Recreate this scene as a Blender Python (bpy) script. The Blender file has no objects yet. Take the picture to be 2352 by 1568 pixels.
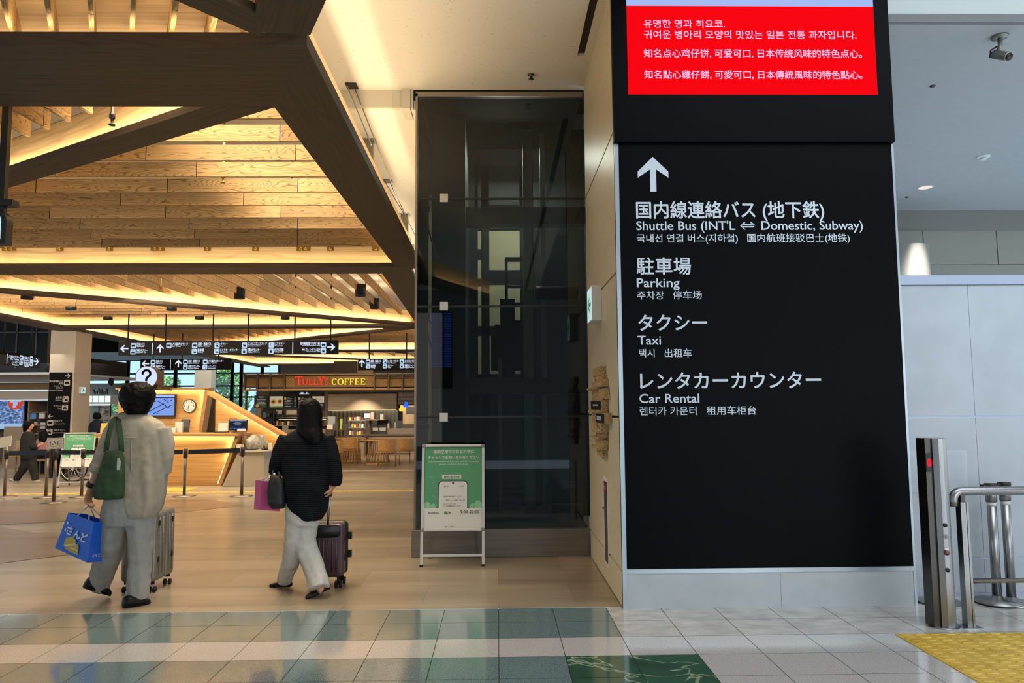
import bpy, bmesh, math, random
from mathutils import Vector, Matrix, Euler, noise as mnoise

# ------------------------------------------------------------------ camera, world, daylight, exposure
scn = bpy.context.scene
COL = scn.collection
CAM_H = 1.53                                  # eye height of the standing photographer
F_PX, CX, CY = 1705.0, 1176.0, 784.0          # focal length in pixels of the 2352 x 1568 frame
_yd = Vector((-33.0, -151.0, F_PX)).normalized()
_zd = Vector((-133.0, 19334.0, F_PX)); _zd = (_zd - _yd * _zd.dot(_yd)).normalized()
_xd = Vector((1, 0, 0)); _xd = (_xd - _yd * _xd.dot(_yd)); _xd = (_xd - _zd * _xd.dot(_zd)).normalized()
# rows: world axes written in camera (right, up, forward) coordinates
W_R = Vector((_xd[0], _yd[0], _zd[0])); W_U = Vector((_xd[1], _yd[1], _zd[1])); W_F = Vector((_xd[2], _yd[2], _zd[2]))
cam_d = bpy.data.cameras.new('camera'); cam = bpy.data.objects.new('camera', cam_d); COL.objects.link(cam)
cam_d.sensor_width = 36.0; cam_d.lens = F_PX / 2352.0 * 36.0; cam_d.clip_start = 0.05; cam_d.clip_end = 400
cam.matrix_world = Matrix(((W_R.x, W_U.x, -W_F.x, 0), (W_R.y, W_U.y, -W_F.y, 0), (W_R.z, W_U.z, -W_F.z, CAM_H), (0, 0, 0, 1)))
scn.camera = cam

scn.view_settings.view_transform = 'Standard'; scn.view_settings.look = 'None'
scn.view_settings.exposure = 0.0; scn.view_settings.gamma = 1.0; scn.view_settings.use_curve_mapping = False
cy = scn.cycles
cy.use_denoising = True; cy.max_bounces = 7; cy.diffuse_bounces = 3; cy.glossy_bounces = 3
cy.transmission_bounces = 4; cy.transparent_max_bounces = 10; cy.caustics_reflective = False; cy.caustics_refractive = False
cy.use_adaptive_sampling = True; cy.adaptive_threshold = 0.03; cy.sample_clamp_indirect = 4.0; cy.blur_glossy = 0.5

wd = bpy.data.worlds.new('overcast_sky'); scn.world = wd; wd.use_nodes = True
_bg = wd.node_tree.nodes['Background']; _bg.inputs[0].default_value = (0.62, 0.82, 1.0, 1); _bg.inputs[1].default_value = 1.35

def area(name, loc, rot, sx, sy, power, col, spread=180.0):
    d = bpy.data.lights.new(name, 'AREA'); d.shape = 'RECTANGLE'; d.size = sx; d.size_y = sy; d.energy = power; d.color = col
    d.spread = math.radians(spread)
    o = bpy.data.objects.new(name, d); COL.objects.link(o); o.location = loc; o.rotation_euler = rot; return o
COOL = (0.90, 0.96, 1.0); WARM = (1.0, 0.83, 0.62); NEUT = (1.0, 0.93, 0.82)
PI = math.pi
# daylight from the glass front behind the photographer (faces +Y), and the lit hall beyond it
area('daylight_window', (6.2, -4.0, 2.3), (PI/2, 0, 0), 7.0, 3.6, 290, COOL)
area('daylight_window', (-6.0, -4.5, 2.3), (PI/2, 0, 0), 9.0, 3.6, 75, NEUT)
area('daylight_window', (9.5, 3.0, 2.2), (PI/2, 0, PI/2), 7.0, 3.4, 150, COOL)
# broad overhead fills added to brighten the hall, no fixtures of their own
area('hall_fill', (4.5, 2.0, 6.4), (0, 0, 0), 6.0, 4.0, 280, (0.9, 0.95, 1.0))
area('hall_fill', (-5.5, 14.0, 4.3), (0, 0, 0), 6.0, 8.0, 330, WARM, 120)
area('hall_fill', (-2.2, 6.6, 4.2), (0, 0, 0), 1.2, 4.0, 150, (1.0, 0.84, 0.62), 130)  # fill added to lighten the pillar side and its surroundings
sun_d = bpy.data.lights.new('outdoor_sun', 'SUN'); sun_d.energy = 6.5; sun_d.angle = 0.05; sun_o = bpy.data.objects.new('outdoor_sun', sun_d); COL.objects.link(sun_o); sun_o.rotation_euler = (math.radians(42), 0, math.radians(6))
area('hall_front_fill', (-8.0, 13.5, 3.42), (math.radians(55), 0, 0), 5.0, 0.15, 150, WARM, 140)  # added fill toward column and counter, tilted so its lit face stays unseen
area('hall_front_fill', (-4.2, 18.9, 3.42), (math.radians(48), 0, 0), 4.0, 0.15, 40, WARM, 140)  # added fill toward the coffee shop header, lit face turned from the camera
area('shaft_fill', (0.2, 9.2, 4.7), (math.radians(-25), 0, 0), 0.8, 0.3, 34, (1, .97, .9))  # added light inside the shaft so the steelwork shows
area('kiosk_lamp', (-13.6, 25.1, 2.0), (math.radians(35), 0, 0), 1.0, .2, 22, COOL)
area('shop_fill', (-13.5, 20.5, 2.95), (0, 0, 0), 5.0, 6.0, 160, (1, .93, .85))  # broad fill added to lighten the shop fronts
area('concourse_fill', (-13.5, 33.0, 4.6), (0, 0, 0), 5.0, 12.0, 420, COOL)  # broad fill added to lighten the far concourse
# ------------------------------------------------------------------ helpers
def P(px, py, x=None, y=None, z=None):
    """the point of the place seen at a pixel, on the plane x=, y= or z="""
    u, v = px - CX, CY - py
    d = W_R * u + W_U * v + W_F * F_PX
    t = x / d.x if x is not None else y / d.y if y is not None else (z - CAM_H) / d.z
    return Vector((0, 0, CAM_H)) + d * t
V = Vector
def lin(h):
    if not isinstance(h, str): return tuple(h)
    c = [int(h[i:i+2], 16) / 255 for i in (0, 2, 4)]
    return tuple(x / 12.92 if x <= 0.04045 else ((x + 0.055) / 1.055) ** 2.4 for x in c)
def wm(o):
    m = Matrix.LocRotScale(o.location, o.rotation_euler, None)
    return wm(o.parent) @ m if o.parent else m
def empty(name, label, cat, loc=(0, 0, 0), rz=0.0, group=None, kind=None):
    o = bpy.data.objects.new(name, None); COL.objects.link(o); o.location = loc; o.rotation_euler = (0, 0, rz)
    return tag(o, label, cat, group, kind)
def tag(o, label=None, cat=None, group=None, kind=None):
    if label: o['label'] = label
    if cat: o['category'] = cat
    if group: o['group'] = group
    if kind: o['kind'] = kind
    return o
def copy_tree(o, parent=None):
    c = o.copy(); COL.objects.link(c)
    if parent: c.parent = parent
    for ch in list(o.children): copy_tree(ch, c)
    return c
class MB:
    def __init__(s): s.v = []; s.f = []; s.m = []; s.sm = []; s.T = None; s.mi = 0; s.smooth = False
    def pt(s, p):
        p = V(p); s.v.append(s.T @ p if s.T else p); return len(s.v) - 1
    def face(s, idx, mi=None): s.f.append(tuple(idx)); s.m.append(s.mi if mi is None else mi); s.sm.append(s.smooth)
    def poly(s, pts, mi=None): s.face([s.pt(p) for p in pts], mi); return s
    def box(s, x0, x1, y0, y1, z0, z1):
        i = [s.pt(p) for p in ((x0,y0,z0),(x1,y0,z0),(x1,y1,z0),(x0,y1,z0),(x0,y0,z1),(x1,y0,z1),(x1,y1,z1),(x0,y1,z1))]
        for q in ((0,3,2,1),(4,5,6,7),(0,1,5,4),(1,2,6,5),(2,3,7,6),(3,0,4,7)): s.face([i[k] for k in q])
        return s
    def prism(s, pts, ext):
        """closed polygon pts swept by the vector ext"""
        e = V(ext); a = [s.pt(p) for p in pts]; b = [s.pt(V(p) + e) for p in pts]; n = len(a)
        s.face(a[::-1]); s.face(b)
        for k in range(n): s.face((a[k], a[(k+1) % n], b[(k+1) % n], b[k]))
        return s
    def rings(s, rs, cap=True, closed=True):
        """rs: list of lists of points, same count"""
        ids = [[s.pt(p) for p in r] for r in rs]; n = len(ids[0])
        for a, b in zip(ids, ids[1:]):
            for k in range(n if closed else n - 1): s.face((a[k], a[(k+1) % n], b[(k+1) % n], b[k]))
        if cap: s.face(ids[0][::-1]); s.face(ids[-1])
        return s
    def tube(s, path, r, n=10, cap=True, flat=None):
        path = [V(p) for p in path]; rs = []; up = None
        for i, p in enumerate(path):
            t = (path[min(i+1, len(path)-1)] - path[max(i-1, 0)]).normalized()
            if up is None: up = V((0,0,1)) if abs(t.z) < 0.9 else V((0,1,0))
            a = t.cross(up).normalized(); b = a.cross(t).normalized(); up = b
            ri = r[i] if isinstance(r, (list, tuple)) else r
            ra, rb = (ri, ri) if flat is None else (ri, ri * flat)
            rs.append([p + a * math.cos(2*PI*k/n) * ra + b * math.sin(2*PI*k/n) * rb for k in range(n)])
        sm = s.smooth; s.smooth = True; s.rings(rs, cap); s.smooth = sm
        return s
    def cyl(s, p0, p1, r0, r1=None, n=16): return s.tube([p0, p1], [r0, r0 if r1 is None else r1], n)
    def lathe(s, prof, c=(0,0,0), n=20, cap=True):
        c = V(c); sm = s.smooth; s.smooth = True
        s.rings([[c + V((r*math.cos(2*PI*k/n), r*math.sin(2*PI*k/n), z)) for k in range(n)] for r, z in prof], cap); s.smooth = sm
        return s
    def sphere(s, c, rx, ry=None, rz=None, n=16, m=10, R=None):
        c = V(c); ry = ry or rx; rz = rz or rx; rs = []
        for j in range(1, m):
            t = PI * j / m
            ring = [V((rx*math.sin(t)*math.cos(2*PI*k/n), ry*math.sin(t)*math.sin(2*PI*k/n), -rz*math.cos(t))) for k in range(n)]
            rs.append([c + (R @ p if R else p) for p in ring])
        sm = s.smooth; s.smooth = True; s.rings(rs, True); s.smooth = sm
        return s
    def loft(s, rows, n=20, cap=True, e=2.0):
        """rows: (centre, half width vector, half depth vector)"""
        rs = []
        for c, a, b in rows:
            c, a, b = V(c), V(a), V(b); ring = []
            for k in range(n):
                t = 2*PI*k/n; x, y = math.cos(t), math.sin(t)
                x = math.copysign(abs(x) ** (2/e), x); y = math.copysign(abs(y) ** (2/e), y)
                ring.append(c + a * x + b * y)
            rs.append(ring)
        sm = s.smooth; s.smooth = True; s.rings(rs, cap); s.smooth = sm
        return s
    def build(s, name, mats, parent=None, world=True, bevel=0.0, smooth=False, loc=None, rz=0.0, seg=2):
        """one mesh object; vertices are world coordinates unless world=False (then in the parent's or its own frame)"""
        me = bpy.data.meshes.new(name); vs = s.v
        o = bpy.data.objects.new(name, me)
        if loc is not None: o.location = loc; o.rotation_euler = (0, 0, rz)
        if parent: o.parent = parent
        if world and (parent or loc is not None):
            inv = wm(o).inverted(); vs = [inv @ p for p in vs]
        me.from_pydata([tuple(p) for p in vs], [], s.f)
        if not isinstance(mats, (list, tuple)): mats = [mats]
        for m in mats: me.materials.append(m)
        for p, mi, sm in zip(me.polygons, s.m, s.sm): p.material_index = mi; p.use_smooth = smooth or sm
        bm = bmesh.new(); bm.from_mesh(me); bmesh.ops.recalc_face_normals(bm, faces=bm.faces); bm.to_mesh(me); bm.free()
        me.update(); COL.objects.link(o)
        if bevel: md = o.modifiers.new('bevel', 'BEVEL'); md.width = bevel; md.segments = seg; md.limit_method = 'ANGLE'; md.angle_limit = math.radians(40)
        return o
def struct(mb, name, mats, label=None, **k):
    o = mb.build(name, mats, **k); o['kind'] = 'structure'
    if label: o['label'] = label
    return o

# ------------------------------------------------------------------ materials
MATS = {}
def mat(name, col=(0.5,)*3, rough=0.5, metal=0.0, emit=None, es=0.0, spec=0.5, alpha=None, coat=0.0, sheen=0.0):
    if name in MATS: return MATS[name]
    m = bpy.data.materials.new(name); m.use_nodes = True; b = m.node_tree.nodes['Principled BSDF']
    b.inputs['Base Color'].default_value = (*lin(col), 1); b.inputs['Roughness'].default_value = rough; b.inputs['Metallic'].default_value = metal
    b.inputs['Specular IOR Level'].default_value = spec
    if coat: b.inputs['Coat Weight'].default_value = coat; b.inputs['Coat Roughness'].default_value = 0.1
    if sheen: b.inputs['Sheen Weight'].default_value = sheen
    if emit is not None: b.inputs['Emission Color'].default_value = (*lin(emit), 1); b.inputs['Emission Strength'].default_value = es
    MATS[name] = m; return m
def nodes(m): return m.node_tree.nodes, m.node_tree.links, m.node_tree.nodes['Principled BSDF']
def N(m, t, **k):
    n = m.node_tree.nodes.new(t)
    for a, b in k.items():
        if a in ('operation', 'blend_type', 'data_type', 'noise_dimensions', 'wave_type', 'bands_direction', 'feature', 'distance', 'wave_profile', 'rings_direction', 'clamp'): setattr(n, a, b)
        else: n.inputs[a].default_value = b
    return n
def mapped(m, scale, coord='Object', loc=(0, 0, 0)):
    nt = m.node_tree; tc = nt.nodes.new('ShaderNodeTexCoord'); mp = nt.nodes.new('ShaderNodeMapping')
    mp.inputs['Scale'].default_value = scale; mp.inputs['Location'].default_value = loc
    nt.links.new(tc.outputs[coord], mp.inputs['Vector']); return mp.outputs['Vector']
def ramp(m, fac, stops):
    r = m.node_tree.nodes.new('ShaderNodeValToRGB'); m.node_tree.links.new(fac, r.inputs['Fac']); el = r.color_ramp.elements
    while len(el) < len(stops): el.new(0.5)
    for e, (p, c) in zip(el, stops): e.position = p; e.color = (*lin(c), 1)
    return r.outputs['Color']
def bump(m, h, strength=0.2, dist=0.01):
    n = N(m, 'ShaderNodeBump', Strength=strength, Distance=dist); L = m.node_tree.links
    L.new(h, n.inputs['Height']); L.new(n.outputs['Normal'], nodes(m)[2].inputs['Normal'])
def mottled(name, a, b, scale=(3, 3, 3), rough=0.5, detail=6, lo=0.35, hi=0.65, bmp=0.0, metal=0.0, spec=0.5, coord='Object', dist=0.0):
    if name in MATS: return MATS[name]
    m = mat(name, a, rough, metal, spec=spec); n_, L, bs = nodes(m)
    nz = N(m, 'ShaderNodeTexNoise', Scale=1.0, Detail=detail, Distortion=dist); L.new(mapped(m, scale, coord), nz.inputs['Vector'])
    L.new(ramp(m, nz.outputs['Fac'], [(lo, a), (hi, b)]), bs.inputs['Base Color'])
    if bmp: bump(m, nz.outputs['Fac'], min(1, bmp*2.5), .02)
    return m
def wood(name, light, dark, plank=0.0, freq=12.0, along=0.8, across=6.0, rough=0.55, line=0.5, axis='X', tint=0.25):
    """grain running along the object's own X (or Z) axis; plank > 0 splits the length into boards"""
    if name in MATS: return MATS[name]
    m = mat(name, light, rough); n_, L, bs = nodes(m)
    tc = N(m, 'ShaderNodeTexCoord'); sx = N(m, 'ShaderNodeSeparateXYZ'); L.new(tc.outputs['Object'], sx.inputs[0])
    oi = N(m, 'ShaderNodeObjectInfo')
    la, ac, th_ = {'X': ('X', 'Z', 'Y'), 'Z': ('Z', 'X', 'Y'), 'Y': ('Y', 'Z', 'X')}[axis]
    rnd = N(m, 'ShaderNodeMath', operation='MULTIPLY'); L.new(oi.outputs['Random'], rnd.inputs[0]); rnd.inputs[1].default_value = 37.0
    seed = rnd.outputs[0]
    if plank:
        ad = N(m, 'ShaderNodeMath', operation='MULTIPLY_ADD'); L.new(sx.outputs[la], ad.inputs[0]); ad.inputs[1].default_value = 1/plank; L.new(seed, ad.inputs[2])
        fl = N(m, 'ShaderNodeMath', operation='FLOOR'); L.new(ad.outputs[0], fl.inputs[0])
        wn = N(m, 'ShaderNodeTexWhiteNoise', noise_dimensions='1D'); L.new(fl.outputs[0], wn.inputs['W'])
        sd = N(m, 'ShaderNodeMath', operation='MULTIPLY'); L.new(wn.outputs['Value'], sd.inputs[0]); sd.inputs[1].default_value = 53.0
        seed = sd.outputs[0]
        fr = N(m, 'ShaderNodeMath', operation='FRACT'); L.new(ad.outputs[0], fr.inputs[0])
    cb = N(m, 'ShaderNodeCombineXYZ')
    def mul(sock, k):
        q = N(m, 'ShaderNodeMath', operation='MULTIPLY'); L.new(sock, q.inputs[0]); q.inputs[1].default_value = k; return q.outputs[0]
    L.new(mul(sx.outputs[la], along), cb.inputs[0]); L.new(mul(sx.outputs[ac], across), cb.inputs[2])
    yy = N(m, 'ShaderNodeMath', operation='MULTIPLY_ADD'); L.new(sx.outputs[th_], yy.inputs[0]); yy.inputs[1].default_value = across; L.new(seed, yy.inputs[2]); L.new(yy.outputs[0], cb.inputs[1])
    nz = N(m, 'ShaderNodeTexNoise', Scale=1.0, Detail=1.5, Distortion=0.3); L.new(cb.outputs[0], nz.inputs['Vector'])
    fq = mul(nz.outputs['Fac'], freq); fr2 = N(m, 'ShaderNodeMath', operation='FRACT'); L.new(fq, fr2.inputs[0])
    fine = N(m, 'ShaderNodeTexNoise', Scale=1.0, Detail=4.0)
    mp = N(m, 'ShaderNodeMapping'); mp.inputs['Scale'].default_value = (2.0, 9.0, 9.0); L.new(cb.outputs[0], mp.inputs[0]); L.new(mp.outputs[0], fine.inputs['Vector'])
    rc = ramp(m, fr2.outputs[0], [(0.0, dark), (0.16, light), (0.78, light), (1.0, dark)])
    mx = N(m, 'ShaderNodeMix', data_type='RGBA', blend_type='MIX'); mx.inputs[0].default_value = line
    mx.inputs[6].default_value = (*lin(light), 1); L.new(rc, mx.inputs[7])
    f2 = ramp(m, fine.outputs['Fac'], [(0.3, (0.78,)*3), (0.7, (1.12,)*3)])
    m2 = N(m, 'ShaderNodeMix', data_type='RGBA', blend_type='MULTIPLY'); m2.inputs[0].default_value = 1.0; L.new(mx.outputs[2], m2.inputs[6]); L.new(f2, m2.inputs[7])
    out = m2.outputs[2]
    if plank:
        tw = N(m, 'ShaderNodeMapRange'); L.new(wn.outputs['Value'], tw.inputs[0]); tw.inputs[3].default_value = 1 - tint; tw.inputs[4].default_value = 1 + tint * 0.4
        jn = N(m, 'ShaderNodeMath', operation='GREATER_THAN'); L.new(fr.outputs[0], jn.inputs[0]); jn.inputs[1].default_value = 0.006
        tj = N(m, 'ShaderNodeMath', operation='MULTIPLY'); L.new(tw.outputs[0], tj.inputs[0]); L.new(jn.outputs[0], tj.inputs[1])
        m3 = N(m, 'ShaderNodeMix', data_type='RGBA', blend_type='MULTIPLY'); m3.inputs[0].default_value = 1.0; L.new(out, m3.inputs[6]); L.new(tj.outputs[0], m3.inputs[7]); out = m3.outputs[2]
    L.new(out, bs.inputs['Base Color'])
    return m

STEEL = mottled('brushed_steel', '9a9a9a', '8e8f91', (60, 60, 1), 0.32, metal=1.0)
STEEL_D = mat('dark_steel', '55524f', 0.4, 1.0)
BLACK = mat('black_plastic', '0c0c0d', 0.45)
BLACKM = mat('black_metal', '15120f', 0.5)
WHITE = mat('white_paint', 'dcdcd8', 0.5)
ALU = mat('aluminium', 'c9c5bb', 0.38, 0.6)
RUBBER = mat('rubber', '0a0a0a', 0.8)
def glow(name, col, es): return mat(name, (0.001,)*3, 0.8, emit=col, es=es, spec=0.0)
def glass(name, tint, transp=0.9, rough=0.02):
    if name in MATS: return MATS[name]
    m = bpy.data.materials.new(name); m.use_nodes = True; nt = m.node_tree; nt.nodes.clear()
    out = nt.nodes.new('ShaderNodeOutputMaterial'); mx = nt.nodes.new('ShaderNodeMixShader'); tr = nt.nodes.new('ShaderNodeBsdfTransparent'); gl = nt.nodes.new('ShaderNodeBsdfGlossy')
    fr = nt.nodes.new('ShaderNodeFresnel'); fr.inputs[0].default_value = 1.5
    tr.inputs[0].default_value = (*lin(tint), 1); gl.inputs['Roughness'].default_value = rough
    nt.links.new(fr.outputs[0], mx.inputs[0]); nt.links.new(tr.outputs[0], mx.inputs[1]); nt.links.new(gl.outputs[0], mx.inputs[2]); nt.links.new(mx.outputs[0], out.inputs[0])
    MATS[name] = m; return m

# ------------------------------------------------------------------ writing
_glyphs = {}
_tmp = bpy.data.scenes.new('type_setting')
def _glyph_mesh(s, spacing):
    if (s, spacing) not in _glyphs:
        cu = bpy.data.curves.new('line_of_type', 'FONT'); cu.body = s; cu.size = 1.0; cu.space_character = spacing; cu.resolution_u = 3
        ob = bpy.data.objects.new('line_of_type', cu); _tmp.collection.objects.link(ob)
        vl = _tmp.view_layers[0]; vl.update(); me = bpy.data.meshes.new_from_object(ob.evaluated_get(vl.depsgraph))
        _glyphs[(s, spacing)] = ([x.co.copy() for x in me.vertices], [tuple(p.vertices) for p in me.polygons])
        bpy.data.objects.remove(ob); bpy.data.curves.remove(cu); bpy.data.meshes.remove(me)
    return _glyphs[(s, spacing)]
def text_mesh(mb, s, origin, u, v, size, bold=0.0, align='L', width=None, spacing=1.0, sx=1.0, mi=None):
    """adds a line of lettering to mb: baseline from origin along u, up v; size = em height; bold thickens the strokes"""
    vs, fs = _glyph_mesh(s, spacing)
    if not vs: return 0
    x0 = min(p.x for p in vs); x1 = max(p.x for p in vs); k = size * sx
    if width: k = width / (x1 - x0)
    w = (x1 - x0) * k; off = {'L': 0, 'C': -w/2, 'R': -w}[align]
    u, v, origin = V(u), V(v), V(origin); nrm = u.cross(v).normalized()
    bb = bold * size
    for i, (dx, dy) in enumerate(((0, 0), (-bb, 0), (bb, 0), (0, bb), (0, -bb)) if bold else ((0, 0),)):
        b = len(mb.v)
        for p in vs: mb.pt(origin + u * ((p.x - x0) * k + off + dx) + v * (p.y * size + dy) + nrm * (i * 0.00004))
        for f in fs: mb.face([b + i_ for i_ in f], mi)
    return w
def arrow(mb, c, u, v, s, lw=0.2, mi=None):
    """block arrow pointing along v, s = overall height"""
    c, u, v = V(c), V(u), V(v); h = s/2; w = s*lw/2
    def q(x, y): return c + u*x + v*y
    a = s*0.43; t = s*0.24
    yi = h - 1.25*t + (w/a)*(0.5*t - 0.98*a)
    mb.poly([q(-w,-h), q(w,-h), q(w,yi), q(a,h-a*0.98-t*0.75), q(a,h-a*0.98), q(0,h), q(-a,h-a*0.98), q(-a,h-a*0.98-t*0.75), q(-w,yi)], mi)
# ------------------------------------------------------------------ setting: floors
YB = 5.83; TX, TY = 0.41, 0.37
TEAL = mottled('teal_terrazzo', '5d7578', '83999a', (130, 130, 130), 0.15, 3, 0.38, 0.62, 0, spec=0.8)
PINK = mottled('speckled_terrazzo', 'a3a09e', 'cfccca', (150, 150, 150), 0.15, 2, 0.3, 0.5, 0, spec=0.8)
GREYT = mottled('grey_stone_tile', 'aaa7a2', 'c8c5c0', (5, 9, 5), 0.22, 9, 0.35, 0.7, 0)
MARB = mat('green_marble', '1f4030', 0.12)
n_, L_, b_ = nodes(MARB)
_nz = N(MARB, 'ShaderNodeTexNoise', Scale=1.5, Detail=9.0, Distortion=1.6); L_.new(mapped(MARB, (1, 1, 1)), _nz.inputs['Vector'])
L_.new(ramp(MARB, _nz.outputs['Fac'], [(0.0, '2c5242'), (0.488, '3a5f4c'), (0.5, 'a8b496'), (0.512, '3a5c4a'), (1.0, '12281c')]), b_.inputs['Base Color'])
for _m, _w, _r in ((TEAL, 1.0, .10), (PINK, .9, .10), (MARB, .5, .06), (GREYT, .35, .16)):
    _b = nodes(_m)[2]; _b.inputs['Coat Weight'].default_value = _w; _b.inputs['Coat Roughness'].default_value = _r; _b.inputs['Coat IOR'].default_value = 1.75
GROUT = mat('grout', '3a3836', 0.8)
fl = MB(); fl.mi = 4; fl.poly([(-14, -3, -0.004), (9, -3, -0.004), (9, YB, -0.004), (-14, YB, -0.004)])
fl.poly([(3.0, YB, -0.004), (9, YB, -0.004), (9, 6.3, -0.004), (3.0, 6.3, -0.004)])
g = 0.0022
for r in range(-1, 24):
    y1 = YB - r * TY; y0 = y1 - TY
    for c in range(-34, 21):
        x0 = c * TX; x1 = x0 + TX; xm = x0 + TX / 2
        if r < 0 and xm < 3.2: continue
        if xm < 0.82: k = 1 if r == 2 else 0
        else: k = 2 if r < 2 else 1
        if r >= 3 and 0.41 < xm < 1.24: k = 3
        if r > 6 and xm < 0.82: k = (0, 1, 0)[r % 3]
        fl.poly([(x0+g, y0+g, 0), (x1-g, y0+g, 0), (x1-g, y1-g, 0), (x0+g, y1-g, 0)], k)
struct(fl, 'floor', [TEAL, PINK, GREYT, MARB, GROUT], 'polished terrazzo floor in teal, white and green marble tiles')
WARMT = mat('warm_stone_tile', '8a7358', 0.3)
n_, L_, b_ = nodes(WARMT)
_br = N(WARMT, 'ShaderNodeTexBrick', Scale=1.0); _br.offset = 0.5
for k, v_ in (('Color1', '867a68'), ('Color2', 'a2947e'), ('Mortar', '76695a')): _br.inputs[k].default_value = (*lin(v_), 1)
_br.inputs['Mortar Size'].default_value = 0.003; _br.inputs['Brick Width'].default_value = 1.2; _br.inputs['Row Height'].default_value = 0.6; _br.inputs['Bias'].default_value = 0.0
L_.new(mapped(WARMT, (1, 1, 1)), _br.inputs['Vector'])
_nz = N(WARMT, 'ShaderNodeTexNoise', Scale=1.0, Detail=7.0, Distortion=0.8); L_.new(mapped(WARMT, (0.5, 3.5, 1)), _nz.inputs['Vector'])
_mx = N(WARMT, 'ShaderNodeMix', data_type='RGBA', blend_type='MULTIPLY'); _mx.inputs[0].default_value = 1.0
L_.new(_br.outputs['Color'], _mx.inputs[6]); L_.new(ramp(WARMT, _nz.outputs['Fac'], [(0.3, (0.72,)*3), (0.7, (1.15,)*3)]), _mx.inputs[7]); L_.new(_mx.outputs[2], b_.inputs['Base Color'])
b_.inputs['Coat Weight'].default_value = .35; b_.inputs['Coat Roughness'].default_value = .22
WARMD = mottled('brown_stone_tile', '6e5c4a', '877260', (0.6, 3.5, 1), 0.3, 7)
f2 = MB(); f2.poly([(-30, YB, 0), (3.0, YB, 0), (3.0, 55, 0), (-30, 55, 0)])
struct(f2, 'floor', WARMT, 'warm brown stone tile floor of the arrival hall')
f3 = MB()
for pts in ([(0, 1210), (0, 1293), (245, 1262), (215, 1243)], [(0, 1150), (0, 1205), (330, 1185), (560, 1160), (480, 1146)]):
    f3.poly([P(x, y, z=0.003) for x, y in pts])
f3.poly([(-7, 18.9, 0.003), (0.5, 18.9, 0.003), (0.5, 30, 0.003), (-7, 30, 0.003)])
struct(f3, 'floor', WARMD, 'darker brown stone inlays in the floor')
f4 = MB(); f4.poly([(-7.0, 18.2, 0.004), (-0.6, 18.2, 0.004), (-0.6, 18.75, 0.004), (-7.0, 18.75, 0.004)])
struct(f4, 'trim_1', mat('pale_floor_strip', 'a5977f', 0.4), 'pale stone threshold strip in front of the coffee shop')

# tactile paving
YEL = mottled('yellow_tactile', 'b8962e', 'd2b04a', (8, 8, 8), 0.5)
tp = MB(); a, b = P(2055, 1457, z=0), P(2215, 1455, z=0)
x0, x1, y1 = a.x, a.x + 1.2, a.y; tp.box(x0, x1, y1 - 0.9, y1, 0.0, 0.005)
for i in range(12):
    for j in range(15):
        cx_, cy_ = x0 + 0.055 + i * 0.10, y1 - 0.03 - j * 0.06
        tp.loft([((cx_, cy_, 0.004), (0.040, 0, 0), (0, 0.014, 0)), ((cx_, cy_, 0.010), (0.033, 0, 0), (0, 0.008, 0))], 10)
o = tp.build('tactile_paving', YEL); tag(o, 'yellow tactile paving pad with raised bars beside the sensor gate', 'tactile paving')
tp = MB(); ty = P(500, 1131, z=0).y
tp.box(-13, -0.4, ty - 0.08, ty + 0.08, 0.0, 0.005)
for i in range(60):
    for j in (-1, 0, 1): tp.loft([((-12.9 + i*0.21, ty + j*0.05, 0.004), (0.08, 0, 0), (0, 0.014, 0)), ((-12.9 + i*0.21, ty + j*0.05, 0.009), (0.07, 0, 0), (0, 0.008, 0))], 8)
tag(tp.build('tactile_paving', YEL), 'long narrow yellow tactile strip across the hall floor before the counter', 'tactile paving')
tp = MB(); q = P(402, 1124, z=0); tp.box(q.x - 0.32, q.x + 0.32, q.y - 0.35, q.y + 0.35, 0.0, 0.005)
for i in range(8):
    for j in range(8): tp.lathe([(0.026, 0.004), (0.02, 0.010)], (q.x - 0.28 + i*0.08, q.y - 0.3 + j*0.085, 0), 8)
tag(tp.build('tactile_paving', YEL), 'square yellow dotted tactile pad at the foot of the information counter', 'tactile paving')

# ------------------------------------------------------------------ setting: ceilings of the hall
CEIL_Z, LOW_Z, YE = 4.97, 4.77, 7.814
ACOU = mat('acoustic_ceiling_board', 'd8d2c6', 0.85)
n_, L_, b_ = nodes(ACOU)
_nz = N(ACOU, 'ShaderNodeTexNoise', Scale=1.0, Detail=4.0); L_.new(mapped(ACOU, (22, 75, 40)), _nz.inputs['Vector'])
L_.new(ramp(ACOU, _nz.outputs['Fac'], [(0.27, '8c8576'), (0.335, 'd8d2c6')]), b_.inputs['Base Color'])
c1 = MB(); c1.box(-16, 0.80, -6, YE, CEIL_Z, CEIL_Z + 0.1); c1.box(0.875, 1.2, -6, YE, CEIL_Z, CEIL_Z + 0.1)
c1.box(0.80, 0.875, 7.02, YE, CEIL_Z, CEIL_Z + 0.1)
struct(c1, 'ceiling', ACOU, 'white fissured acoustic board ceiling')
c2 = MB(); c2.box(0.80, 0.875, -6, 7.02, CEIL_Z + 0.03, CEIL_Z + 0.12)
struct(c2, 'trim_2', BLACKM, 'black slot in the ceiling beside the sign pillar')
c3 = MB(); c3.box(-16, -0.9, YE, YE + 0.05, LOW_Z, CEIL_Z + 0.1)
c3.box(-1.02, -0.93, YE - 0.03, YE + 0.3, LOW_Z - 0.02, CEIL_Z); c3.box(-1.15, -1.12, YE - 0.006, YE, LOW_Z, CEIL_Z)
struct(c3, 'trim_3', mat('beige_bulkhead', 'c6bda8', 0.6), 'beige ceiling step beside the lift glass')
c4 = MB(); c4.box(-30, -0.88, YE + 0.05, 42, LOW_Z, LOW_Z + 0.1); c4.box(-0.88, 3, 11.5, 42, LOW_Z, LOW_Z + 0.1)
struct(c4, 'ceiling', ACOU, 'lower white acoustic ceiling above the timber lattice')
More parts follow.
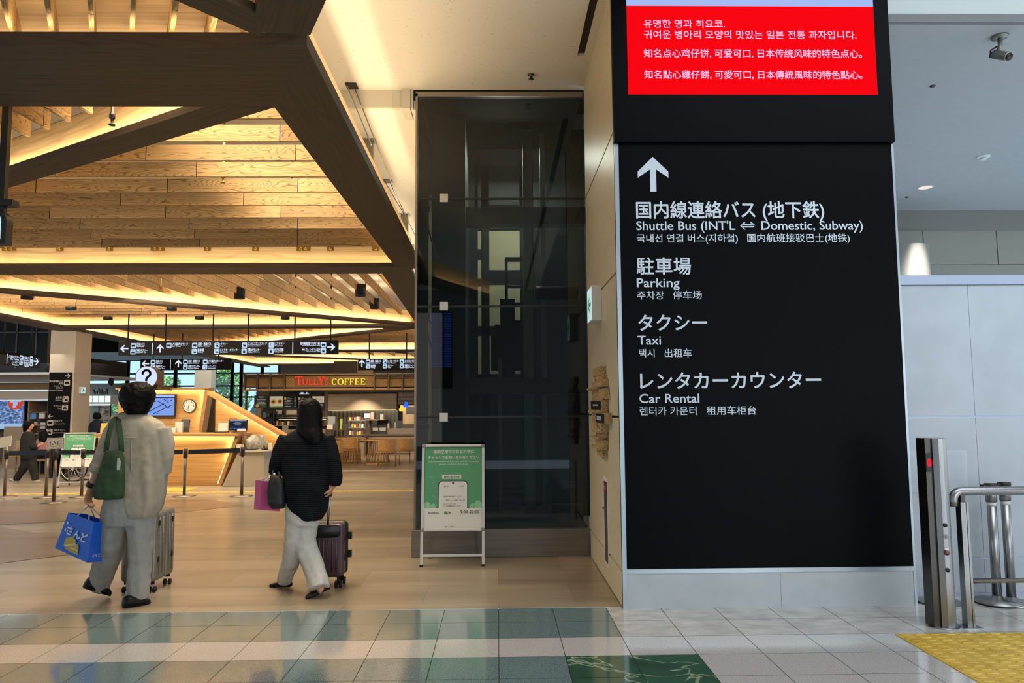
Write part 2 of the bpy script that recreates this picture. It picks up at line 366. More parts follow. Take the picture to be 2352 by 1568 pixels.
sv = MB(); q = P(1220, 171, z=CEIL_Z); sv.lathe([(0.035, CEIL_Z), (0.035, CEIL_Z - 0.006), (0.018, CEIL_Z - 0.010), (0.014, CEIL_Z - 0.05), (0.03, CEIL_Z - 0.052), (0.028, CEIL_Z - 0.056)], (q.x, q.y, 0), 14)
tag(sv.build('sprinkler', STEEL_D), 'small sprinkler head on the white ceiling before the lift', 'sprinkler')
# right hand ceiling and its fascia
GREYC = mottled('grey_plaster_ceiling', 'a8a8a8', 'ababab', (8, 8, 8), 0.85, 4)
YR0 = P(2200, 57, z=CEIL_Z).y; YR1 = P(2200, 483, z=CEIL_Z).y
r1 = MB(); r1.box(3.0, 14, YR0, YR1, CEIL_Z, CEIL_Z + 0.1)
struct(r1, 'ceiling', GREYC, 'plain grey ceiling over the corridor behind the white partition')
r2 = MB(); r2.box(3.0, 14, YR0 - 0.05, YR0 - 0.001, CEIL_Z, P(2200, 32, y=YR0 - 0.05).z)
struct(r2, 'trim_4', mat('grey_fascia', '77777c', 0.6), 'grey band along the front edge of the corridor ceiling')
r3 = MB(); r3.box(3.0, 14, YR0 - 0.04, YR0 - 0.001, P(2200, 32, y=YR0 - 0.04).z, 6.6)
struct(r3, 'wall_front', mat('pale_panel', 'c3cccd', 0.5), 'pale wall panel above the corridor ceiling')
za, zb_, zc, zd = (P(2200, v, y=YR1).z for v in (483, 528, 604, 632))
r4 = MB(); r4.box(2.5, 14, YR1, YR1 + 0.3, zb_ + 0.03, za + 0.1)
struct(r4, 'trim_5', mat('grey_beige_bulkhead', '8f8b84', 0.7), 'grey bulkhead at the far end of the corridor ceiling')
r5 = MB()
xs = [2.5] + [P(v, 560, y=YR1 + 0.2).x for v in (2121, 2290)] + [14]
for u, w in zip(xs, xs[1:]): r5.box(u + 0.008, w - 0.008, YR1 + 0.2, YR1 + 0.24, zc + 0.012, zb_ + 0.2)
r5.box(2.5, 14, YR1 + 0.2, YR1 + 0.24, 0, zc)
r5.mi = 1; r5.box(2.5, 14, YR1 + 0.24, YR1 + 0.3, 0, za)
struct(r5, 'wall_right', [mat('grey_wall_panel', 'a9a498', 0.55), BLACKM], 'grey panelled wall at the end of the corridor')
hc_ = MB(); hc_.box(-30, 15, -6.2, 42.4, 6.75, 6.85); struct(hc_, 'sun_shield', mat('sun_shield_grey', '6a6a6a', 0.8), 'unseen flat slab added over the hall to block the sun'); hc_ = MB(); hc_.box(1.2, 14, -6, YR0 - 0.06, 6.6, 6.7); struct(hc_, 'ceiling', mat('high_ceiling', 'c4c6c6', 0.8), 'high pale ceiling over the front concourse')  # slab is added out of view to keep the sun off the interior
rw = MB(); rw.box(-16, 14, -6.2, -6.0, 0, 6.7); struct(rw, 'wall_rear_shield', mat('rear_shield_grey', '8d9093', 0.7), 'grey wall added behind the photographer to darken the lift glass reflection')  # unseen wall added to keep bright sky out of the lift glass
rw = MB(); rw.box(13.9, 14.1, -6, 7, 0, 6.7); struct(rw, 'wall_side', mat('side_wall', '9a9d9f', 0.7), 'pale side wall of the concourse')
# curved white column lit by a small spotlight
cc = MB(); q = P(2085, 600, y=YR1 - 0.6)
cc.lathe([(0.33, 0), (0.33, P(2085, 568, y=YR1 - 0.6).z)], (q.x, q.y, 0), 28)
struct(cc, 'column', mat('white_column', 'd9d5cc', 0.5), 'round white column behind the partition')
sp = MB(); s0 = P(2124, 582, y=YR1 - 0.25); sp.box(s0.x - 0.06, s0.x + 0.06, s0.y, s0.y + 0.45, s0.z - 0.09, s0.z + 0.07)
o = sp.build('wall_speaker', BLACKM); tag(o, 'small black loudspeaker on the far grey wall above the partition', 'speaker')
area('column_spotlight', (q.x, q.y - 0.55, P(2085, 550, y=YR1 - 1.1).z + 0.5), (math.radians(-18), 0, 0), 0.15, 0.15, 14, (1, .95, .85), 80)

# ------------------------------------------------------------------ setting: white partition
YP = 6.02; zt = P(2200, 632, y=YP).z; z1_, z2_, z3_ = (P(2250, v, y=YP).z for v in (652, 957, 1281))
PART = mottled('white_partition_panel', 'a9b2bb', 'b1bac3', (3, 3, 3), 0.42, 3)
pw = MB(); seam = 0.006
xs = [3.215, 3.9, 4.95, 6.0, 7.05, 9.5]
for u, w in zip(xs, xs[1:]):
    for a_, b__ in ((0.03, z3_ - 0.008), (z3_ + 0.008, z2_ - 0.01), (z2_ + 0.01, z1_ - 0.01)): pw.box(u + 0.002, w - 0.002, YP, YP + 0.03, a_, b__)
struct(pw, 'wall_partition', PART, 'white panelled partition wall beside the sign pillar')
pt = MB(); pt.box(3.215, 9.5, YP + 0.003, YP + 0.06, 0, zt - 0.11); pt.box(3.215, 9.5, YP - 0.012, YP + 0.07, z1_ - 0.006, zt)
struct(pt, 'trim_6', mat('pale_blue_aluminium', 'a6b2c8', 0.35, 0.2), 'pale blue aluminium top rail and seams of the partition')

# ------------------------------------------------------------------ setting: sign pillar
XL, XR, YF, YK = 0.945, 3.205, 5.77, 7.72
BEIGE = mottled('beige_steel_panel', 'd6c8a9', 'dccfb2', (1, 1, 6), 0.38, 3)
core = MB(); core.box(XL + 0.02, XR - 0.01, YF + 0.03, YK, 0, 6.4)
zs = [0.0] + [P(px_, v, x=XL).z for px_, v in ((1427, 1309), (1419, 957), (1414, 627), (1411, 297))] + [5.4, 6.4]
struct(core, 'column', mat('dark_core', '2a2722', 0.7), 'dark core of the sign pillar showing in the panel joints')
pl = MB()
for a_, b__ in zip(zs, zs[1:]): pl.box(XL, XL + 0.03, YF + 0.012, YK, a_ + 0.009, b__ - 0.009)
struct(pl, 'wall_pillar_side', BEIGE, 'beige steel panels on the side of the sign pillar')
zb0 = P(1432, 1307, y=YF).z; zled = P(1700, 330, y=YF).z
pb = MB(); pb.box(XL + 0.035, 2.155, YF + 0.004, YF + 0.03, 0.0, zb0 - 0.035); pb.box(2.157, XR - 0.02, YF + 0.004, YF + 0.03, 0.0, zb0 - 0.035)
struct(pb, 'baseboard_pillar', mottled('white_plinth_panel', 'adb6ba', 'b6bec2', (4, 4, 4), 0.4, 4), 'white plinth panels under the black pillar sign')
tr = MB(); tr.box(XL, XL + 0.034, YF, YF + 0.034, 0, zled); tr.box(XR - 0.02, XR, YF, YF + 0.05, 0, zled); tr.box(XL + 0.034, XR - 0.02, YF, YF + 0.03, zb0 - 0.034, zb0)
struct(tr, 'trim_7', mat('silver_edge_trim', 'a7b4bd', 0.3, 0.5), 'silver edge trim around the pillar sign')
# ------------------------------------------------------------------ setting: glass lift shaft
XG0, XG1 = P(957, 800, y=YE).x, XL - 0.005
zpl = P(1200, 1214, y=YE).z; ztop = P(1150, 222, y=YE).z
lift = empty('glass_lift_shaft', 'dark glass lift shaft on a grey steel plinth between hall and pillar', 'lift shaft', (0.05, YE + 1.1, 0))
m = MB(); xp = P(945, 1240, y=YE - 0.03).x; m.box(xp, XG1, YE - 0.03, YE + 2.2, 0, zpl); m.build('plinth', mottled('grey_steel_plinth', '6f6a63', '7a756d', (2, 2, 30), 0.4, 3, metal=0.3), lift, bevel=0.004)
GL = glass('dark_lift_glass', (0.48, 0.52, 0.50))
zz = [zpl] + [P(1160, v, y=YE).z for v in (957, 703, 456)] + [ztop]
for a_, b__ in zip(zz, zz[1:]):
    m = MB(); m.box(XG0, XG1, YE, YE + 0.012, a_ + 0.008, b__ - 0.008); m.build('glass_pane', GL, lift)
    m = MB(); m.box(XG0, XG0 + 0.012, YE + 0.06, YE + 2.2, a_ + 0.008, b__ - 0.008); m.build('glass_pane', GL, lift)
for b__ in zz[1:-1]:
    m = MB(); m.box(XG0 - 0.01, XG1, YE - 0.004, YE + 0.016, b__ - 0.010, b__ + 0.010); m.build('glazing_bar', BLACKM, lift)
    q = P(1020, 100, y=YE).x
    m = MB(); m.box(q - 0.045, q + 0.045, YE - 0.03, YE - 0.004, b__ - 0.045, b__ + 0.045); m.build('clamp_plate', ALU, lift, bevel=0.003)
    m = MB(); m.cyl((XG0 + 0.03, YE + 0.05, b__ - 0.10), (XG0 + 0.13, YE + 0.05, b__ - 0.10), 0.028); m.cyl((XG0 + 0.05, YE + 0.05, b__ - 0.12), (XG0 + 0.20, YE + 0.3, b__ - 0.62), 0.009); m.build('glass_bracket', BLACKM, lift)
m = MB(); m.box(XG0 - 0.022, XG0, YE - 0.01, YE + 0.05, zpl, ztop + 0.03); m.box(XG0 - 0.022, XG1, YE - 0.01, YE + 0.06, ztop, ztop + 0.05); m.build('frame', mat('lift_frame_grey', '8a8170', 0.4, 0.4), lift)
DARK = mottled('dark_shaft_wall', '3a3d3d', '454847', (3, 3, 3), 0.7); DKS = mat('shaft_steel', '666b63', 0.5, 0.2); DKS2 = mat('shaft_steel_pale', 'a8ada2', 0.5, 0.2)
def px_box(m, x0, x1, y0, y1, Y, d=0.12):
    a, b = P(x0, y1, y=Y), P(x1, y0, y=Y); m.box(a.x, b.x, Y, Y + d, a.z, b.z)
m = MB(); px_box(m, 990, 1068, 205, 1190, 8.45, 1.5); m.build('shaft_wall', DARK, lift)
YI = 9.6
m = MB()
# back wall of the shaft with the openings left free
for r in ((1066, 1096, 190, 1185), (1107, 1122, 190, 1185), (1199, 1222, 190, 1185), (1222, 1400, 190, 1185), (1090, 1222, 190, 526), (1090, 1222, 858, 1185),
          (1096, 1107, 572, 594), (1096, 1107, 640, 655), (1096, 1222, 748, 770), (1122, 1200, 620, 652)):
    px_box(m, *r, YI, 0.1)
m.build('shaft_wall', DARK, lift)
for r in ((475, 514), (866, 905)): m = MB(); px_box(m, 1068, 1380, r[0], r[1], 8.6, 0.2); m.build('cross_beam', DKS, lift)
m = MB(); px_box(m, 1207, 1221, 270, 1185, 8.9, 0.1); m.build('guide_post', DKS2, lift)
for r in ((1146, 1152, 820, 1185, 8.9, 0.04), (1248, 1250, 280, 1185, 9.0, 0.03), (1205, 1207, 300, 475, 8.9, 0.03)): m = MB(); px_box(m, *r); m.build('guide_rail', DKS2, lift)
for r in ((1121, 1199, 470, 478, 9.3, 0.05), (1160, 1205, 590, 600, 9.2, 0.05), (1160, 1166, 590, 700, 9.2, 0.05), (1160, 1205, 655, 661, 9.2, 0.05), (1165, 1205, 694, 700, 9.2, 0.05)): m = MB(); px_box(m, *r); m.build('bracket', BLACKM, lift)
m = MB(); px_box(m, 1150, 1182, 686, 870, 9.15, 0.25); px_box(m, 1128, 1150, 770, 850, 9.15, 0.2); px_box(m, 1182, 1200, 735, 850, 9.25, 0.2)
px_box(m, 1136, 1148, 745, 770, 9.1, 0.15)
m.build('drive_machine', BLACKM, lift)
m = MB(); a = P(1228, 672, y=9.0); b = P(1330, 672, y=9.0)
rr = [0.085 + 0.010 * (k % 2) for k in range(25)]; m.tube([a.lerp(b, k/24) for k in range(25)], rr, 14); m.build('air_duct', mat('foil_duct', '4a463c', 0.35, 0.8), lift)
for r in ((1278, 1340, 965, 1000, 9.0, 0.05), (1290, 1325, 1105, 1122, 9.0, 0.05), (1255, 1268, 1112, 1160, 8.9, 0.05), (1270, 1340, 1160, 1195, 8.9, 0.2)): m = MB(); px_box(m, *r); m.build('control_box', mat('grey_box', '6d706a', 0.5), lift)
for r in ((1066, 1400, 250, 262, 8.6, 0.1), (1240, 1400, 225, 270, 8.8, 0.4), (985, 1240, 228, 236, 8.4, 0.4)): m = MB(); px_box(m, *r); m.build('head_beam', DKS, lift)
m = MB(); m.box(XG0 + 0.02, XG1, YE + 0.05, YE + 2.2, ztop + 0.05, ztop + 0.1); m.build('shaft_cover', mat('shaft_cover', '3a372f', 0.8), lift)
# lit cream wall seen through the openings behind the shaft
m = MB(); m.box(-0.85, 2.2, 11.2, 11.3, 0, 4.7); struct(m, 'wall_lift_lobby', mat('cream_wall', 'd9d4b8', 0.7), 'cream wall behind the lift shaft')
area('lobby_downlight', (0.3, 10.4, 4.6), (0, 0, 0), 1.2, 0.5, 34, (1.0, 0.95, 0.75))
# ------------------------------------------------------------------ timber lattice ceiling
ZB = 3.53; ZF = ZB + 0.20
BEAMW = wood('oak_beam', '4e3d29', '362a1a', freq=9, along=0.5, across=7, rough=0.6, line=0.55)
COVEW = wood('oak_cove_panel', 'c2a478', '9f8052', freq=6, along=0.5, across=5, rough=0.6, line=0.5)
SLATW = wood('cedar_slat', 'd2aa72', '5c4228', plank=1.32, freq=24, along=1.0, across=11, rough=0.6, line=0.8, tint=0.32)
lat = empty('timber_ceiling', 'suspended timber lattice ceiling with slatted coffers and warm cove lighting', 'ceiling', (-5.5, 10, ZB))
LEDC = (1.0, 0.78, 0.47); LEDP = 6.5
def led(a, b, z, inward, power):
    """an LED strip lying in the trough of a beam, shining up and onto the cove panel"""
    a, b = V((a[0], a[1], z)), V((b[0], b[1], z)); d = (b - a); L = d.length; d.normalize()
    n = (V((inward[0], inward[1], 0)).normalized() * 0.4 + V((0, 0, 0.92))).normalized()     # emission direction
    zz_ = -n; xx = d; yy = zz_.cross(xx)
    dl = bpy.data.lights.new('cove_light_strip', 'AREA'); dl.shape = 'RECTANGLE'; dl.size = L; dl.size_y = 0.03; dl.energy = power * L; dl.color = LEDC
    o = bpy.data.objects.new('cove_light_strip', dl); COL.objects.link(o); o.parent = lat
    m = Matrix((xx, yy, zz_)).transposed().to_4x4(); m.translation = (a + b) / 2; o.matrix_local = wm(lat).inverted() @ m
_bk = [0]
def beam(a0, a1, b1, b0, lip=0.055, web=0.30, inset=0.13, leds='ab', pw=1.0, z0=None, pwb=None):
    """bottom face a0-a1 (one long edge) and b0-b1 (the other), in plan"""
    a0, a1, b0, b1 = (V((p[0], p[1], 0)) for p in (a0, a1, b0, b1)); _bk[0] += 1; z = (ZB if z0 is None else z0) + 0.0015 * (_bk[0] % 4)
    d = ((a1 + b1) - (a0 + b0)).normalized(); ang = math.atan2(d.y, d.x); mid = (a0 + a1 + b0 + b1) / 4
    m = MB(); m.prism([p + V((0, 0, z)) for p in (a0, a1, b1, b0)], (0, 0, lip))
    loc = (mid.x - lat.location.x, mid.y - lat.location.y, z - lat.location.z)
    o = m.build('beam', BEAMW, lat, loc=loc, rz=ang)
    sa = (b0 - a0).normalized(); sb = (b1 - a1).normalized(); ca, cb = inset / abs(sa.cross(d).z), inset / abs(sb.cross(d).z)
    m = MB(); zt_ = z + lip
    m.prism([p + V((0, 0, zt_)) for p in (a0 + sa * ca, a1 + sb * cb, b1 - sb * cb, b0 - sa * ca)], (0, 0, web))
    m.build('cove_panel', COVEW, lat, loc=loc, rz=ang)
    nin = V((-d.y, d.x, 0)); nin = nin if nin.dot(sa) > 0 else -nin
    for k, (p, q, s) in (('a', (a0, a1, 1)), ('b', (b0, b1, -1))):
        if k in leds: e = d * 0.25; led(p + e + nin * s * 0.05, q - e + nin * s * 0.05, zt_ + 0.012, nin * s, LEDP * (pwb if pwb and k == 'b' else pw))
def clip(poly, p, d):
    """segment of the line p + t d inside a convex polygon"""
    t0, t1 = -1e9, 1e9; n = len(poly); ar = sum(poly[i][0]*poly[(i+1)%n][1] - poly[(i+1)%n][0]*poly[i][1] for i in range(n)); sg = 1 if ar > 0 else -1
    for i in range(n):
        a, b = poly[i], poly[(i+1) % n]; nx, ny = -(b[1]-a[1])*sg, (b[0]-a[0])*sg
        dist = (p[0]-a[0])*nx + (p[1]-a[1])*ny; v = d[0]*nx + d[1]*ny
        if abs(v) < 1e-9:
            if dist < 0: return None
        elif v > 0: t0 = max(t0, -dist/v)
        else: t1 = min(t1, -dist/v)
    return (t0, t1) if t1 - t0 > 0.15 else None
SLATS = []
def slats(poly, d, offs, zb=ZF, h=0.14, th=0.025, matl=None):
    dx, dy = d; l = math.hypot(dx, dy); dx, dy = dx/l, dy/l; ang = math.atan2(dy, dx)
    for o_ in offs:
        p = (-dy * o_, dx * o_); c = clip(poly, p, (dx, dy))
        if not c: continue
        t0, t1 = c; L = t1 - t0; tm = (t0 + t1) / 2
        m = MB(); m.box(-L/2, L/2, -th/2, th/2, 0, h)
        SLATS.append(m.build('slat', matl or SLATW, lat, world=False, loc=(p[0] + dx*tm - lat.location.x, p[1] + dy*tm - lat.location.y, zb - lat.location.z), rz=ang))
WY = (-1.48, -1.05)
# chords across the hall
beam((-13, 3.99), (-1.05, 3.99), (-1.47, 4.81), (-13, 4.81), lip=0.085, web=0.03, inset=0.2, pw=0.5)
beam((-11, 10.40), (-1.10, 10.45), (-1.45, 11.02), (-11, 10.98), inset=0.15, pw=0.38)
beam((-11.2, 18.08), (-1.3, 18.2), (-1.3, 18.72), (-11.2, 18.62), inset=0.15, pw=0.7)
beam((-11.3, 26.0), (-1.3, 26.1), (-1.3, 26.6), (-11.3, 26.5), inset=0.15, pw=1.3)
beam((-11.4, 34.0), (-1.3, 34.1), (-1.3, 34.6), (-11.4, 34.5), inset=0.15, pw=1.3)
# edge girders
beam((WY[0], 4.80), (WY[0] + 0.03, 10.43), (-1.10, 10.45), (WY[1], 3.98), lip=0.085, inset=0.12, pw=0.9, pwb=1.6)
beam((-1.72, 10.98), (-1.95, 18.1), (-1.52, 18.1), (-1.24, 10.6), inset=0.12, pw=0.8)
beam((-1.95, 18.7), (-1.95, 34), (-1.52, 34), (-1.52, 18.7), inset=0.12, pw=0.8)
beam((-11.0, 10.9), (-11.45, 36), (-10.95, 36), (-10.35, 10.9), inset=0.13, pw=0.8)
# diagonals
LD0, LD1 = V((-1.92, 4.81)), V((-4.08, 6.17)); ldd = (LD1 - LD0).normalized()
LE0 = V((-1.48, 4.83)); far = LE0 + (V((-4.40, 6.64)) - LE0).normalized() * 10.0; far2 = LD0 + ldd * 9.4
beam(LE0, far, far2, LD0, inset=0.10, pw=0.6)
beam((-10.3, 10.82), (-1.85, 18.04), (-2.1, 18.26), (-10.35, 11.25), inset=0.12, pw=0.7)
beam((-1.9, 18.7), (-10.6, 26.0), (-10.9, 25.9), (-2.3, 18.65), inset=0.12, pw=0.9)
beam((-10.9, 26.5), (-1.9, 34.0), (-2.3, 34.1), (-11.0, 26.8), inset=0.12, pw=0.9)
# beams nearer than the first chord
beam((-0.30, 1.5), (-1.30, 3.82), (-1.0, 3.86), (0.12, 1.5), lip=0.085, inset=0.12, pw=0.6)
q0, q1, q2, q3 = (P(*p, z=ZB).xy for p in ((396, 0), (558, 70), (582, 31), (510, 0)))
dd = (V((q1[0], q1[1])) - V((q0[0], q0[1]))).normalized()
beam(V(q0) - dd * 1.6, V(q1) + dd * 0.1, V(q2) + dd * 0.1, V(q3) - dd * 1.5, inset=0.045, leds='a', pw=0.7)
# slats of each coffer
slats([(-1.45, 4.85), (-1.45, 10.5), (-10.6, 10.45)], (1, 0), [5.03, 5.52, 6.01, 6.48, 6.95, 7.46, 7.95, 8.47, 9.0, 9.51, 10.03])
pa, pb_ = P(150, 320, z=ZF), P(32, 253, z=ZF); dB = (pa.x - pb_.x, pa.y - pb_.y)
nB = V((-dB[1], dB[0])).normalized(); o0 = nB.dot(V((pa.x, pa.y)))
pc = P(196, 303, z=ZF); sB = abs(nB.dot(V((pc.x, pc.y))) - o0)
slats([(-1.9, 4.75), (-11, 4.75), (-11, 10.5), (-4.08, 6.1)], dB, [o0 + sB * k for k in range(-14, 14)], h=0.2)
slats([(-10.4, 11.0), (-1.5, 11.0), (-1.7, 18.1)], (0, 1), [1.62 + 0.335 * k for k in range(26)], h=0.16)
slats([(-10.6, 11.2), (-2.1, 18.1), (-10.8, 18.1)], (1, 0), [12.2 + 0.5 * k for k in range(12)])
slats([(-10.9, 18.65), (-1.9, 18.65), (-10.9, 26.0)], (0, 1), [2.0 + 0.42 * k for k in range(22)], h=0.16)
slats([(-1.9, 18.9), (-1.9, 26.0), (-10.6, 26.0)], (1, 0), [19.4 + 0.8 * k for k in range(8)], h=0.2)
slats([(-10.9, 26.6), (-1.9, 26.6), (-1.9, 34.0)], (0, 1), [2.0 + 0.8 * k for k in range(11)], h=0.2)
ZT = ZB + 0.17
pa, pb_ = P(119, 73, z=ZT), P(107, 0, z=ZT)
dT = (pb_.x - pa.x, pb_.y - pa.y); nT = V((-dT[1], dT[0])).normalized(); o1 = nT.dot(V((pa.x, pa.y)))
pc = P(211, 71, z=ZT); sT = abs(nT.dot(V((pc.x, pc.y))) - o1)
slats([(-8, 4.5), (-1.2, 4.5), (-1.9, 1.2), (-8, 1.2)], dT, [o1 + sT * k for k in range(-8, 12)], zb=ZT, h=0.17)
bk = MB(); bk.poly([(-8, 1.0, ZT + 0.20), (-1.6, 1.0, ZT + 0.20), (-1.5, 4.78, ZT + 0.20), (-8, 4.78, ZT + 0.20)]); bk.build('backing_board', COVEW, lat)
# fittings on the cove panels
BRASS = mat('brass', 'a98a4a', 0.35, 0.9)
for i, (px_, n2) in enumerate(((20, 2), (137, 1), (251, 1), (362, 2), (476, 1), (587, 1), (697, 2), (759, 1), (863, 1))):
    c = P(px_, 572, y=10.53); m = MB(); w = 0.05 * n2
    m.box(c.x - w, c.x + w, c.y + 0.003, c.y + 0.012, c.z - 0.025, c.z + 0.035)
    for k in range(n2): m.sphere((c.x + (k - (n2-1)/2) * 0.07, c.y - 0.01, c.z), 0.022, n=10, m=6)
    m.build('cove_fitting', BRASS, lat)
# pendent sprinklers between the slats
for i, (px_, py_, Y, lb) in enumerate(((257, 288, 5.1, 'bronze sprinkler hanging just behind the dark front beam'), (512, 420, 7.2, 'pale sprinkler pipe hanging below the middle of the slatted coffer'),
                                 (668, 547, 9.25, 'pale sprinkler pipe hanging near the lit cove of the second beam'), (32, 547, 9.25, 'sprinkler pipe at the cove beside the black hanging sign'), (369, 668, 13.0, 'tiny sprinkler in the diagonal slats beyond the second beam'))):
    c = P(px_, py_, y=Y); m = MB(); m.lathe([(0.012, LOW_Z - c.z), (0.012, 0.09), (0.020, 0.085), (0.020, 0.05), (0.011, 0.045), (0.008, 0.012), (0.022, 0.008), (0.022, 0.0)], c, 12)
    tag(m.build('sprinkler', BRASS if i else STEEL_D), lb, 'sprinkler')
# black cylinder downlights
GLOWW = glow('downlight_glow', 'fff0d0', 3.0)
spots = [(550, 686, 14.2, 'first'), (828, 680, 13.8, 'a'), (860, 709, 15.8, 'b'), (62, 687, 13.2, 0), (163, 712, 15.2, 0), (394, 713, 15.4, 0), (248, 734, 17.2, 0), (458, 733, 17.2, 0), (655, 733, 17.3, 0)]
sl = ['black can downlight in the slats above the long hanging sign', 'higher black can downlight near the lift edge of the slatted coffer', 'lower black can downlight near the lift edge of the slatted coffer',
      'round black downlight in the flat planks, the one farthest to the left', 'round black downlight in the flat planks, second from the left edge', 'round black downlight in flat planks above the up arrow of the long sign',
      'round black downlight at the cove edge above the left end of the long sign', 'round black downlight at the cove edge above the middle of the long sign', 'round black downlight at the cove edge above the right end of the long sign']
for (px_, py_, Y, t), lb in zip(spots, sl):
    c = P(px_, py_, y=Y); o = empty('downlight', lb, 'downlight', c, 0, 'black downlights in the timber ceiling')
    m = MB(); hh = 0.22 if t in ('first', 'a', 'b') else 0.07; m.lathe([(0.10, hh), (0.10, 0), (0.085, 0), (0.085, 0.05)], c, 18, cap=False); m.cyl(c + V((0.092, 0, 0.02)), V((c.x + 0.092, c.y, LOW_Z)), 0.006, n=6); m.build('can', BLACKM, o)
    m = MB(); m.lathe([(0.084, 0.0), (0.05, 0.001)], c + V((0, 0, 0.03)), 18); m.build('lamp', GLOWW, o)
    dl = bpy.data.lights.new('downlight_beam', 'SPOT'); dl.energy = 130; dl.color = WARM; dl.spot_size = math.radians(100); dl.spot_blend = 0.7; dl.shadow_soft_size = 0.05; lo_ = bpy.data.objects.new('downlight_beam', dl); COL.objects.link(lo_); lo_.parent = o; lo_.location = (0, 0, -0.02)
# hangers of the lattice seen against the white ceiling
HG = mat('galvanised', '8b8983', 0.45, 0.7)
for (px_, py_, Y, lb) in ((846, 321, 0, 'grey hanger post with plate, the nearer one above the right edge beam'), (929, 492, 1, 'grey hanger post with plate close to the lift glass')):
    c = P(px_, py_, z=LOW_Z); m = MB(); m.box(c.x - 0.09, c.x + 0.09, c.y - 0.06, c.y + 0.1, LOW_Z - 0.012, LOW_Z); m.box(c.x - 0.06, c.x + 0.06, c.y - 0.02, c.y + 0.06, ZB + 0.3, LOW_Z - 0.012)
    tag(m.build('hanger_post', HG), lb, 'ceiling hanger')
for (px_, py_, zc_, lb) in ((808, 196, CEIL_Z, 'black square opening in the near white ceiling where the cables go up'), (891, 415, LOW_Z, 'black square opening in the lower white ceiling near the lift')):
    c = P(px_, py_, z=zc_); m = MB(); m.box(c.x - 0.06, c.x + 0.06, c.y - 0.07, c.y + 0.07, zc_ - 0.012, zc_ + 0.0); tag(m.build('ceiling_opening', BLACKM), lb, 'ceiling opening')
    for dx in (-0.55, 0.30):
        e = V((-1.12, c.y + dx * 2.2, ZB + 0.35)); m = MB(); m.tube([c + V((dx*0.08, dx*0.1, -0.014)), e], 0.006, 6)
        tag(m.build('steel_cable', HG), ('steel cable %s bracing the lattice from the %s ceiling opening' % ('coming forward' if dx < 0 else 'running back', 'near' if py_ < 300 else 'far')), 'cable')
# black hanging sign at the left edge
q = P(17, 250, y=5.0); hs = empty('hanging_sign', 'white illuminated sign on a black hanging post, cut off by the picture edge', 'sign', (q.x - 0.3, 5.0, P(17, 520, y=5.0).z))
m = MB(); b0 = P(14, 470, y=5.0); m.box(q.x - 0.022, q.x + 0.022, 4.98, 5.02, b0.z - 0.1, ZB + 0.25); c = P(8, 468, y=5.0); m.box(c.x - 0.4, P(36, 468, y=5).x, 4.96, 5.04, c.z - 0.02, c.z + 0.022); m.build('post', BLACKM, hs)
s0, s1 = P(24, 484, y=5), P(24, 562, y=5)
def rounded(x0, x1, z0, z1, r, y): return [(x0, y, z0), (x1, y, z0)] + [(x1 - r + r*math.cos(t*PI/16), y, z1 - r + r*math.sin(t*PI/16)) for t in range(0, 9)] + [(x0, y, z1)]
m = MB(); m.prism(rounded(s0.x - 0.6, s0.x, s1.z, s0.z, 0.08, 4.965), (0, 0.07, 0)); m.build('frame', BLACKM, hs)
m = MB(); m.poly(rounded(s0.x - 0.6, s0.x - 0.033, s1.z + 0.03, s0.z - 0.012, 0.07, 4.962)); m.build('lit_face', glow('sign_white', 'c4ecf4', 1.0), hs)
# ------------------------------------------------------------------ pillar sign and LED screen
def line(mb, s, x0, x1, yb, em, Y, bold=0.0, mi=None, dy=0.0):
    """a line of writing on the plane y=Y, from pixel x0 to x1 on the baseline yb"""
    a, b = P(x0, yb, y=Y), P(x1, yb, y=Y); k = (b - a).length / (x1 - x0); u = V((1, 0, 0))
    return text_mesh(mb, s, a, u, (0, 0, 1), em * k, bold, 'L', (b - a).x, mi=mi)
SIGNB = mat('black_sign_face', '06070a', 0.45, spec=0.05)
SIGNW = mat('sign_lettering', 'c5d0dc', 0.6)
sg = empty('direction_sign', 'tall black bus parking taxi and car rental sign on the pillar front', 'sign', (2.07, YF, zb0))
m = MB(); m.box(XL + 0.034, XR - 0.02, YF - 0.004, YF + 0.003, zb0, zled); m.build('sign_face', SIGNB, sg)
YT = YF - 0.0055
ROWS = [('国内線連絡バス (地下鉄)', 1462, 1893, 498, 43, .016), ("Shuttle Bus (INT'L ⇔ Domestic, Subway)", 1462, 1982, 528, 29, .012), ('국내선 연결 버스(지하철)   国内航班接驳巴士(地铁)', 1463, 1952, 555, 21.5, .006),
        ('駐車場', 1463, 1587, 627, 43, .014), ('Parking', 1463, 1561, 659, 29, .012), ('주차장   停车场', 1464, 1612, 686, 21.5, .006),
        ('タクシー', 1467, 1624, 757, 42, .016), ('Taxi', 1465, 1518, 791, 29, .012), ('택시   出租车', 1468, 1589, 819, 21.5, .006),
        ('レンタカーカウンター', 1471, 1886, 891, 43, .016), ('Car Rental', 1469, 1606, 925, 29, .012), ('렌터카 카운터   租用车柜台', 1470, 1737, 952, 21.5, .006)]
for s, x0, x1, yb, em, bo in ROWS:
    m = MB(); line(m, s, x0, x1, yb, em, YT, bo); m.build('lettering', SIGNW, sg)
m = MB(); c = P(1500, 400, y=YT); arrow(m, c, (1, 0, 0), (0, 0, 1), (P(1500, 360, y=YT) - P(1500, 440, y=YT)).length, 0.17); m.build('arrow', SIGNW, sg)
ls = empty('led_screen', 'large red advertising LED screen above the black pillar sign', 'screen', (2.07, YF, zled))
m = MB(); a, b = P(1411, 330, y=YF - 0.035), P(2056, 330, y=YF - 0.035); m.box(a.x, b.x, YF - 0.035, YF + 0.03, zled + 0.004, 6.4); m.build('housing', SIGNB, ls)
YS = YF - 0.0365
a, b = P(1443, 217, y=YS), P(2016, 217, y=YS); t = P(1700, 14, y=YS)
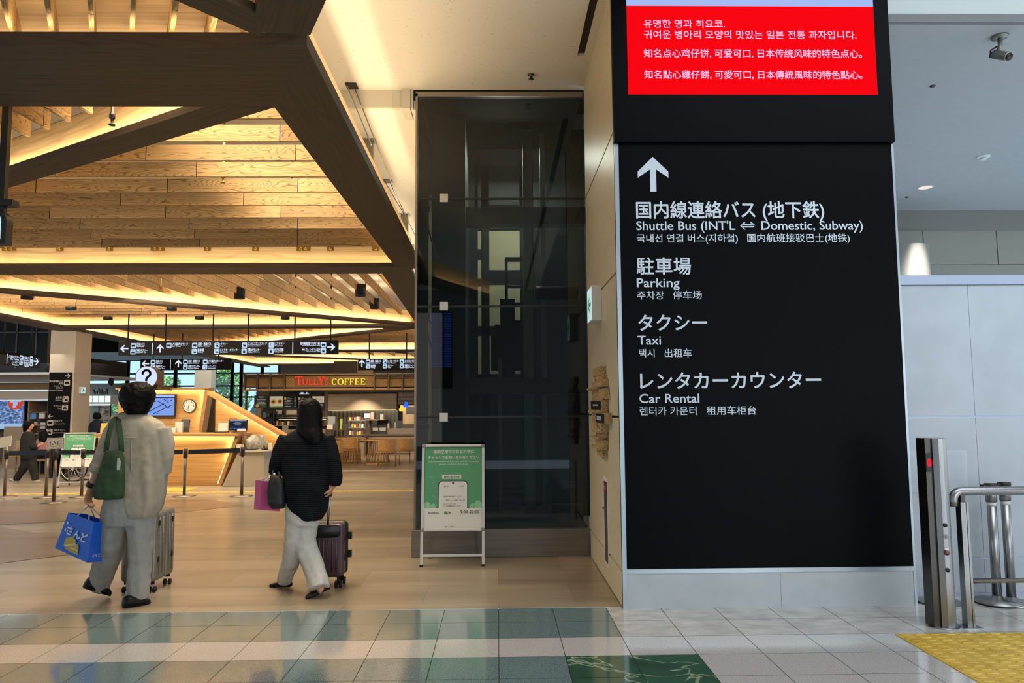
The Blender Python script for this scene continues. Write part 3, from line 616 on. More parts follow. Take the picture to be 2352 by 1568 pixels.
RED = glow('led_red', 'ff0410', 0.95); LEDW = glow('led_white', 'f6c4f0', 1.05); LEDB = glow('led_pale_blue', 'a4bcf4', 1.0)
m = MB(); m.poly([(a.x, YS, a.z), (b.x, YS, a.z), (b.x, YS, t.z), (a.x, YS, t.z)], 0); m.poly([(a.x, YS, t.z), (b.x, YS, t.z), (b.x, YS, 6.2), (a.x, YS, 6.2)], 1)
m.build('display', [RED, LEDB], ls)
for s, x0, x1, yb, em in (('유명한 명과 히요코.', 1479, 1665, 62, 22), ('귀여운 병아리 모양의 맛있는 일본 전통 과자입니다.', 1479, 1967, 87, 22), ('知名点心鸡仔饼, 可爱可口, 日本传统风味的特色点心。', 1479, 1980, 130, 22), ('知名點心雞仔餅, 可愛可口, 日本傳統風味的特色點心。', 1480, 1981, 179, 22)):
    m = MB(); line(m, s, x0, x1, yb, em, YS - 0.0012, .010); m.build('lettering', LEDW, ls)

# ------------------------------------------------------------------ things on the pillar side (plane x = XL)
EXW = glow('exit_sign_white', 'c8e8e4', 0.9); EXG = glow('exit_sign_green', '0f8a5a', 0.8)
def exit_box(px0, px1, py0, py1, X, label, proj=0.06):
    a, b = P(px0, py0, x=X), P(px1, py1, x=X); y0, y1 = min(a.y, b.y), max(a.y, b.y); z0, z1 = min(a.z, b.z), max(a.z, b.z)
    o = empty('exit_sign', label, 'exit sign', (X, (y0+y1)/2, z0))
    m = MB(); m.box(X - proj, X, y0, y1, z0, z1); m.build('housing', WHITE, o, bevel=0.004)
    h = z1 - z0; xf = X - proj - 0.0015; yc, zc_ = (y0+y1)/2, (z0+z1)/2
    m = MB(); m.poly([(xf, y0 + 0.01, z0 + 0.01), (xf, y1 - 0.01, z0 + 0.01), (xf, y1 - 0.01, z1 - 0.01), (xf, y0 + 0.01, z1 - 0.01)], 0)
    xf -= 0.001; w = (y1 - y0) * 0.3
    m.box(xf, xf + 0.0005, yc - w, yc + w*0.3, zc_ - h*0.05, zc_ + h*0.05)
    for i in range(len(m.m) - 6, len(m.m)): m.m[i] = 1
    m.poly([(xf, yc + w, zc_), (xf, yc - w*0.1, zc_ + h*0.26), (xf, yc - w*0.1, zc_ + h*0.12), (xf, yc + w*0.55, zc_), (xf, yc - w*0.1, zc_ - h*0.12), (xf, yc - w*0.1, zc_ - h*0.26)], 1)
    m.build('lit_face', [EXW, EXG], o); return o
exit_box(1370, 1383, 668, 735, XL, 'green arrow emergency exit light box on the beige pillar side', 0.09)
# stacked timber offcut sign
ws = empty('timber_offcut_sign', 'wall sign of stacked timber offcuts with two black plaques on the pillar side', 'sign', (XL, 7.0, P(1385, 1045, x=XL).z))
OFFC = wood('striped_offcut', 'c2a374', '4e3620', freq=15, along=2.0, across=11, rough=0.65, line=0.95, axis='Y')
OFFE = wood('offcut_end', '7d5f3e', '5a4029', freq=10, along=1, across=8, rough=0.7)
yb_of = lambda px_: P(px_, 950, x=XL).y
blocks = [(843, 862, 1370, 1394, .05, 0), (862, 874, 1374, 1397, .045, 0), (874, 890, 1371, 1400, .065, 0), (889, 894, 1362, 1390, .09, 0), (894, 918, 1368, 1402, .05, 0), (918, 942, 1367, 1398, .06, 1), (941, 947, 1363, 1398, .085, 0),
          (947, 971, 1368, 1406, .06, 1), (970, 992, 1368, 1398, .065, 0), (992, 1001, 1374, 1397, .04, 0), (1001, 1007, 1366, 1394, .08, 0), (1007, 1022, 1374, 1397, .05, 0), (1022, 1028, 1370, 1396, .08, 0), (1028, 1046, 1376, 1394, .04, 0)]
for (v0, v1, u0, u1, d, pq) in blocks:
    za_, zb_2 = P(1385, v1, x=XL).z, P(1385, v0, x=XL).z; ya, yb2 = yb_of(u1), yb_of(u0 + 9 * d / 0.06 * 0.6)
    m = MB(); m.box(XL - d, XL - 0.001, ya, yb2, za_, zb_2); bl = m.build('timber_block', OFFC, ws, bevel=0.002)
    if pq:
        m = MB(); m.box(XL - d - 0.006, XL - d, ya + 0.04, yb2 - (0.03 if v0 < 930 else 0.32), za_ + 0.008, zb_2 - 0.008)
        pqo = m.build('black_plaque', BLACK, bl); L = 0.35 if v0 < 930 else 0.3
        m = MB(); yc = (ya + yb2) / 2 - (0 if v0 < 930 else 0.12)
        zc_ = (za_ + zb_2)/2
        if v0 < 930: m.box(XL - d - 0.0068, XL - d - 0.006, yc - L/2, yc + L/2, zc_ - 0.006, zc_ + 0.006)
        else: [m.box(XL - d - 0.0068, XL - d - 0.006, yc + L/2 - q_*L/7 - L/10, yc + L/2 - q_*L/7, zc_ - 0.018, zc_ + 0.018) for q_ in range(7)]
        m.build('lettering', SIGNW, pqo)
# hose cabinet slot
hc = empty('hydrant_cabinet', 'narrow recessed fire hydrant cabinet door with red label in the pillar side', 'fire cabinet', (XL, 6.4, 0.5))
ya, yb2 = P(1400, 1300, x=XL).y, P(1387, 1093, x=XL).y; zlo, zhi = P(1394, 1296, x=XL).z, P(1393, 1098, x=XL).z
m = MB(); m.box(XL - 0.006, XL, ya, yb2, zlo, zhi); m.build('frame', WHITE, hc)
m = MB(); m.box(XL - 0.009, XL - 0.006, ya + 0.03, yb2 - 0.05, zlo + 0.03, zhi - 0.03); m.build('door_panel', mat('grey_door', '4a474a', 0.4), hc)
m = MB(); m.box(XL - 0.011, XL - 0.009, ya + 0.04, yb2 - 0.06, zhi - 0.13, zhi - 0.035); lbx = m.build('red_label', mat('label_red', '8e1220', 0.5), hc)
m = MB(); text_mesh(m, '消火栓', (XL - 0.0115, yb2 - 0.08, zhi - 0.10), (0, -1, 0), (0, 0, 1), 0.05, 0.01, 'L', yb2 - ya - 0.16); m.build('lettering', SIGNW, lbx)
m = MB(); m.box(XL - 0.03, XL - 0.009, yb2 - 0.12, yb2 - 0.07, zhi - 0.27, zhi - 0.255); m.build('handle', STEEL, hc)

# ------------------------------------------------------------------ A-frame poster stand before the lift
def plane_hit(px_, py_, o, n):
    u, v = px_ - CX, CY - py_; d = W_R*u + W_U*v + W_F*F_PX; c = V((0, 0, CAM_H)); return c + d * ((o - c).dot(n) / d.dot(n))
PGREEN = mat('poster_green', '4c8a63', 0.35); PWHITE = mat('poster_white', 'c9c8c2', 0.35); PDARK = mat('poster_dark', '23282c', 0.4)
def a_frame(label, base, yaw, W, s0, s1, tilt, group=None):
    """poster stand; s0..s1 is the panel along the slope"""
    o = empty('poster_stand', label, 'poster stand', base, yaw)
    R = Matrix.Rotation(-tilt, 4, 'X'); m = MB(); m.T = R; hw = W/2; f = 0.026
    m.box(-hw, -hw + f, -0.012, 0.012, 0, s1); a = m
    m.build('leg', ALU, o, world=False, bevel=0.003)
    m = MB(); m.T = R; m.box(hw - f, hw, -0.012, 0.012, 0, s1); m.build('leg', ALU, o, world=False, bevel=0.003)
    for x in (-hw + f/2, hw - f/2):
        m = MB(); m.T = R; m.box(x - 0.016, x + 0.016, -0.016, 0.016, -0.004, 0.018); m.build('foot', RUBBER, o, world=False)
        m = MB(); m.T = Matrix.Translation((0, 2*s1*math.sin(tilt), 0)) @ Matrix.Rotation(tilt, 4, 'X'); m.box(x*0.86 - 0.012, x*0.86 + 0.012, -0.01, 0.01, 0, s1); m.build('rear_leg', mat('aluminium_dull', '77736b', 0.5, 0.5), o, world=False)
    m = MB(); m.T = R; m.box(-hw, hw, -0.014, 0.012, s1 - f, s1); m.build('frame_rail', ALU, o, world=False, bevel=0.005)
    m = MB(); m.T = R; m.box(-hw, hw, -0.014, 0.012, s0 - f, s0); m.build('frame_rail', ALU, o, world=False, bevel=0.005)
    for x in (-hw, hw - 0.04):
        for z in (s1 - 0.035, s0 - 0.03): m = MB(); m.T = R; m.box(x, x + 0.04, -0.017, 0.015, z, z + 0.036); m.build('corner_clip', mat('grey_clip', '7b7b80', 0.5), o, world=False, bevel=0.008)
    m = MB(); m.T = R; m.box(-hw, hw, -0.008, 0.008, 0.09, 0.115); m.build('crossbar', ALU, o, world=False)
    m = MB(); m.T = Matrix.Translation((0, 2*s1*math.sin(tilt), 0)) @ Matrix.Rotation(tilt, 4, 'X'); m.box(-hw*.86, hw*.86, -0.006, 0.006, 0.2, 0.215); m.build('crossbar', mat('aluminium_dull'), o, world=False)
    m = MB(); m.T = R; m.box(-hw + f, hw - f, 0.0, 0.008, s0, s1 - f); m.build('back_board', WHITE, o, world=False)
    x0, x1, z0, z1 = -hw + f, hw - f, s0, s1 - f; w, h = x1 - x0, z1 - z0
    X = lambda t: x0 + w*t
    Z = lambda t: z1 - h*t
    po = MB(); po.T = R
    def rect(mb, a, b, c, d, y, mi): mb.poly([(X(a), y, Z(d)), (X(b), y, Z(d)), (X(b), y, Z(c)), (X(a), y, Z(c))], mi)
    rect(po, 0, 1, 0, .755, -0.001, 0); rect(po, 0, 1, .755, 1, -0.001, 1)
    # hills, clouds
    for cx_, r in ((.06, .07), (.16, .05), (.93, .08), (.84, .05)):
        po.poly([(X(cx_) + r*w*math.cos(PI*t/12), -0.0013, Z(.755) + r*w*1.6*math.sin(PI*t/12)) for t in range(13)], 3)
    for t in range(11): rect(po, .17 if t % 2 else .145, (.17 if t % 2 else .145) + .008, .44 + t*.02, .446 + t*.02, -0.0014, 1) if t in (0, 3, 8) else None
    po.poly([(X(.05), -0.0014, Z(.36)), (X(.11), -0.0014, Z(.375)), (X(.17), -0.0014, Z(.372)), (X(.12), -0.0014, Z(.385))], 3)
    rect(po, .31, .64, .345, .395, -0.0014, 1)
    def rr(a, b, c, d, r, y, mi):
        pts = []
        for cx_, cz, t0 in ((X(b) - r, Z(c) - r, 0), (X(a) + r, Z(c) - r, 90)):
            pts += [(cx_ + r*math.cos(math.radians(t0 + k*15)), y, cz + r*math.sin(math.radians(t0 + k*15))) for k in range(7)]
        po.poly(pts + [(X(a), y, Z(d)), (X(b), y, Z(d))], mi)
    rr(.235, .765, .42, .755, .04*w/.5, -0.0014, 2); rr(.255, .745, .428, .756, .034*w/.5, -0.0018, 1)
    po.poly([(X(.5) + .011*math.cos(k*PI/6), -0.0022, Z(.45) + .011*math.sin(k*PI/6)) for k in range(12)], 2)
    po.poly([(X(.375) + .015*math.cos(k*PI/8), -0.0016, Z(.812) + .015*math.sin(k*PI/8)) for k in range(16)], 0)
    pb = po.build('poster', [PGREEN, PWHITE, PDARK, mat('poster_pale_green', '7fb08c', 0.35)], o, world=False)
    def tx(s, a, b, t, em, mi, bold=.01):
        mb = MB(); mb.T = R; vs_ = _glyph_mesh(s, 1.0)[0]; nat = (max(p.x for p in vs_) - min(p.x for p in vs_))*em*h; text_mesh(mb, s, (X(a), -0.0026, Z(t)), (1, 0, 0), (0, 0, 1), em*h, bold, 'L', min((b - a)*w, nat*1.12)); mb.build('lettering', [PWHITE, PDARK, PGREEN][mi], pb, world=False)
    tx('福岡空港でのお忘れ物は', .15, .865, .075, .048, 0, .014); tx('チャットでお問い合わせください', .06, .955, .147, .046, 0, .014)
    tx('Lost and found items on FUKUOKA AIRPORT are handled', .07, .945, .19, .026, 0, .004); tx('through a dedicated chat service', .25, .76, .222, .026, 0, .004)
    if True:
        mb_s = ('福岡空港 忘れ物', .34, .61, .382, .03, 1)
        tx(*mb_s)
        tx('find', .63, .73, .495, .024, 1); tx('福岡空港', .34, .42, .495, .014, 1, .004)
        for s, a, b, t in (('傘の持ち手は何色でしょうか？', .34, .65, .62), ('透明で、シールが貼ってあります', .38, .71, .665), ('ありがとうございます。', .34, .56, .71), ('シールの特徴を教えてください', .34, .64, .735)): tx(s, a, b, t, .018, 1, .004)
        tx('findchat', .08, .305, .822, .036, 1, .012); tx('24', .40, .475, .825, .042, 1, .012); tx('9:00-22:00', .63, .985, .82, .05, 1, .014); tx('find  ×  FIAC', .36, .65, .985, .02, 1)
    return o
a_frame('green lost and found poster stand in front of the dark lift glass', (-0.447, 7.36, 0), 0.0, 0.625, 0.355, 1.175, math.radians(9))

# ------------------------------------------------------------------ right hand: sensor gate, rail, belt posts, camera
gp = empty('sensor_gate_post', 'tall stainless sensor gate post with a red no-entry light', 'gate post', (3.07, 5.21, 0))
ztp = P(2150, 1006, y=5.21).z; x0, x1 = P(2158, 1440, y=5.21).x, P(2197, 1440, y=5.21).x
pts = [(x0, 5.30, 0), (x0, 5.175, 0), (x0 + 0.035, 5.16, 0)] + [(x0 + 0.065 + 0.055*math.sin(k*PI/10), 5.235 - 0.075*math.cos(k*PI/10), 0) for k in range(11)] + [(x0 + 0.035, 5.31, 0)]
m = MB(); m.prism([V(p) for p in pts], (0, 0, ztp)); m.build('post_body', STEEL, gp, bevel=0.002)
m = MB(); m.box(x0 - 0.045, x0 - 0.001, 5.19, 5.30, 0, ztp); m.build('side_panel', STEEL_D, gp)
zr0, zr1 = P(2140, 1083, y=5.19).z, P(2140, 1040, y=5.19).z
m = MB(); m.box(x0 - 0.043, x0 - 0.003, 5.186, 5.19, zr0, zr1); ip = m.build('indicator_window', BLACK, gp)
NE = glow('no_entry_red', 'ff2038', 1.3); c = V((x0 - 0.023, 5.1845, P(2140, 1062, y=5.19).z))
m = MB(); m.poly([c + V((0.017*math.cos(k*PI/10), 0, 0.030*math.sin(k*PI/10))) for k in range(20)], 0); m.poly([c + V((a_*0.010, -0.001, b_2*0.004)) for a_, b_2 in ((-1,-1),(1,-1),(1,1),(-1,1))], 1); m.build('no_entry_light', [NE, BLACK], ip)
for v in (1206, 1309):
    q = P(2171 + (v-1206)*0.055, v, y=5.155); m = MB(); m.cyl((q.x, 5.165, q.z), (q.x, 5.150, q.z), 0.014, n=16); m.build('sensor_eye', BLACK, gp)
q = P(2174, 1269, y=5.155); m = MB(); m.cyl((q.x, 5.165, q.z), (q.x, 5.146, q.z), 0.017, n=16); m.build('key_button', mat('button_red', '6a3a36', 0.4, 0.3), gp)
m = MB(); m.box(q.x - 0.015, q.x + 0.015, 5.149, 5.153, q.z + 0.022, q.z + 0.032); m.build('button_label', WHITE, gp)
q = P(2172, 1232, y=5.155); m = MB()
for i in range(4):
    for j in range(4): m.box(q.x - 0.014 + i*0.009, q.x - 0.010 + i*0.009, 5.150, 5.154, q.z - 0.014 + j*0.008, q.z - 0.011 + j*0.008)
m.build('speaker_holes', BLACK, gp)
m = MB(); m.loft([((x0 + 0.04, 5.235, 0), (0.105, 0, 0), (0, 0.1, 0)), ((x0 + 0.04, 5.235, 0.006), (0.1, 0, 0), (0, 0.095, 0))], 24); m.build('base_plate', STEEL, gp)
hr = empty('handrail', 'stainless handrail with curved end and lower bar right of the gate post', 'handrail', (3.26, 5.22, 0))
q0 = P(2190, 1162, y=5.22); q1 = P(2190, 1128, y=5.22); r = 0.030
zt2 = P(2260, 1127, y=5.22).z
path = [V((q0.x, 5.22, q0.z)), V((q0.x, 5.22, zt2 - 0.06))] + [V((q0.x + 0.06 - 0.06*math.cos(k*PI/10), 5.22, zt2 - 0.06 + 0.06*math.sin(k*PI/10))) for k in range(1, 6)] + [V((6.5, 5.22, zt2))]
m = MB(); m.tube(path, r, 18); m.build('top_rail', STEEL, hr)
xa, xb = P(2217, 1438, y=5.22).x, P(2237, 1438, y=5.22).x; zsp = P(2210, 1152, y=5.22).z
m = MB(); m.box(xa - 0.0, xa + 0.035, 5.19, 5.25, 0, zsp); m.box(xa + 0.04, xa + 0.055, 5.19, 5.25, 0, zsp); m.box(xa + 0.035, xa + 0.04, 5.2, 5.24, 0, zsp); m.build('upright', STEEL, hr)
m = MB(); m.box(xa + 0.01, xa + 0.04, 5.2, 5.24, zsp, zt2 - 0.02); m.build('upright_neck', STEEL_D, hr)
m = MB(); m.box(xa - 0.04, xa + 0.09, 5.16, 5.28, 0, 0.005); m.build('base_plate', STEEL, hr)
zl = P(2300, 1333, y=5.22).z; m = MB(); m.tube([(xa + 0.055, 5.22, zl), (6.5, 5.22, zl)], 0.016, 14); m.build('lower_rail', STEEL, hr)
for k, (px_, Y, lb) in enumerate(((2274, 5.80, 'steel belt barrier post parked by the partition, left of its pair'), (2306, 5.80, 'steel belt barrier post parked by the partition, right of its pair'))):
    c = P(px_, 1105, y=Y); c.z = 0; o = empty('belt_post', lb, 'belt barrier post', c, 0, 'belt posts parked by the partition')
    h = P(px_ - 8, 1110 - k*3, y=Y).z
    zo = 0.0 if k else 0.011; m = MB(); m.lathe([(0.165, zo), (0.165, zo + 0.008), (0.05, zo + 0.014), (0.034, zo + 0.05)], c, 28); m.build('base', STEEL, o)
    m = MB(); m.cyl(c + V((0, 0, 0.016)), c + V((0, 0, h - 0.14)), 0.033, n=20); m.build('pole', STEEL, o)
    m = MB(); m.lathe([(0.034, h - 0.17), (0.034, h - 0.14)], c, 20); m.build('white_band', WHITE, o)
    m = MB(); m.lathe([(0.040, h - 0.14), (0.040, h - 0.03)], c, 20); m.build('belt_head', STEEL, o)
    m = MB(); m.lathe([(0.046, h - 0.03), (0.046, h)], c, 20); m.box(c.x - 0.07, c.x + 0.0, c.y - 0.02, c.y + 0.02, h - 0.025, h - 0.008); m.build('cap', BLACKM, o)
q = P(2165, 1385, y=5.8); m = MB(); m.lathe([(0.17, 0), (0.17, 0.008), (0.16, 0.010)], (P(2160, 1380, y=5.85).x, 5.84, 0), 28); tag(m.build('floor_disc', STEEL), 'flat round steel disc on the floor behind the gate post', 'floor plate')
ap = MB(); a, b = P(2094, 1130, y=YP - 0.02), P(2219, 1034, y=YP - 0.02)
PV = bpy.data.materials.new('clear_pocket'); PV.use_nodes = True; MATS['clear_pocket'] = PV
_b = PV.node_tree.nodes['Principled BSDF']; _b.inputs['Base Color'].default_value = (0.75, 0.82, 0.9, 1); _b.inputs['Alpha'].default_value = 0.22; _b.inputs['Roughness'].default_value = 0.12
ap.box(max(a.x, XR + 0.02), b.x, YP - 0.019, YP - 0.015, a.z, b.z); tag(ap.build('clear_poster_pocket', PV), 'empty clear plastic poster pocket on the white partition', 'poster pocket')
# ceiling things on the right
cv = empty('surveillance_camera', 'grey surveillance camera hanging from the corridor ceiling', 'camera', P(2292, 85, z=CEIL_Z))
c = P(2296, 83, z=CEIL_Z); m = MB(); m.lathe([(0.075, 0), (0.07, -0.02)], c, 24); m.build('base_plate', HG, cv)
m = MB(); m.tube([c, c + V((0, 0, -0.10)), c + V((-0.02, 0.01, -0.14))], 0.02, 12); m.build('arm', HG, cv)
b0 = c + V((-0.04, 0.05, -0.15)); b1 = c + V((0.0, -0.10, -0.25)); m = MB(); m.tube([b0, b0.lerp(b1, .1), b0.lerp(b1, .9), b1], [0.03, 0.042, 0.042, 0.040], 18); bd = m.build('camera_body', HG, cv)
d_ = (b1 - b0).normalized(); m = MB(); m.tube([b1 - d_*0.005, b1 + d_*0.012], [0.036, 0.034], 18); m.build('lens', BLACK, bd)
m = MB(); m.tube([c + V((-0.03, 0, -0.1)), c + V((-0.08, 0.02, -0.13)), c + V((-0.07, 0.05, -0.19))], 0.008, 8); m.build('cable', BLACK, cv)
for (px_, py_, lb, nm) in ((2259, 359, 'round white smoke detector on the grey corridor ceiling', 'smoke_detector'), (2125, 430, 'recessed round downlight in the grey corridor ceiling', 'downlight')):
    c = P(px_, py_, z=CEIL_Z); o = empty(nm, lb, nm.replace('_', ' '), c)
    m = MB(); m.lathe([(0.09, 0), (0.085, -0.012), (0.06, -0.018)] if nm != 'downlight' else [(0.12, 0), (0.12, -0.006), (0.1, -0.006)], c, 22); m.build('body', WHITE, o)
    m = MB(); m.lathe([(0.045, -0.018), (0.045, -0.045), (0.035, -0.05)] if nm != 'downlight' else [(0.099, -0.0062), (0.03, -0.007)], c, 18); m.build('sensor' if nm != 'downlight' else 'lamp', WHITE if nm != 'downlight' else glow('dim_lamp', 'fff6e8', 0.9), o)
for (px_, py_, lb) in ((2142, 197, 'tiny dark sprinkler cap on the corridor ceiling, below the camera'), (2083, 452, 'tiny dark sprinkler cap on the corridor ceiling beside the sign pillar')):
    c = P(px_, py_, z=CEIL_Z); m = MB(); m.lathe([(0.03, 0), (0.028, -0.008), (0.012, -0.02)], c, 14); tag(m.build('sprinkler', STEEL_D), lb, 'sprinkler')
# departure board and window front behind the photographer (seen in the lift glass only)
fb = empty('flight_board', 'blue lettered flight information board mirrored in the lift glass', 'information board', (-1.6, -5.0, 2.1))
a, b = (-1.9, 2.05), (-1.25, 4.2); m = MB(); m.box(a[0], b[0], -5.05, -5.0, a[1], b[1]); m.build('housing', BLACK, fb)
m = MB()
for k in range(22):
    for x, w in ((-1.86, .2), (-1.62, .09), (-1.48, .2)): m.poly([(x, -4.998, 4.12 - k*0.07), (x + w, -4.998, 4.12 - k*0.07), (x + w, -4.998, 4.16 - k*0.07), (x, -4.998, 4.16 - k*0.07)])
m.build('display_rows', glow('board_blue', '4a70ff', 1.3), fb)
# ------------------------------------------------------------------ hanging signs
SDK = mat('brown_black_sign', '0f0b08', 0.5, spec=0.1)
GW = glow('sign_glow_white', 'dfeaff', 1.0); GICO = glow('pictogram_glow', 'c4e2fb', 0.95)
class Frame:
    """pixel-like drawing frame on a plane: unit k metres, u to the side, z up, n out of the face"""
    def __init__(s, o, k, u=(1, 0, 0), n=(0, -1, 0)): s.o, s.k, s.u, s.n = V(o), k, V(u), V(n)
    def at(s, x, y, lift=0.0): return s.o + s.u * (x * s.k) - V((0, 0, 1)) * (y * s.k) + s.n * lift
    def rect(s, mb, x0, y0, x1, y1, lift=0.004, mi=None): mb.poly([s.at(x0, y1, lift), s.at(x1, y1, lift), s.at(x1, y0, lift), s.at(x0, y0, lift)], mi)
    def text(s, mb, t, x, y, em, w=None, bold=0.012, align='L', lift=0.004, mi=None): return text_mesh(mb, t, s.at(x, y, lift), s.u, (0, 0, 1), em * s.k, bold, align, w * s.k if w else None, mi=mi)
    def arrow(s, mb, x, y, size, d, lift=0.004):
        z = V((0, 0, 1)); u = s.u
        uu, vv = {'U': (u, z), 'L': (z, -u), 'R': (z, u)}[d]; arrow(mb, s.at(x, y, lift), uu, vv, size * s.k, 0.17)
    def icon(s, mb, x, y, a, kind, lift=0.004):
        """white pictogram plate with a small dark vehicle, fork, bag or letter"""
        r = a * 0.12
        mb.poly([s.at(x + dx, y + dy, lift) for dx, dy in ((0, r), (r, 0), (a - r, 0), (a, r), (a, a - r), (a - r, a), (r, a), (0, a - r))][::-1], 0)
        R = lambda x0, y0, x1, y1, l=0.001: s.rect(mb, x + x0*a, y + y0*a, x + x1*a, y + y1*a, lift + l, 1)
        if kind == 'bus': R(.16, .32, .84, .66); [R(.2 + k*.16, .38, .31 + k*.16, .5, .002) for k in range(0)]; R(.24, .66, .36, .74); R(.64, .66, .76, .74)
        elif kind == 'taxi': R(.3, .12, .7, .22); R(.3, .42, .7, .58); R(.2, .56, .8, .74); R(.24, .74, .36, .82); R(.64, .74, .76, .82)
        elif kind == 'park': R(.16, .12, .22, .42); R(.22, .12, .36, .18); R(.22, .24, .36, .3); R(.32, .18, .38, .26); R(.42, .5, .8, .62); R(.36, .6, .86, .78)
        elif kind == 'fork': R(.3, .16, .42, .46); R(.34, .46, .39, .84); R(.6, .16, .68, .84)
        elif kind == 'bag': R(.3, .2, .7, .26); R(.28, .44, .72, .84); R(.4, .36, .6, .44)
        else: R(.26, .3, .5, .66); R(.46, .44, .74, .78)
PICO = [GICO, SDK]
def hang_sign(label, x0, x1, y0, y1, Y, rods, rod_top=None, group='hanging direction signs'):
    a, b = P(x0, y1, y=Y), P(x1, y0, y=Y); k = (b.x - a.x) / (x1 - x0); h = b.z - a.z
    o = empty('hanging_sign', label, 'hanging sign', ((a.x + b.x)/2, Y, a.z), 0, group)
    m = MB(); m.box(a.x, b.x, Y, Y + 0.12, a.z, b.z); m.build('sign_box', SDK, o, bevel=0.006)
    for r in rods:
        xr = P(r, y0, y=Y + 0.06).x; m = MB(); m.cyl((xr, Y + 0.06, b.z), (xr, Y + 0.06, LOW_Z), 0.018, n=8); m.build('rod', BLACKM, o)
    return o, Frame((a.x, Y, b.z), k)
def entry(o, F, x, y, kind, jp, en, wj, right=False, a=12.2, em=8.5):
    m = MB(); F.icon(m, x, y, a, kind); m.build('pictogram', PICO, o)
    m = MB(); tx = x - 1.6 if right else x + a + 1.6; al = 'R' if right else 'L'
    F.text(m, jp, tx, y + 5.6, em * .86, wj, .02, al); F.text(m, en, tx, y + 9.0, 3.9, min(wj * .92, len(en) * 1.75), .02, al)
    F.rect(m, *((tx - wj*.8, y + 10.3, tx, y + 11.6) if False else (tx, y + 10.4, tx, y + 10.4))) if False else None
    m.build('lettering', GW, o)
lo, LF = hang_sign('long black hanging sign, left up and right arrows, before the coffee shop', 271, 776, 780.5, 815.5, 17.3, (294, 380, 489, 570, 677, 759))
m = MB(); LF.arrow(m, 14, 17.5, 19, 'L'); m.build('arrow', GW, lo); m = MB(); LF.arrow(m, 96, 17.5, 19, 'U'); m.build('arrow', GW, lo); m = MB(); LF.arrow(m, 490, 16.5, 18.5, 'R'); m.build('arrow', GW, lo)
m = MB(); LF.rect(m, 77, 5, 79, 31); m.build('divider', GW, lo); m = MB(); LF.rect(m, 400, 5, 402, 31); m.build('divider', GW, lo)
for x, y, kd, jp, en, wj in ((28.5, 5, 'bus', '団体バス', 'Chartered Bus', 18), (28, 19, 'taxi', '予約タクシー', 'Reserved Taxi', 26), (110, 5, 'bus', 'バス案内カウンター', 'Bus Tickets', 40), (169, 5, 'bus', '高速・路線バス', 'Express / Route Bus', 30),
                          (168.5, 19, 'park', '駐車場', 'Parking', 14), (220.5, 5, 'taxi', 'タクシー', 'Taxi', 17), (220, 19, 'park', 'レンタカーカウンター', 'Car Rental', 44), (283.5, 5, 'card', 'コンビニエンスストア', 'Convenience Store', 44),
                          (283, 19, 'bag', '宅配カウンター', 'Baggage Delivery', 31), (345.5, 5, 'fork', 'レストラン', 'Restaurants', 22), (345, 19, 'bag', 'ホテル宅配', 'Hotel Baggage Delivery', 21)): entry(lo, LF, x, y, kd, jp, en, wj)
entry(lo, LF, 466, 5, 'bus', '国内線連絡バス(地下鉄)', "Shuttle Bus (INT'L ⇔ Domestic, Subway)", 46, True); entry(lo, LF, 466, 19, 'card', 'Wi-Fiレンタル/SIM', 'Wi-Fi Rental / SIM', 42, True)
so, SF = hang_sign('shorter black hanging sign with left and up arrows behind the question mark disc', 321.5, 531, 823.5, 850, 22.4, (352, 418, 502))
m = MB(); SF.arrow(m, 12, 10.5, 17, 'L'); m.build('arrow', GW, so); m = MB(); SF.arrow(m, 88, 10.5, 17, 'U'); m.build('arrow', GW, so); m = MB(); SF.rect(m, 69, 2, 70.6, 24); m.build('divider', GW, so)
for x, y, kd, jp, en, wj in ((24, 2, 'bus', '団体バス', 'Chartered Bus', 15), (24, 14, 'taxi', '予約タクシー', 'Reserved Taxi', 22), (99, 2, 'bus', '高速・路線バス', 'Express / Route Bus', 26), (99, 14, 'bag', '宅配カウンター', 'Baggage Delivery', 27), (144.5, 2, 'bus', 'バス案内カウンター', 'Bus Tickets', 36), (144, 14, 'fork', 'レストラン', 'Restaurants', 19)):
    entry(so, SF, x, y, kd, jp, en, wj, a=10.6, em=7.2)
so, SF = hang_sign('black hanging sign with an up arrow over the coffee shop, cut by the lift', 822, 985, 822.5, 849.5, 22.4, (848, 934))
m = MB(); SF.arrow(m, 9, 10.5, 16, 'U'); m.build('arrow', GW, so)
for x, y, kd, jp, en, wj in ((18, 2.5, 'bus', '高速・路線バス', 'Express / Route Bus', 24), (18, 13, 'park', '駐車場', 'Parking', 11), (57, 2.5, 'park', 'レンタカーカウンター', 'Car Rental', 27), (57, 13, 'taxi', 'タクシー', 'Taxi', 13), (96, 2.5, 'card', 'コンビニエンスストア', 'Convenience Store', 28), (96, 13, 'bag', '宅配カウンター', 'Baggage Delivery', 24)):
    entry(so, SF, x, y, kd, jp, en, wj, a=9.6, em=6.8)
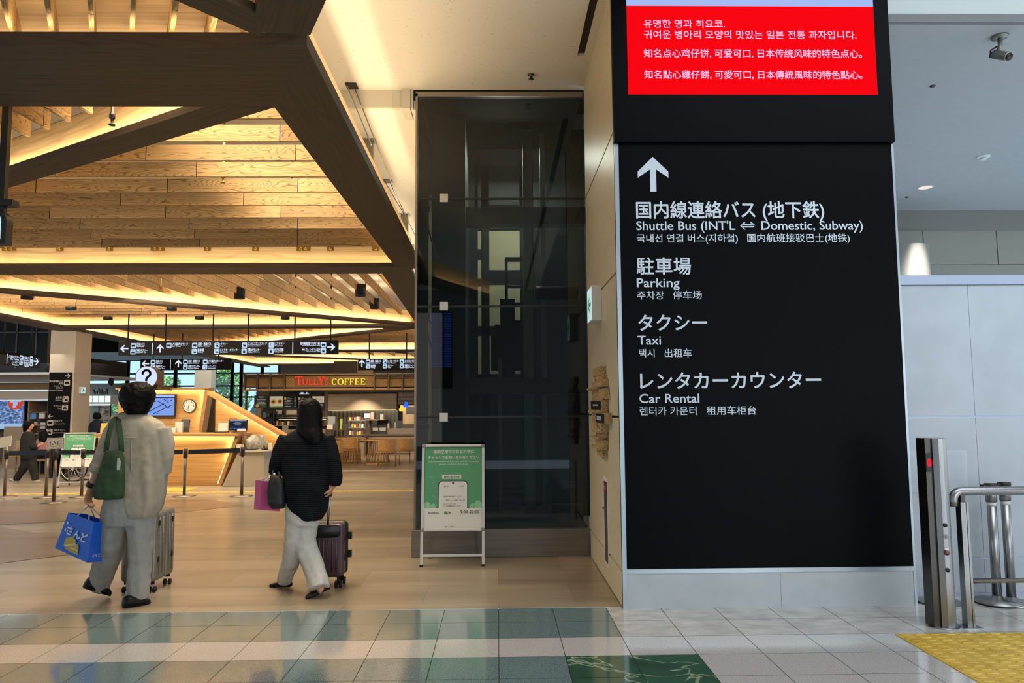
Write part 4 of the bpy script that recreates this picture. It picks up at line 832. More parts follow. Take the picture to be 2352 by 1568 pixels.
# the sign on the left that runs along the hall (faces +X)
e0, e1 = P(-60, 798, y=18.0), P(93, 816, y=20.4); e1z = P(93, 845, y=20.4).z; dU = V((e1.x - e0.x, e1.y - e0.y, 0)); Ls = dU.length; dU.normalize(); nU = V((dU.y, -dU.x, 0))
o = empty('hanging_sign', 'black hanging sign with a right arrow at the left picture edge, turned sideways', 'hanging sign', (e1.x, e1.y, e1z), 0, 'hanging direction signs')
m = MB(); zt_ = e1.z; m.prism([V((e0.x, e0.y, e1z)), V((e1.x, e1.y, e1z)), V((e1.x, e1.y, zt_)), V((e0.x, e0.y, zt_))], -nU * 0.12); m.build('sign_box', SDK, o)
for t in (.45, .88): q = V((e0.x, e0.y, zt_)) + dU * Ls * t - nU * .06; m = MB(); m.cyl(q, (q.x, q.y, LOW_Z), 0.018, n=8); m.build('rod', BLACKM, o)
KF = Frame(V((e1.x, e1.y, zt_)) - dU * Ls, Ls / 153, dU, nU); hh = (zt_ - e1z) / (Ls / 153)
m = MB(); KF.arrow(m, 142, hh*.5, hh*.62, 'R'); m.build('arrow', GW, o); m = MB(); KF.rect(m, 71, hh*.12, 72.6, hh*.86); m.build('divider', GW, o)
for x, y, kd, jp, en, wj in ((101, .14, 'bus', 'バス案内カウンター', 'Bus Tickets', 24), (101, .54, 'fork', 'レストラン', 'Restaurants', 16), (126, .14, 'bus', '高速・路線バス', 'Express Bus', 16), (126, .54, 'bag', '宅配', 'Baggage', 14)): entry(o, KF, x, y*hh, kd, jp, en, wj, True, a=hh*.36, em=hh*.26)

# ------------------------------------------------------------------ information counter
OAK = wood('counter_oak', 'b88a4c', '94652f', freq=7, along=0.35, across=4.5, rough=0.5, line=0.45)
OAKD = wood('counter_oak_edge', 'a87a42', '8a5f30', freq=7, along=0.5, across=6, rough=0.5, line=0.4)
WLINE = glow('warm_led_line', 'ffe2a0', 2.2)
YC, YW = 15.2, 17.0
def strip_light(a, b, Y, power, dn):
    a, b = P(*a, y=Y), P(*b, y=Y); d = b - a; L = d.length; d.normalize(); zz_ = -V(dn).normalized(); yy = zz_.cross(d)
    dl = bpy.data.lights.new('counter_light_strip', 'AREA'); dl.shape = 'RECTANGLE'; dl.size = L; dl.size_y = 0.03; dl.energy = power * L; dl.color = LEDC
    o = bpy.data.objects.new('counter_light_strip', dl); COL.objects.link(o); m4 = Matrix((d, yy, zz_)).transposed().to_4x4(); m4.translation = (a + b)/2; o.matrix_world = m4
ic = empty('information_counter', 'oak information counter with a slanted end lit by warm light lines', 'counter', (-6.8, YC + 0.4, 0))
tl, tr_, br, bl = (P(*p, y=YC) for p in ((219, 1002), (541, 1002), (498, 1112), (219, 1112)))
m = MB(); m.prism([V((p.x, YC + 0.10, max(p.z, 0.02))) for p in (tl, tr_, br, bl)], (0, 0.6, 0)); m.build('front_panel', OAK, ic)
tw = [P(*p, y=YC - 0.02) for p in ((217, 996), (549, 996), (549, 1001.5), (217, 1001.5))]
m = MB(); m.prism([V((p.x, YC - 0.06, p.z)) for p in tw], (0, 0.85, 0)); m.build('worktop', OAKD, ic, bevel=0.004)
e = [P(*p, y=YC) for p in ((541, 1001), (549.5, 1001), (509, 1117), (500, 1117))]
m = MB(); m.prism([V((p.x, YC - 0.02, max(p.z, 0))) for p in e], (0, 0.72, 0)); m.build('slanted_end', OAKD, ic)
kx = P(503, 1112, y=YC); m = MB(); m.box(bl.x, kx.x, YC + 0.04, YC + 0.5, 0, P(450, 1107, y=YC).z); m.build('plinth', OAKD, ic)
m = MB(); a, b = P(215, 1003.2, y=YC), P(541, 1003.2, y=YC); m.box(a.x, b.x, YC + 0.02, YC + 0.06, a.z - 0.008, a.z + 0.002); m.build('light_line', WLINE, ic)
def bar(m, p, q, Y, w, d=0.03):
    a, b = P(*p, y=Y), P(*q, y=Y); n = V((-(b - a).z, 0, (b - a).x)).normalized() * w; m.prism([a - n, b - n, b + n, a + n], (0, d, 0))
m = MB(); bar(m, (540, 1004), (500, 1110), YC + 0.03, 0.009); m.build('light_line', WLINE, ic)
strip_light((230, 1004), (540, 1004), YC + 0.03, 3.0, (0, 0.6, -0.8)); strip_light((538, 1006), (500, 1108), YC + 0.03, 3.0, (-0.8, 0.6, 0))
# back wall with screen and clock
bw = empty('counter_back_wall', 'oak back wall of the counter with a slanted lit edge, screen and clock in front', 'wall panel', (-7.5, YW + .1, 0))
w = [P(*p, y=YW) for p in ((268, 894), (473, 894), (456, 1000), (268, 1000))]; w[2].z = w[3].z = 0.3; w[2].x -= 0.1
m = MB(); m.prism([V((p.x, YW + 0.08, p.z)) for p in w], (0, 0.12, 0)); m.build('panel', OAK, bw)
m = MB(); t = [P(*p, y=YW) for p in ((268, 890.5), (481.5, 890.5), (481.5, 894.5), (268, 894.5))]; m.prism([V((p.x, YW - 0.06, p.z)) for p in t], (0, 0.3, 0)); m.build('top_edge', OAKD, bw)
m = MB(); t = [P(*p, y=YW) for p in ((473, 893), (481.5, 893), (464, 1000), (456, 1000))]; m.prism([V((p.x, YW - 0.06, p.z)) for p in t], (0, 0.3, 0)); m.build('slanted_end', OAKD, bw)
m = MB(); bar(m, (272, 895.5), (473, 895.5), YW + 0.03, 0.007); m.build('light_line', WLINE, bw); m = MB(); bar(m, (472, 896), (457, 992), YW + 0.03, 0.007); m.build('light_line', WLINE, bw)
strip_light((275, 896.5), (472, 896.5), YW + 0.02, 3.0, (0, 0.6, -0.8)); strip_light((470, 898), (457, 990), YW + 0.02, 3.0, (-0.8, 0.6, 0))
tv = empty('wall_screen', 'flat screen showing a blue airport map on the oak back wall', 'screen', (P(370, 930, y=YW).x, YW, P(370, 957, y=YW).z))
a, b = P(333, 957, y=YW), P(403.5, 905, y=YW); m = MB(); m.box(a.x, b.x, YW - 0.02, YW + 0.07, a.z, b.z); m.build('bezel', BLACK, tv)
TF = Frame((a.x, YW - 0.02, b.z), (b.x - a.x)/70.5); m = MB(); TF.rect(m, 1.5, 1.5, 69, 50, .002, 0); TF.rect(m, 1.5, 1.5, 69, 6, .003, 2)
TF.rect(m, 1.5, 6, 69, 9, .003, 1)
for p, q in (((12, 40), (45, 22)), ((20, 46), (62, 26)), ((16, 20), (26, 16)), ((30, 16), (58, 33)), ((44, 12), (56, 20))):
    A, B = TF.at(*p, .0035), TF.at(*q, .0035); n = (B - A).cross(V((0, -1, 0))).normalized() * 0.008; m.poly([A - n, B - n, B + n, A + n], 1)
for x, y in ((12, 18), (50, 10), (60, 14), (28, 44), (10, 30)): TF.rect(m, x, y, x + 3, y + 2.4, .0035, 1)
m.build('display', [glow('map_blue', '86a8f4', 0.9), glow('map_navy', '1c2f78', 0.7), glow('map_pale', 'b4ccff', 0.95)], tv)
ck = empty('wall_clock', 'round white wall clock with a black rim on the oak back wall', 'clock', P(434, 932, y=YW)); c = P(434, 932, y=YW + 0.02); r = 15.2*YW/1705
def disc(m, c, r0, r1, y0, y1, n=32):
    m.rings([[V((c.x + r0*math.cos(2*PI*k/n), y0, c.z + r0*math.sin(2*PI*k/n))) for k in range(n)], [V((c.x + r1*math.cos(2*PI*k/n), y1, c.z + r1*math.sin(2*PI*k/n))) for k in range(n)]])
m = MB(); disc(m, c, r, r*.97, YW + 0.078, YW + 0.03); m.build('rim', mat('clock_rim', '2b2622', 0.4), ck)
m = MB(); disc(m, c, r*.88, r*.88, YW + 0.04, YW + 0.026); m.build('dial', mat('clock_dial', 'e6e0d2', 0.5), ck)
m = MB()
for k in range(12): t = k*PI/6; q = c + V((r*.7*math.cos(t), 0, r*.7*math.sin(t))); m.box(q.x - .009, q.x + .009, YW + .022, YW + .025, q.z - .012, q.z + .012)
m.build('hour_marks', BLACK, ck)
m = MB(); m.box(c.x - .006, c.x + .006, YW + .018, YW + .021, c.z - r*.45, c.z + r*.1); m.build('hour_hand', BLACK, ck); m = MB(); m.box(c.x - .02, c.x - .012, YW + .015, YW + .017, c.z - r*.72, c.z); m.build('minute_hand', BLACK, ck)
# question mark disc
qd = empty('question_disc', 'round lit white information sign with a black question mark above the counter', 'sign', P(337, 890, y=16.2)); c = P(336.5, 866, y=16.1); r = 24*16.1/1705
m = MB(); disc(m, c, r*1.06, r*1.06, 16.35, 16.1, 40); m.build('drum', mat('bronze_drum', '3a2a1c', 0.4, 0.4), qd)
m = MB(); m.poly([(c.x + r*math.cos(2*PI*k/40), 16.097, c.z + r*math.sin(2*PI*k/40)) for k in range(40)]); m.build('lit_face', glow('disc_white', 'd6e6ff', 1.0), qd)
m = MB(); qy = 16.092; pth = [(c.x + r*(.36*math.cos(t)), c.z + r*(.34 + .32*math.sin(t))) for t in [math.radians(d_) for d_ in range(190, -60, -10)]] + [(c.x + r*.06, c.z - r*.06), (c.x, c.z - r*.18), (c.x, c.z - r*.36)]
for (xa_, za_), (xb_, zb_) in zip(pth, pth[1:]):
    dd_ = V((xb_ - xa_, 0, zb_ - za_)).normalized()*r*.03; nn_ = V((-(zb_ - za_), 0, xb_ - xa_)).normalized()*r*.11; A_, B_ = V((xa_, qy, za_)) - dd_, V((xb_, qy, zb_)) + dd_; m.poly([A_ - nn_, B_ - nn_, B_ + nn_, A_ + nn_])
m.poly([(c.x + r*.14*math.cos(k*PI/8), qy, c.z - r*.58 + r*.14*math.sin(k*PI/8)) for k in range(16)]); m.build('question_mark', mat('mark_black', '120c10', 0.8, spec=.05), qd)
a = P(356, 893, y=16.4); m = MB(); m.box(a.x, a.x + 0.14, 16.2, 16.5, a.z, P(356, 850, y=16.4).z); m.build('bracket', mat('bronze_drum'), qd)
m = MB(); m.box(a.x + .02, a.x + .1, 16.3, 17.1, a.z - 0.02, a.z + .06); m.build('support_arm', mat('bronze_drum'), qd)
# grey panel, triangular wing wall, white low counter
gpn = MB(); w = [P(*p, y=17.6) for p in ((463, 905), (494, 905), (494, 1000), (455, 1000))]; gpn.prism([V((p.x, 17.6, p.z if i < 2 else 0)) for i, p in enumerate(w)], (0, 0.06, 0)); tag(gpn.build('grey_panel', mat('grey_screen_panel', '4e4a44', 0.6)), 'dark grey panel in the gap between back wall and slanted wing', 'panel')
wg = empty('counter_wing_wall', 'triangular oak wing wall sloping down to the white counter', 'wall panel', (-5.6, 16.6, 0)); YG = 16.4
w = [P(*p, y=YG) for p in ((491, 913), (655, 1008), (655, 1050), (491, 1050))]; m = MB(); m.prism([V((p.x, YG + .1, p.z if i < 2 else 0)) for i, p in enumerate(w)], (0, .12, 0)); m.build('panel', OAK, wg)
w = [P(*p, y=YG) for p in ((480, 897), (662, 1002), (662, 1011), (480, 906))]; m = MB(); m.prism([V((p.x, YG - .1, p.z)) for p in w], (0, .34, 0)); m.build('sloping_edge', mat('light_oak_edge', 'c48a4a', .5), wg)
m = MB(); bar(m, (498, 919), (655, 1010), YG + .02, .008); m.build('light_line', WLINE, wg); strip_light((498, 920), (652, 1010), YG + .02, 3.0, (-.4, .6, -.7))
wc = empty('white_low_counter', 'low cream counter with rounded end right of the oak counter', 'counter', (-5, 15.2, 0)); Y0 = 15.0
w = [P(*p, y=Y0) for p in ((547, 1038), (606, 1038), (606, 1117), (510, 1117))]; m = MB(); m.prism([V((p.x, Y0 + (0.0), max(p.z, 0))) for p in w], (0, .7, 0)); m.build('front', mat('cream_laminate', 'a89a84', .45), wc)
a, b = P(545, 1038, y=Y0), P(615, 1033.5, y=Y0); m = MB(); m.box(a.x, b.x - .05, Y0 - .04, Y0 + .75, a.z, b.z); m.loft([((b.x - .05, Y0 + .355, a.z), (.09, 0, 0), (0, .395, 0)), ((b.x - .05, Y0 + .355, b.z), (.09, 0, 0), (0, .395, 0))], 24); m.build('top', mat('cream_top', 'c9bda6', .35), wc)
a = P(618, 1068, y=15.9); b = P(625, 1040, y=15.9); m = MB(); m.box(a.x, b.x, 15.9, 15.95, 0, b.z); tag(m.build('lit_panel', glow('warm_panel', 'fff0c8', 1.0)), 'small glowing white panel behind the end of the cream counter', 'light panel')
# small things on the counters
zct = tw[0].z + .002; zw = P(560, 1033.5, y=Y0).z
def at_top(px_, Y, z): q = P(px_, 1000, y=Y); return V((q.x, Y, z))
def box_thing(name, label, cat, c, sx, sy, sz, m_, rz=0, tilt=0, group=None):
    mb = MB(); mb.T = Matrix.Translation(c) @ Matrix.Rotation(rz, 4, 'Z') @ Matrix.Rotation(tilt, 4, 'X'); mb.box(-sx/2, sx/2, -sy/2, sy/2, 0, sz); o = mb.build(name, m_, bevel=min(sx, sy, sz)*.08); return tag(o, label, cat, group)
PAPER = mat('paper_cream', 'c8bfae', .6)
mon = empty('monitor', 'small dark computer monitor on the right end of the oak counter', 'monitor', at_top(546, 15.6, zct)); a, b = P(525, 988.5, y=15.55), P(568, 963, y=15.55)
m = MB(); m.box(a.x, b.x, 15.55, 15.6, a.z, b.z); m.build('bezel', BLACK, mon, bevel=.005); NF = Frame((a.x, 15.549, b.z), (b.x - a.x)/43); m = MB(); NF.rect(m, 2, 1.8, 41, 3.6, .001, 1); NF.rect(m, 2, 3.8, 41, 24, .001, 0)
for k, (x0_, x1_) in enumerate(((15, 27), (11, 30), (15, 27), (12, 29))): NF.rect(m, x0_, 6 + k*2.2, x1_, 6.9 + k*2.2, .0015, 1)
for k in range(4): NF.rect(m, 3 + k*9, 19.5, 11 + k*9, 22.5, .0015, 2)
m.build('display', [glow('screen_navy', '262c3c', .8), glow('screen_pale', '9db4d8', .8), glow('screen_blue', '3c5fae', .8)], mon)
m = MB(); m.box((a.x + b.x)/2 - .06, (a.x + b.x)/2 + .06, 15.56, 15.62, zct, a.z); m.box((a.x + b.x)/2 - .12, (a.x + b.x)/2 + .12, 15.48, 15.68, zct, zct + .012); m.build('stand', BLACK, mon)
m = MB(); m.box(a.x, a.x + .14, 15.56, 15.62, b.z, b.z + .035); tag(m.build('sticky_note', mat('orange_tag', 'b06a3a', .6)), 'orange tag standing on top of the counter monitor', 'tag')
box_thing('notice_stand', 'white notice sheet standing left of the counter monitor', 'notice', at_top(512, 15.6, zct), .2, .03, .19, PAPER, 0, -.12)
box_thing('tablet', 'dark tablet lying on the counter before the white notice sheet', 'tablet', at_top(509, 15.35, zct), .26, .16, .02, BLACK)
box_thing('keyboard', 'black keyboard lying on the counter before the monitor', 'keyboard', at_top(551, 15.33, zct), .24, .12, .018, BLACK)
box_thing('card_stand', 'small cream card propped in front of the monitor', 'card', at_top(554, 15.45, zct), .17, .02, .07, PAPER, 0, -.2)
box_thing('brochure_stand', 'grey flyer rack with black back standing on the counter below the clock', 'brochure rack', at_top(424, 15.75, zct), .17, .05, .27, mat('dark_grey', '3a3733', .5), 0, -.15)
box_thing('brochure_box', 'cream leaflet box in the middle of the counter row below the screen', 'leaflet box', at_top(411, 15.6, zct), .145, .06, .215, PAPER)
box_thing('brochure_box', 'small low white leaflet box left of the tall leaflet box', 'leaflet box', at_top(396, 15.55, zct), .15, .06, .10, PAPER)
box_thing('yellow_leaflet_stand', 'yellow leaflet stand on the left end of the oak counter by the shirted person', 'leaflet stand', at_top(240, 15.6, zct), .16, .05, .2, mat('yellow_card', 'b8923a', .5), .2, -.15)
box_thing('folder', 'slim tan folder standing on the cream counter beside the plastic bag', 'folder', at_top(561.5, 15.45, zw), .05, .16, .26, mat('tan_card', 'b39a68', .6))
mb = MB(); c = at_top(583, 15.4, zw); mb.loft([((c.x, c.y, zw), (.145, 0, 0), (0, .13, 0)), ((c.x - .01, c.y, zw + .1), (.16, 0, 0), (0, .14, 0)), ((c.x - .02, c.y, zw + .2), (.13, 0, 0), (0, .1, 0)), ((c.x + .01, c.y, zw + .27), (.06, 0, 0), (0, .05, 0)), ((c.x - .0, c.y, zw + .29), (.02, 0, 0), (0, .02, 0))], 18)
o = mb.build('plastic_bag', mottled('white_plastic_film', 'b8b0a2', '7d766c', (14, 14, 14), .3, 5, .4, .62)); tag(o, 'crumpled white plastic bag on the cream counter', 'bag')
pt_ = empty('prize_figure', 'pale blue trophy figure on a black foot at the counter', 'figurine', at_top(607, 15.2, zw)); c = at_top(607, 15.2, zw)
m = MB(); m.lathe([(.055, zw), (.055, zw + .025), (.03, zw + .03), (.025, zw + .06)], (c.x, c.y, 0), 16); m.build('foot', BLACK, pt_)
m = MB(); m.tube([c + V((0, 0, .05)), c + V((-.01, 0, .13)), c + V((-.035, 0, .2)), c + V((-.04, 0, .28))], [.03, .028, .024, .045], 12); m.build('body', mat('pale_blue', '7fb2d6', .3), pt_)
box_thing('tray', 'dark flat tray lying on the cream counter', 'tray', at_top(577, 15.1, zw), .24, .14, .02, BLACK)
mb = MB(); c = at_top(614, 15.3, zw); mb.lathe([(.018, 0), (.018, .15), (.01, .17)], c, 12); tag(mb.build('bottle', mat('yellowish', 'c9b070', .4)), 'slim pale yellow bottle at the rounded counter end', 'bottle')
box_thing('cream_card', 'leaning white price card at the rounded end of the cream counter', 'card', at_top(620.5, 15.25, zw), .07, .02, .13, PAPER, .2, -.2)
box_thing('white_card', 'two tone white card at the left corner of the cream counter', 'card', at_top(549, 15.2, zw), .09, .02, .11, PAPER, .3, -.15)
box_thing('white_card', 'plain white card left of the tan folder on the cream counter', 'card', at_top(557.5, 15.25, zw), .05, .02, .1, PAPER, 0, -.15)

# ------------------------------------------------------------------ belt barriers in the hall
STN = mat('warm_steel', '86796a', .35, .8)
def stanchion(px_, pb_, pt0, label):
    c = P(px_, pb_ - 6, z=0); o = empty('belt_stanchion', label, 'belt barrier post', c, 0, 'belt barrier posts before the counter'); h = P(px_, pt0, y=c.y).z
    m = MB(); m.lathe([(.20, 0), (.20, .008), (.06, .018), (.028, .03)], c, 24); m.build('base', STN, o)
    m = MB(); m.cyl(c + V((0, 0, .02)), c + V((0, 0, h - .13)), .026, n=14); m.build('pole', STN, o)
    m = MB(); m.cyl(c + V((0, 0, h - .15)), c + V((0, 0, h)), .038, n=14); m.build('belt_head', mat('bronze_head', '3a332c', .4, .4), o)
    return o, c, h
SP = [stanchion(10, 1147, 1033, 'belt barrier post at the far left picture edge with a tilted card holder'), stanchion(105, 1148, 1031, 'belt barrier post directly behind the one carrying the entrance sign'), stanchion(123, 1160, 1033, 'belt barrier post carrying the white entrance sign'),
      stanchion(187, 1147, 1031, 'belt barrier post in front of the green poster stand'), stanchion(423, 1145, 1030, 'belt barrier post in front of the lit oak counter panel'), stanchion(555, 1145, 1026, 'belt barrier post in front of the cream counter')]
for i, j, lb in ((0, 1, 'black belt from the left picture edge to the entrance sign'), (1, 3, 'black belt between entrance sign and poster stand'), (3, 4, 'black belt passing behind the person in the beige shirt'), (4, 5, 'black belt before the lit oak counter')):
    (_, a, ha), (_, b, hb) = SP[i], SP[j]; d = (b - a).normalized() * .05; m = MB(); m.prism([a + d + V((0, 0, ha - .10)), b - d + V((0, 0, hb - .10)), b - d + V((0, 0, hb - .02)), a + d + V((0, 0, ha - .02))], (0, .004, 0)); tag(m.build('barrier_belt', BLACK), lb, 'belt')
_, c, h = SP[2]; es = empty('entrance_sign', 'white framed entrance sign on top of a belt barrier post', 'sign', c + V((0, 0, h)))
F2 = Frame(c + V((-.14, -.03, h + .195)), .28/39, V((.99, .1, .045)).normalized(), V((.1, -.99, 0)).normalized())
m = MB(); q = [F2.at(x, y, 0) for x, y in ((0, 0), (39, 0), (39, 25.5), (0, 25.5))]; m.prism(q, (0, .012, 0)); m.build('plate', mat('sign_cream', 'e8decd', .5), es)
m = MB(); [F2.rect(m, *r, .002) for r in ((2, 1.6, 37, 2.2), (2, 23.2, 37, 23.8), (2, 1.6, 2.7, 23.8), (36.3, 1.6, 37, 23.8))]; m.build('border', mat('sign_dark', '3a2c2c', .6), es)
m = MB(); F2.text(m, '入口', 12, 15.5, 12, 20, .02, 'L', .002); F2.text(m, 'Entrance  입구', 10, 20.5, 4.2, 23, .01, 'L', .002); m.build('lettering', mat('sign_dark'), es)
m = MB(); F2.rect(m, 6.6, 10, 8.4, 20, .002); m.poly([F2.at(7.5, 6, .002), F2.at(5.4, 11, .002), F2.at(9.6, 11, .002)]); m.build('red_arrow', mat('arrow_red', '8a2028', .5), es)
m = MB(); m.box(c.x - .012, c.x + .012, c.y - .012, c.y + .012, h, h + .03); m.build('clip', STN, es)
_, c, h = SP[0]; m = MB(); F2 = Frame(c + V((-.22, -.03, h + .2)), .28/39, V((.96, .2, .18)).normalized(), V((.2, -.96, 0)).normalized()); m.prism([F2.at(x, y, 0) for x, y in ((0, 0), (39, 0), (39, 25.5), (0, 25.5))], (0, .012, 0)); m.box(c.x - .01, c.x + .01, c.y - .01, c.y + .01, h, h + .06); tag(m.build('card_holder', mat('sign_cream')), 'blank cream card tilted on the leftmost barrier post', 'card holder')
q = P(180, 1118, z=0); a_frame('second green poster stand, behind the belt barrier at the left', (q.x - .06, 15.15, 0), math.radians(5), 0.62, 0.42, 1.09, math.radians(10))
# ------------------------------------------------------------------ left side: column, shops, far windows
def pbox(x0, x1, y0, y1, Y, d, name, m_, kind=None, label=None, parent=None, floor=False, mi=None):
    a, b = P(x0, y1, y=Y), P(x1, y0, y=Y); mb = MB(); mb.box(a.x, b.x, Y, Y + d, 0 if floor else a.z, b.z)
    o = mb.build(name, m_, parent)
    if kind: o['kind'] = kind
    if label: o['label'] = label
    return o
COLP = mottled('beige_column_panel', 'cfbfa8', 'd6c7b0', (2, 2, 2), .45)
YCOL = 19.0; a, b = P(111, 900, y=YCOL), P(169, 900, y=YCOL)
m = MB(); zj = P(190, 857, y=YCOL).z; m.box(a.x, b.x, YCOL, YCOL + .75, 0, zj - .006); m.box(a.x, b.x, YCOL, YCOL + .75, zj + .006, ZB + .02); m.box(a.x + .01, b.x - .01, YCOL + .01, YCOL + .74, zj - .01, zj + .01)
struct(m, 'column', COLP, 'square beige column at the left edge of the timber ceiling')
csn = empty('column_sign', 'tall black direction sign on the beige column at the left', 'sign', (a.x, YCOL, .4)); z0, z1 = P(130, 1010, y=YCOL).z, P(130, 855, y=YCOL).z
m = MB(); m.box(a.x + .02, b.x - .05, YCOL - .03, YCOL, z0 - .55, z1); m.build('sign_face', SDK, csn)
CF = Frame((a.x + .02, YCOL - .03, z1), YCOL/1705); PL = [mat('sign_plate_white', 'b8b0a6', .6), SDK]
def c_arrow(x, y, s, d): mb = MB(); CF.arrow(mb, x, y, s, d); mb.build('arrow', PL[0], csn)
c_arrow(42, 8, 12, 'R'); c_arrow(7, 99, 12, 'L')
for x, y, kd, rows, right in ((34, 17, 'bus', ('国内線連絡バス', '(地下鉄)', 'Shuttle Bus', "(INT'L ⇔", 'Domestic, Subway)'), True), (32.5, 54, 'park', ('駐車場', 'Parking'), True), (32, 73, 'taxi', ('タクシー', 'Taxi'), True), (1, 107, 'bus', ('団体バス', 'Chartered Bus'), False), (0, 127, 'taxi', ('予約タクシー', 'Reserved Taxi'), False), (0, 147, 'bus', ('バス',), False)):
    mb = MB(); CF.icon(mb, x, y, 13.5, kd); mb.build('pictogram', PL, csn); mb = MB()
    for k, r in enumerate(rows): CF.text(mb, r, x - 2 if right else x + 15.5, y + 5 + k*5, 5.2 if k == 0 or r[0] == '(' else 3.6, len(r)*(4.4 if ord(r[0]) > 999 else 1.9), .02, 'R' if right else 'L')
    mb.build('lettering', PL[0], csn)
# small exit light on the column side
exit_box(0, 0, 0, 0, 0, '') if False else None
e0 = P(186, 904, x=b.x); ex = empty('exit_sign', 'small green arrow exit light on the side of the beige column', 'exit sign', e0)
z0, z1 = P(186, 904, x=b.x).z, P(186, 888, x=b.x).z; m = MB(); m.box(b.x, b.x + .05, e0.y - .1, e0.y + .12, z0, z1); m.build('housing', WHITE, ex)
m = MB(); m.poly([(b.x + .052, e0.y - .09, z0 + .01), (b.x + .052, e0.y + .11, z0 + .01), (b.x + .052, e0.y + .11, z1 - .01), (b.x + .052, e0.y - .09, z1 - .01)], 0); zc_ = (z0 + z1)/2; yc = e0.y
m.poly([(b.x + .054, yc + .08, zc_), (b.x + .054, yc - .04, zc_ + .05), (b.x + .054, yc - .01, zc_), (b.x + .054, yc - .04, zc_ - .05)], 1); m.build('lit_face', [EXW, EXG], ex)
# dark upper glazing and the shop front behind the walker
YL = 22.5
DKG = mat('dark_glazing', '090c10', .3, spec=.2)
pbox(-200, 114, 690, 856, YL, .2, 'wall_left', DKG, 'structure', 'dark glazed wall above the shops at the left')
mb = MB()
for v in (37, 82): q = P(v, 800, y=YL - .02); mb.box(q.x - .02, q.x + .02, YL - .03, YL, P(v, 845, y=YL).z, LOW_Z)
q = P(50, 763, y=YL - .02); mb.box(q.x - 3, q.x + 1, YL - .03, YL, q.z - .02, q.z + .02)
struct(mb, 'trim_8', mat('grey_mullion', '4a4a4a', .5), 'thin grey mullions of the dark upper glazing')
pbox(-200, 112, 857, 878, YL - .4, .5, 'trim_9', mat('beige_band', 'a69c90', .6), 'structure', 'beige soffit band over the shop front at the left')
o = pbox(-200, 110, 878, 896, YL - .1, .2, 'trim_10', wood('shop_band_wood', '9a6f3c', '7a5226', freq=6, along=.4, across=5), 'structure', 'lit brown timber band over the shop front')
pbox(-200, 112, 897, 919, YL - .4, .5, 'trim_11', mat('beige_band'), 'structure', 'lower beige band over the shop screen')
pbox(-200, 118, 919, 1075, YL + .3, .1, 'wall_shop', mat('brown_shop_wall', '5a4838', .6), 'structure', 'brown back wall of the shop at the left', floor=True)
ssc = empty('shop_screen', 'wide video screen with a red round emblem over a blue crowd picture', 'screen', P(20, 985, y=YL)); a, b = P(-40, 987, y=YL), P(59, 919, y=YL)
m = MB(); m.box(a.x, b.x, YL, YL + .12, a.z, b.z); m.build('bezel', BLACK, ssc); a, b = P(-40, 985, y=YL - .005), P(56, 919.5, y=YL - .005)
BLU = bpy.data.materials.new('crowd_screen'); BLU.use_nodes = True; MATS['crowd_screen'] = BLU; _b = BLU.node_tree.nodes['Principled BSDF']; _b.inputs['Base Color'].default_value = (.01, .01, .01, 1)
_nz = N(BLU, 'ShaderNodeTexNoise', Scale=1.0, Detail=4.0); BLU.node_tree.links.new(mapped(BLU, (8, 1, 22)), _nz.inputs['Vector']); BLU.node_tree.links.new(ramp(BLU, _nz.outputs['Fac'], [(.35, '1d3a6e'), (.5, '4a72b4'), (.62, 'b8c8ea')]), _b.inputs['Emission Color']); _b.inputs['Emission Strength'].default_value = .8
m = MB(); m.poly([(a.x, YL - .005, a.z), (b.x, YL - .005, a.z), (b.x, YL - .005, b.z), (a.x, YL - .005, b.z)], 0)
c = P(35.5, 923, y=YL - .01); r = 17*YL/1705; m.poly([V((c.x + r*math.cos(t*PI/16), YL - .008, min(b.z, c.z + r*math.sin(t*PI/16)))) for t in range(32)], 1)
for dx, dz, rx, rz_ in ((-.1, .02, .07, .035), (.08, .03, .09, .03), (.0, -.05, .07, .07), (-.03, -.13, .05, .05)): m.poly([V((c.x + dx + rx*math.cos(t*PI/8), YL - .011, min(b.z, c.z + dz + rz_*math.sin(t*PI/8)))) for t in range(16)], 2)
a, b = P(-40, 985, y=YL - .006), P(56, 972, y=YL - .006); m.poly([(a.x, YL - .007, a.z), (b.x, YL - .007, a.z), (b.x, YL - .007, b.z), (a.x, YL - .007, b.z)], 2)
m.build('display', [BLU, glow('emblem_red', 'd8442e', .9), glow('emblem_pale_blue', '9fc4ee', .9)], ssc)
shf = empty('display_shelf', 'brown wall shelf with flyers between the video screen and the column', 'shelf', P(85, 1005, y=YL - .2))
for v in (919, 945, 975, 995): pbox(62, 110, v, v + 2.5, YL - .25, .4, 'shelf_board', mat('shelf_brown', '8a7052', .5), parent=shf)
for u in (62, 108): pbox(u, u + 3, 919, 1040, YL - .25, .4, 'side_board', mat('shelf_brown'), parent=shf)
for k, (x0, x1, y0, y1, cl, lb) in enumerate(((68, 83, 948, 962, '4f86c0', 'round blue leaflet on the middle shelf of the brown wall shelf'), (89, 103, 945, 961, 'cfc8bc', 'white printed flyer on the middle shelf of the brown wall shelf'), (78, 86, 968, 976, '9a9a98', 'small grey picture card on the lower shelf beside the column'), (92, 104, 970, 984, 'c4ccd4', 'white rounded packet on the lower shelf beside the column'))):
    o = pbox(x0, x1, y0, y1, YL - .2, .04, 'flyer', mat('flyer_' + cl, cl, .5)); tag(o, lb, 'flyer')
pbox(5, 62, 979, 1062, 20.4, .06, 'screen_board', mat('beige_board', '8d7a66', .6), None, None, floor=True)
o = bpy.data.objects['screen_board']; tag(o, 'low beige screen board standing before the video screen', 'screen board')
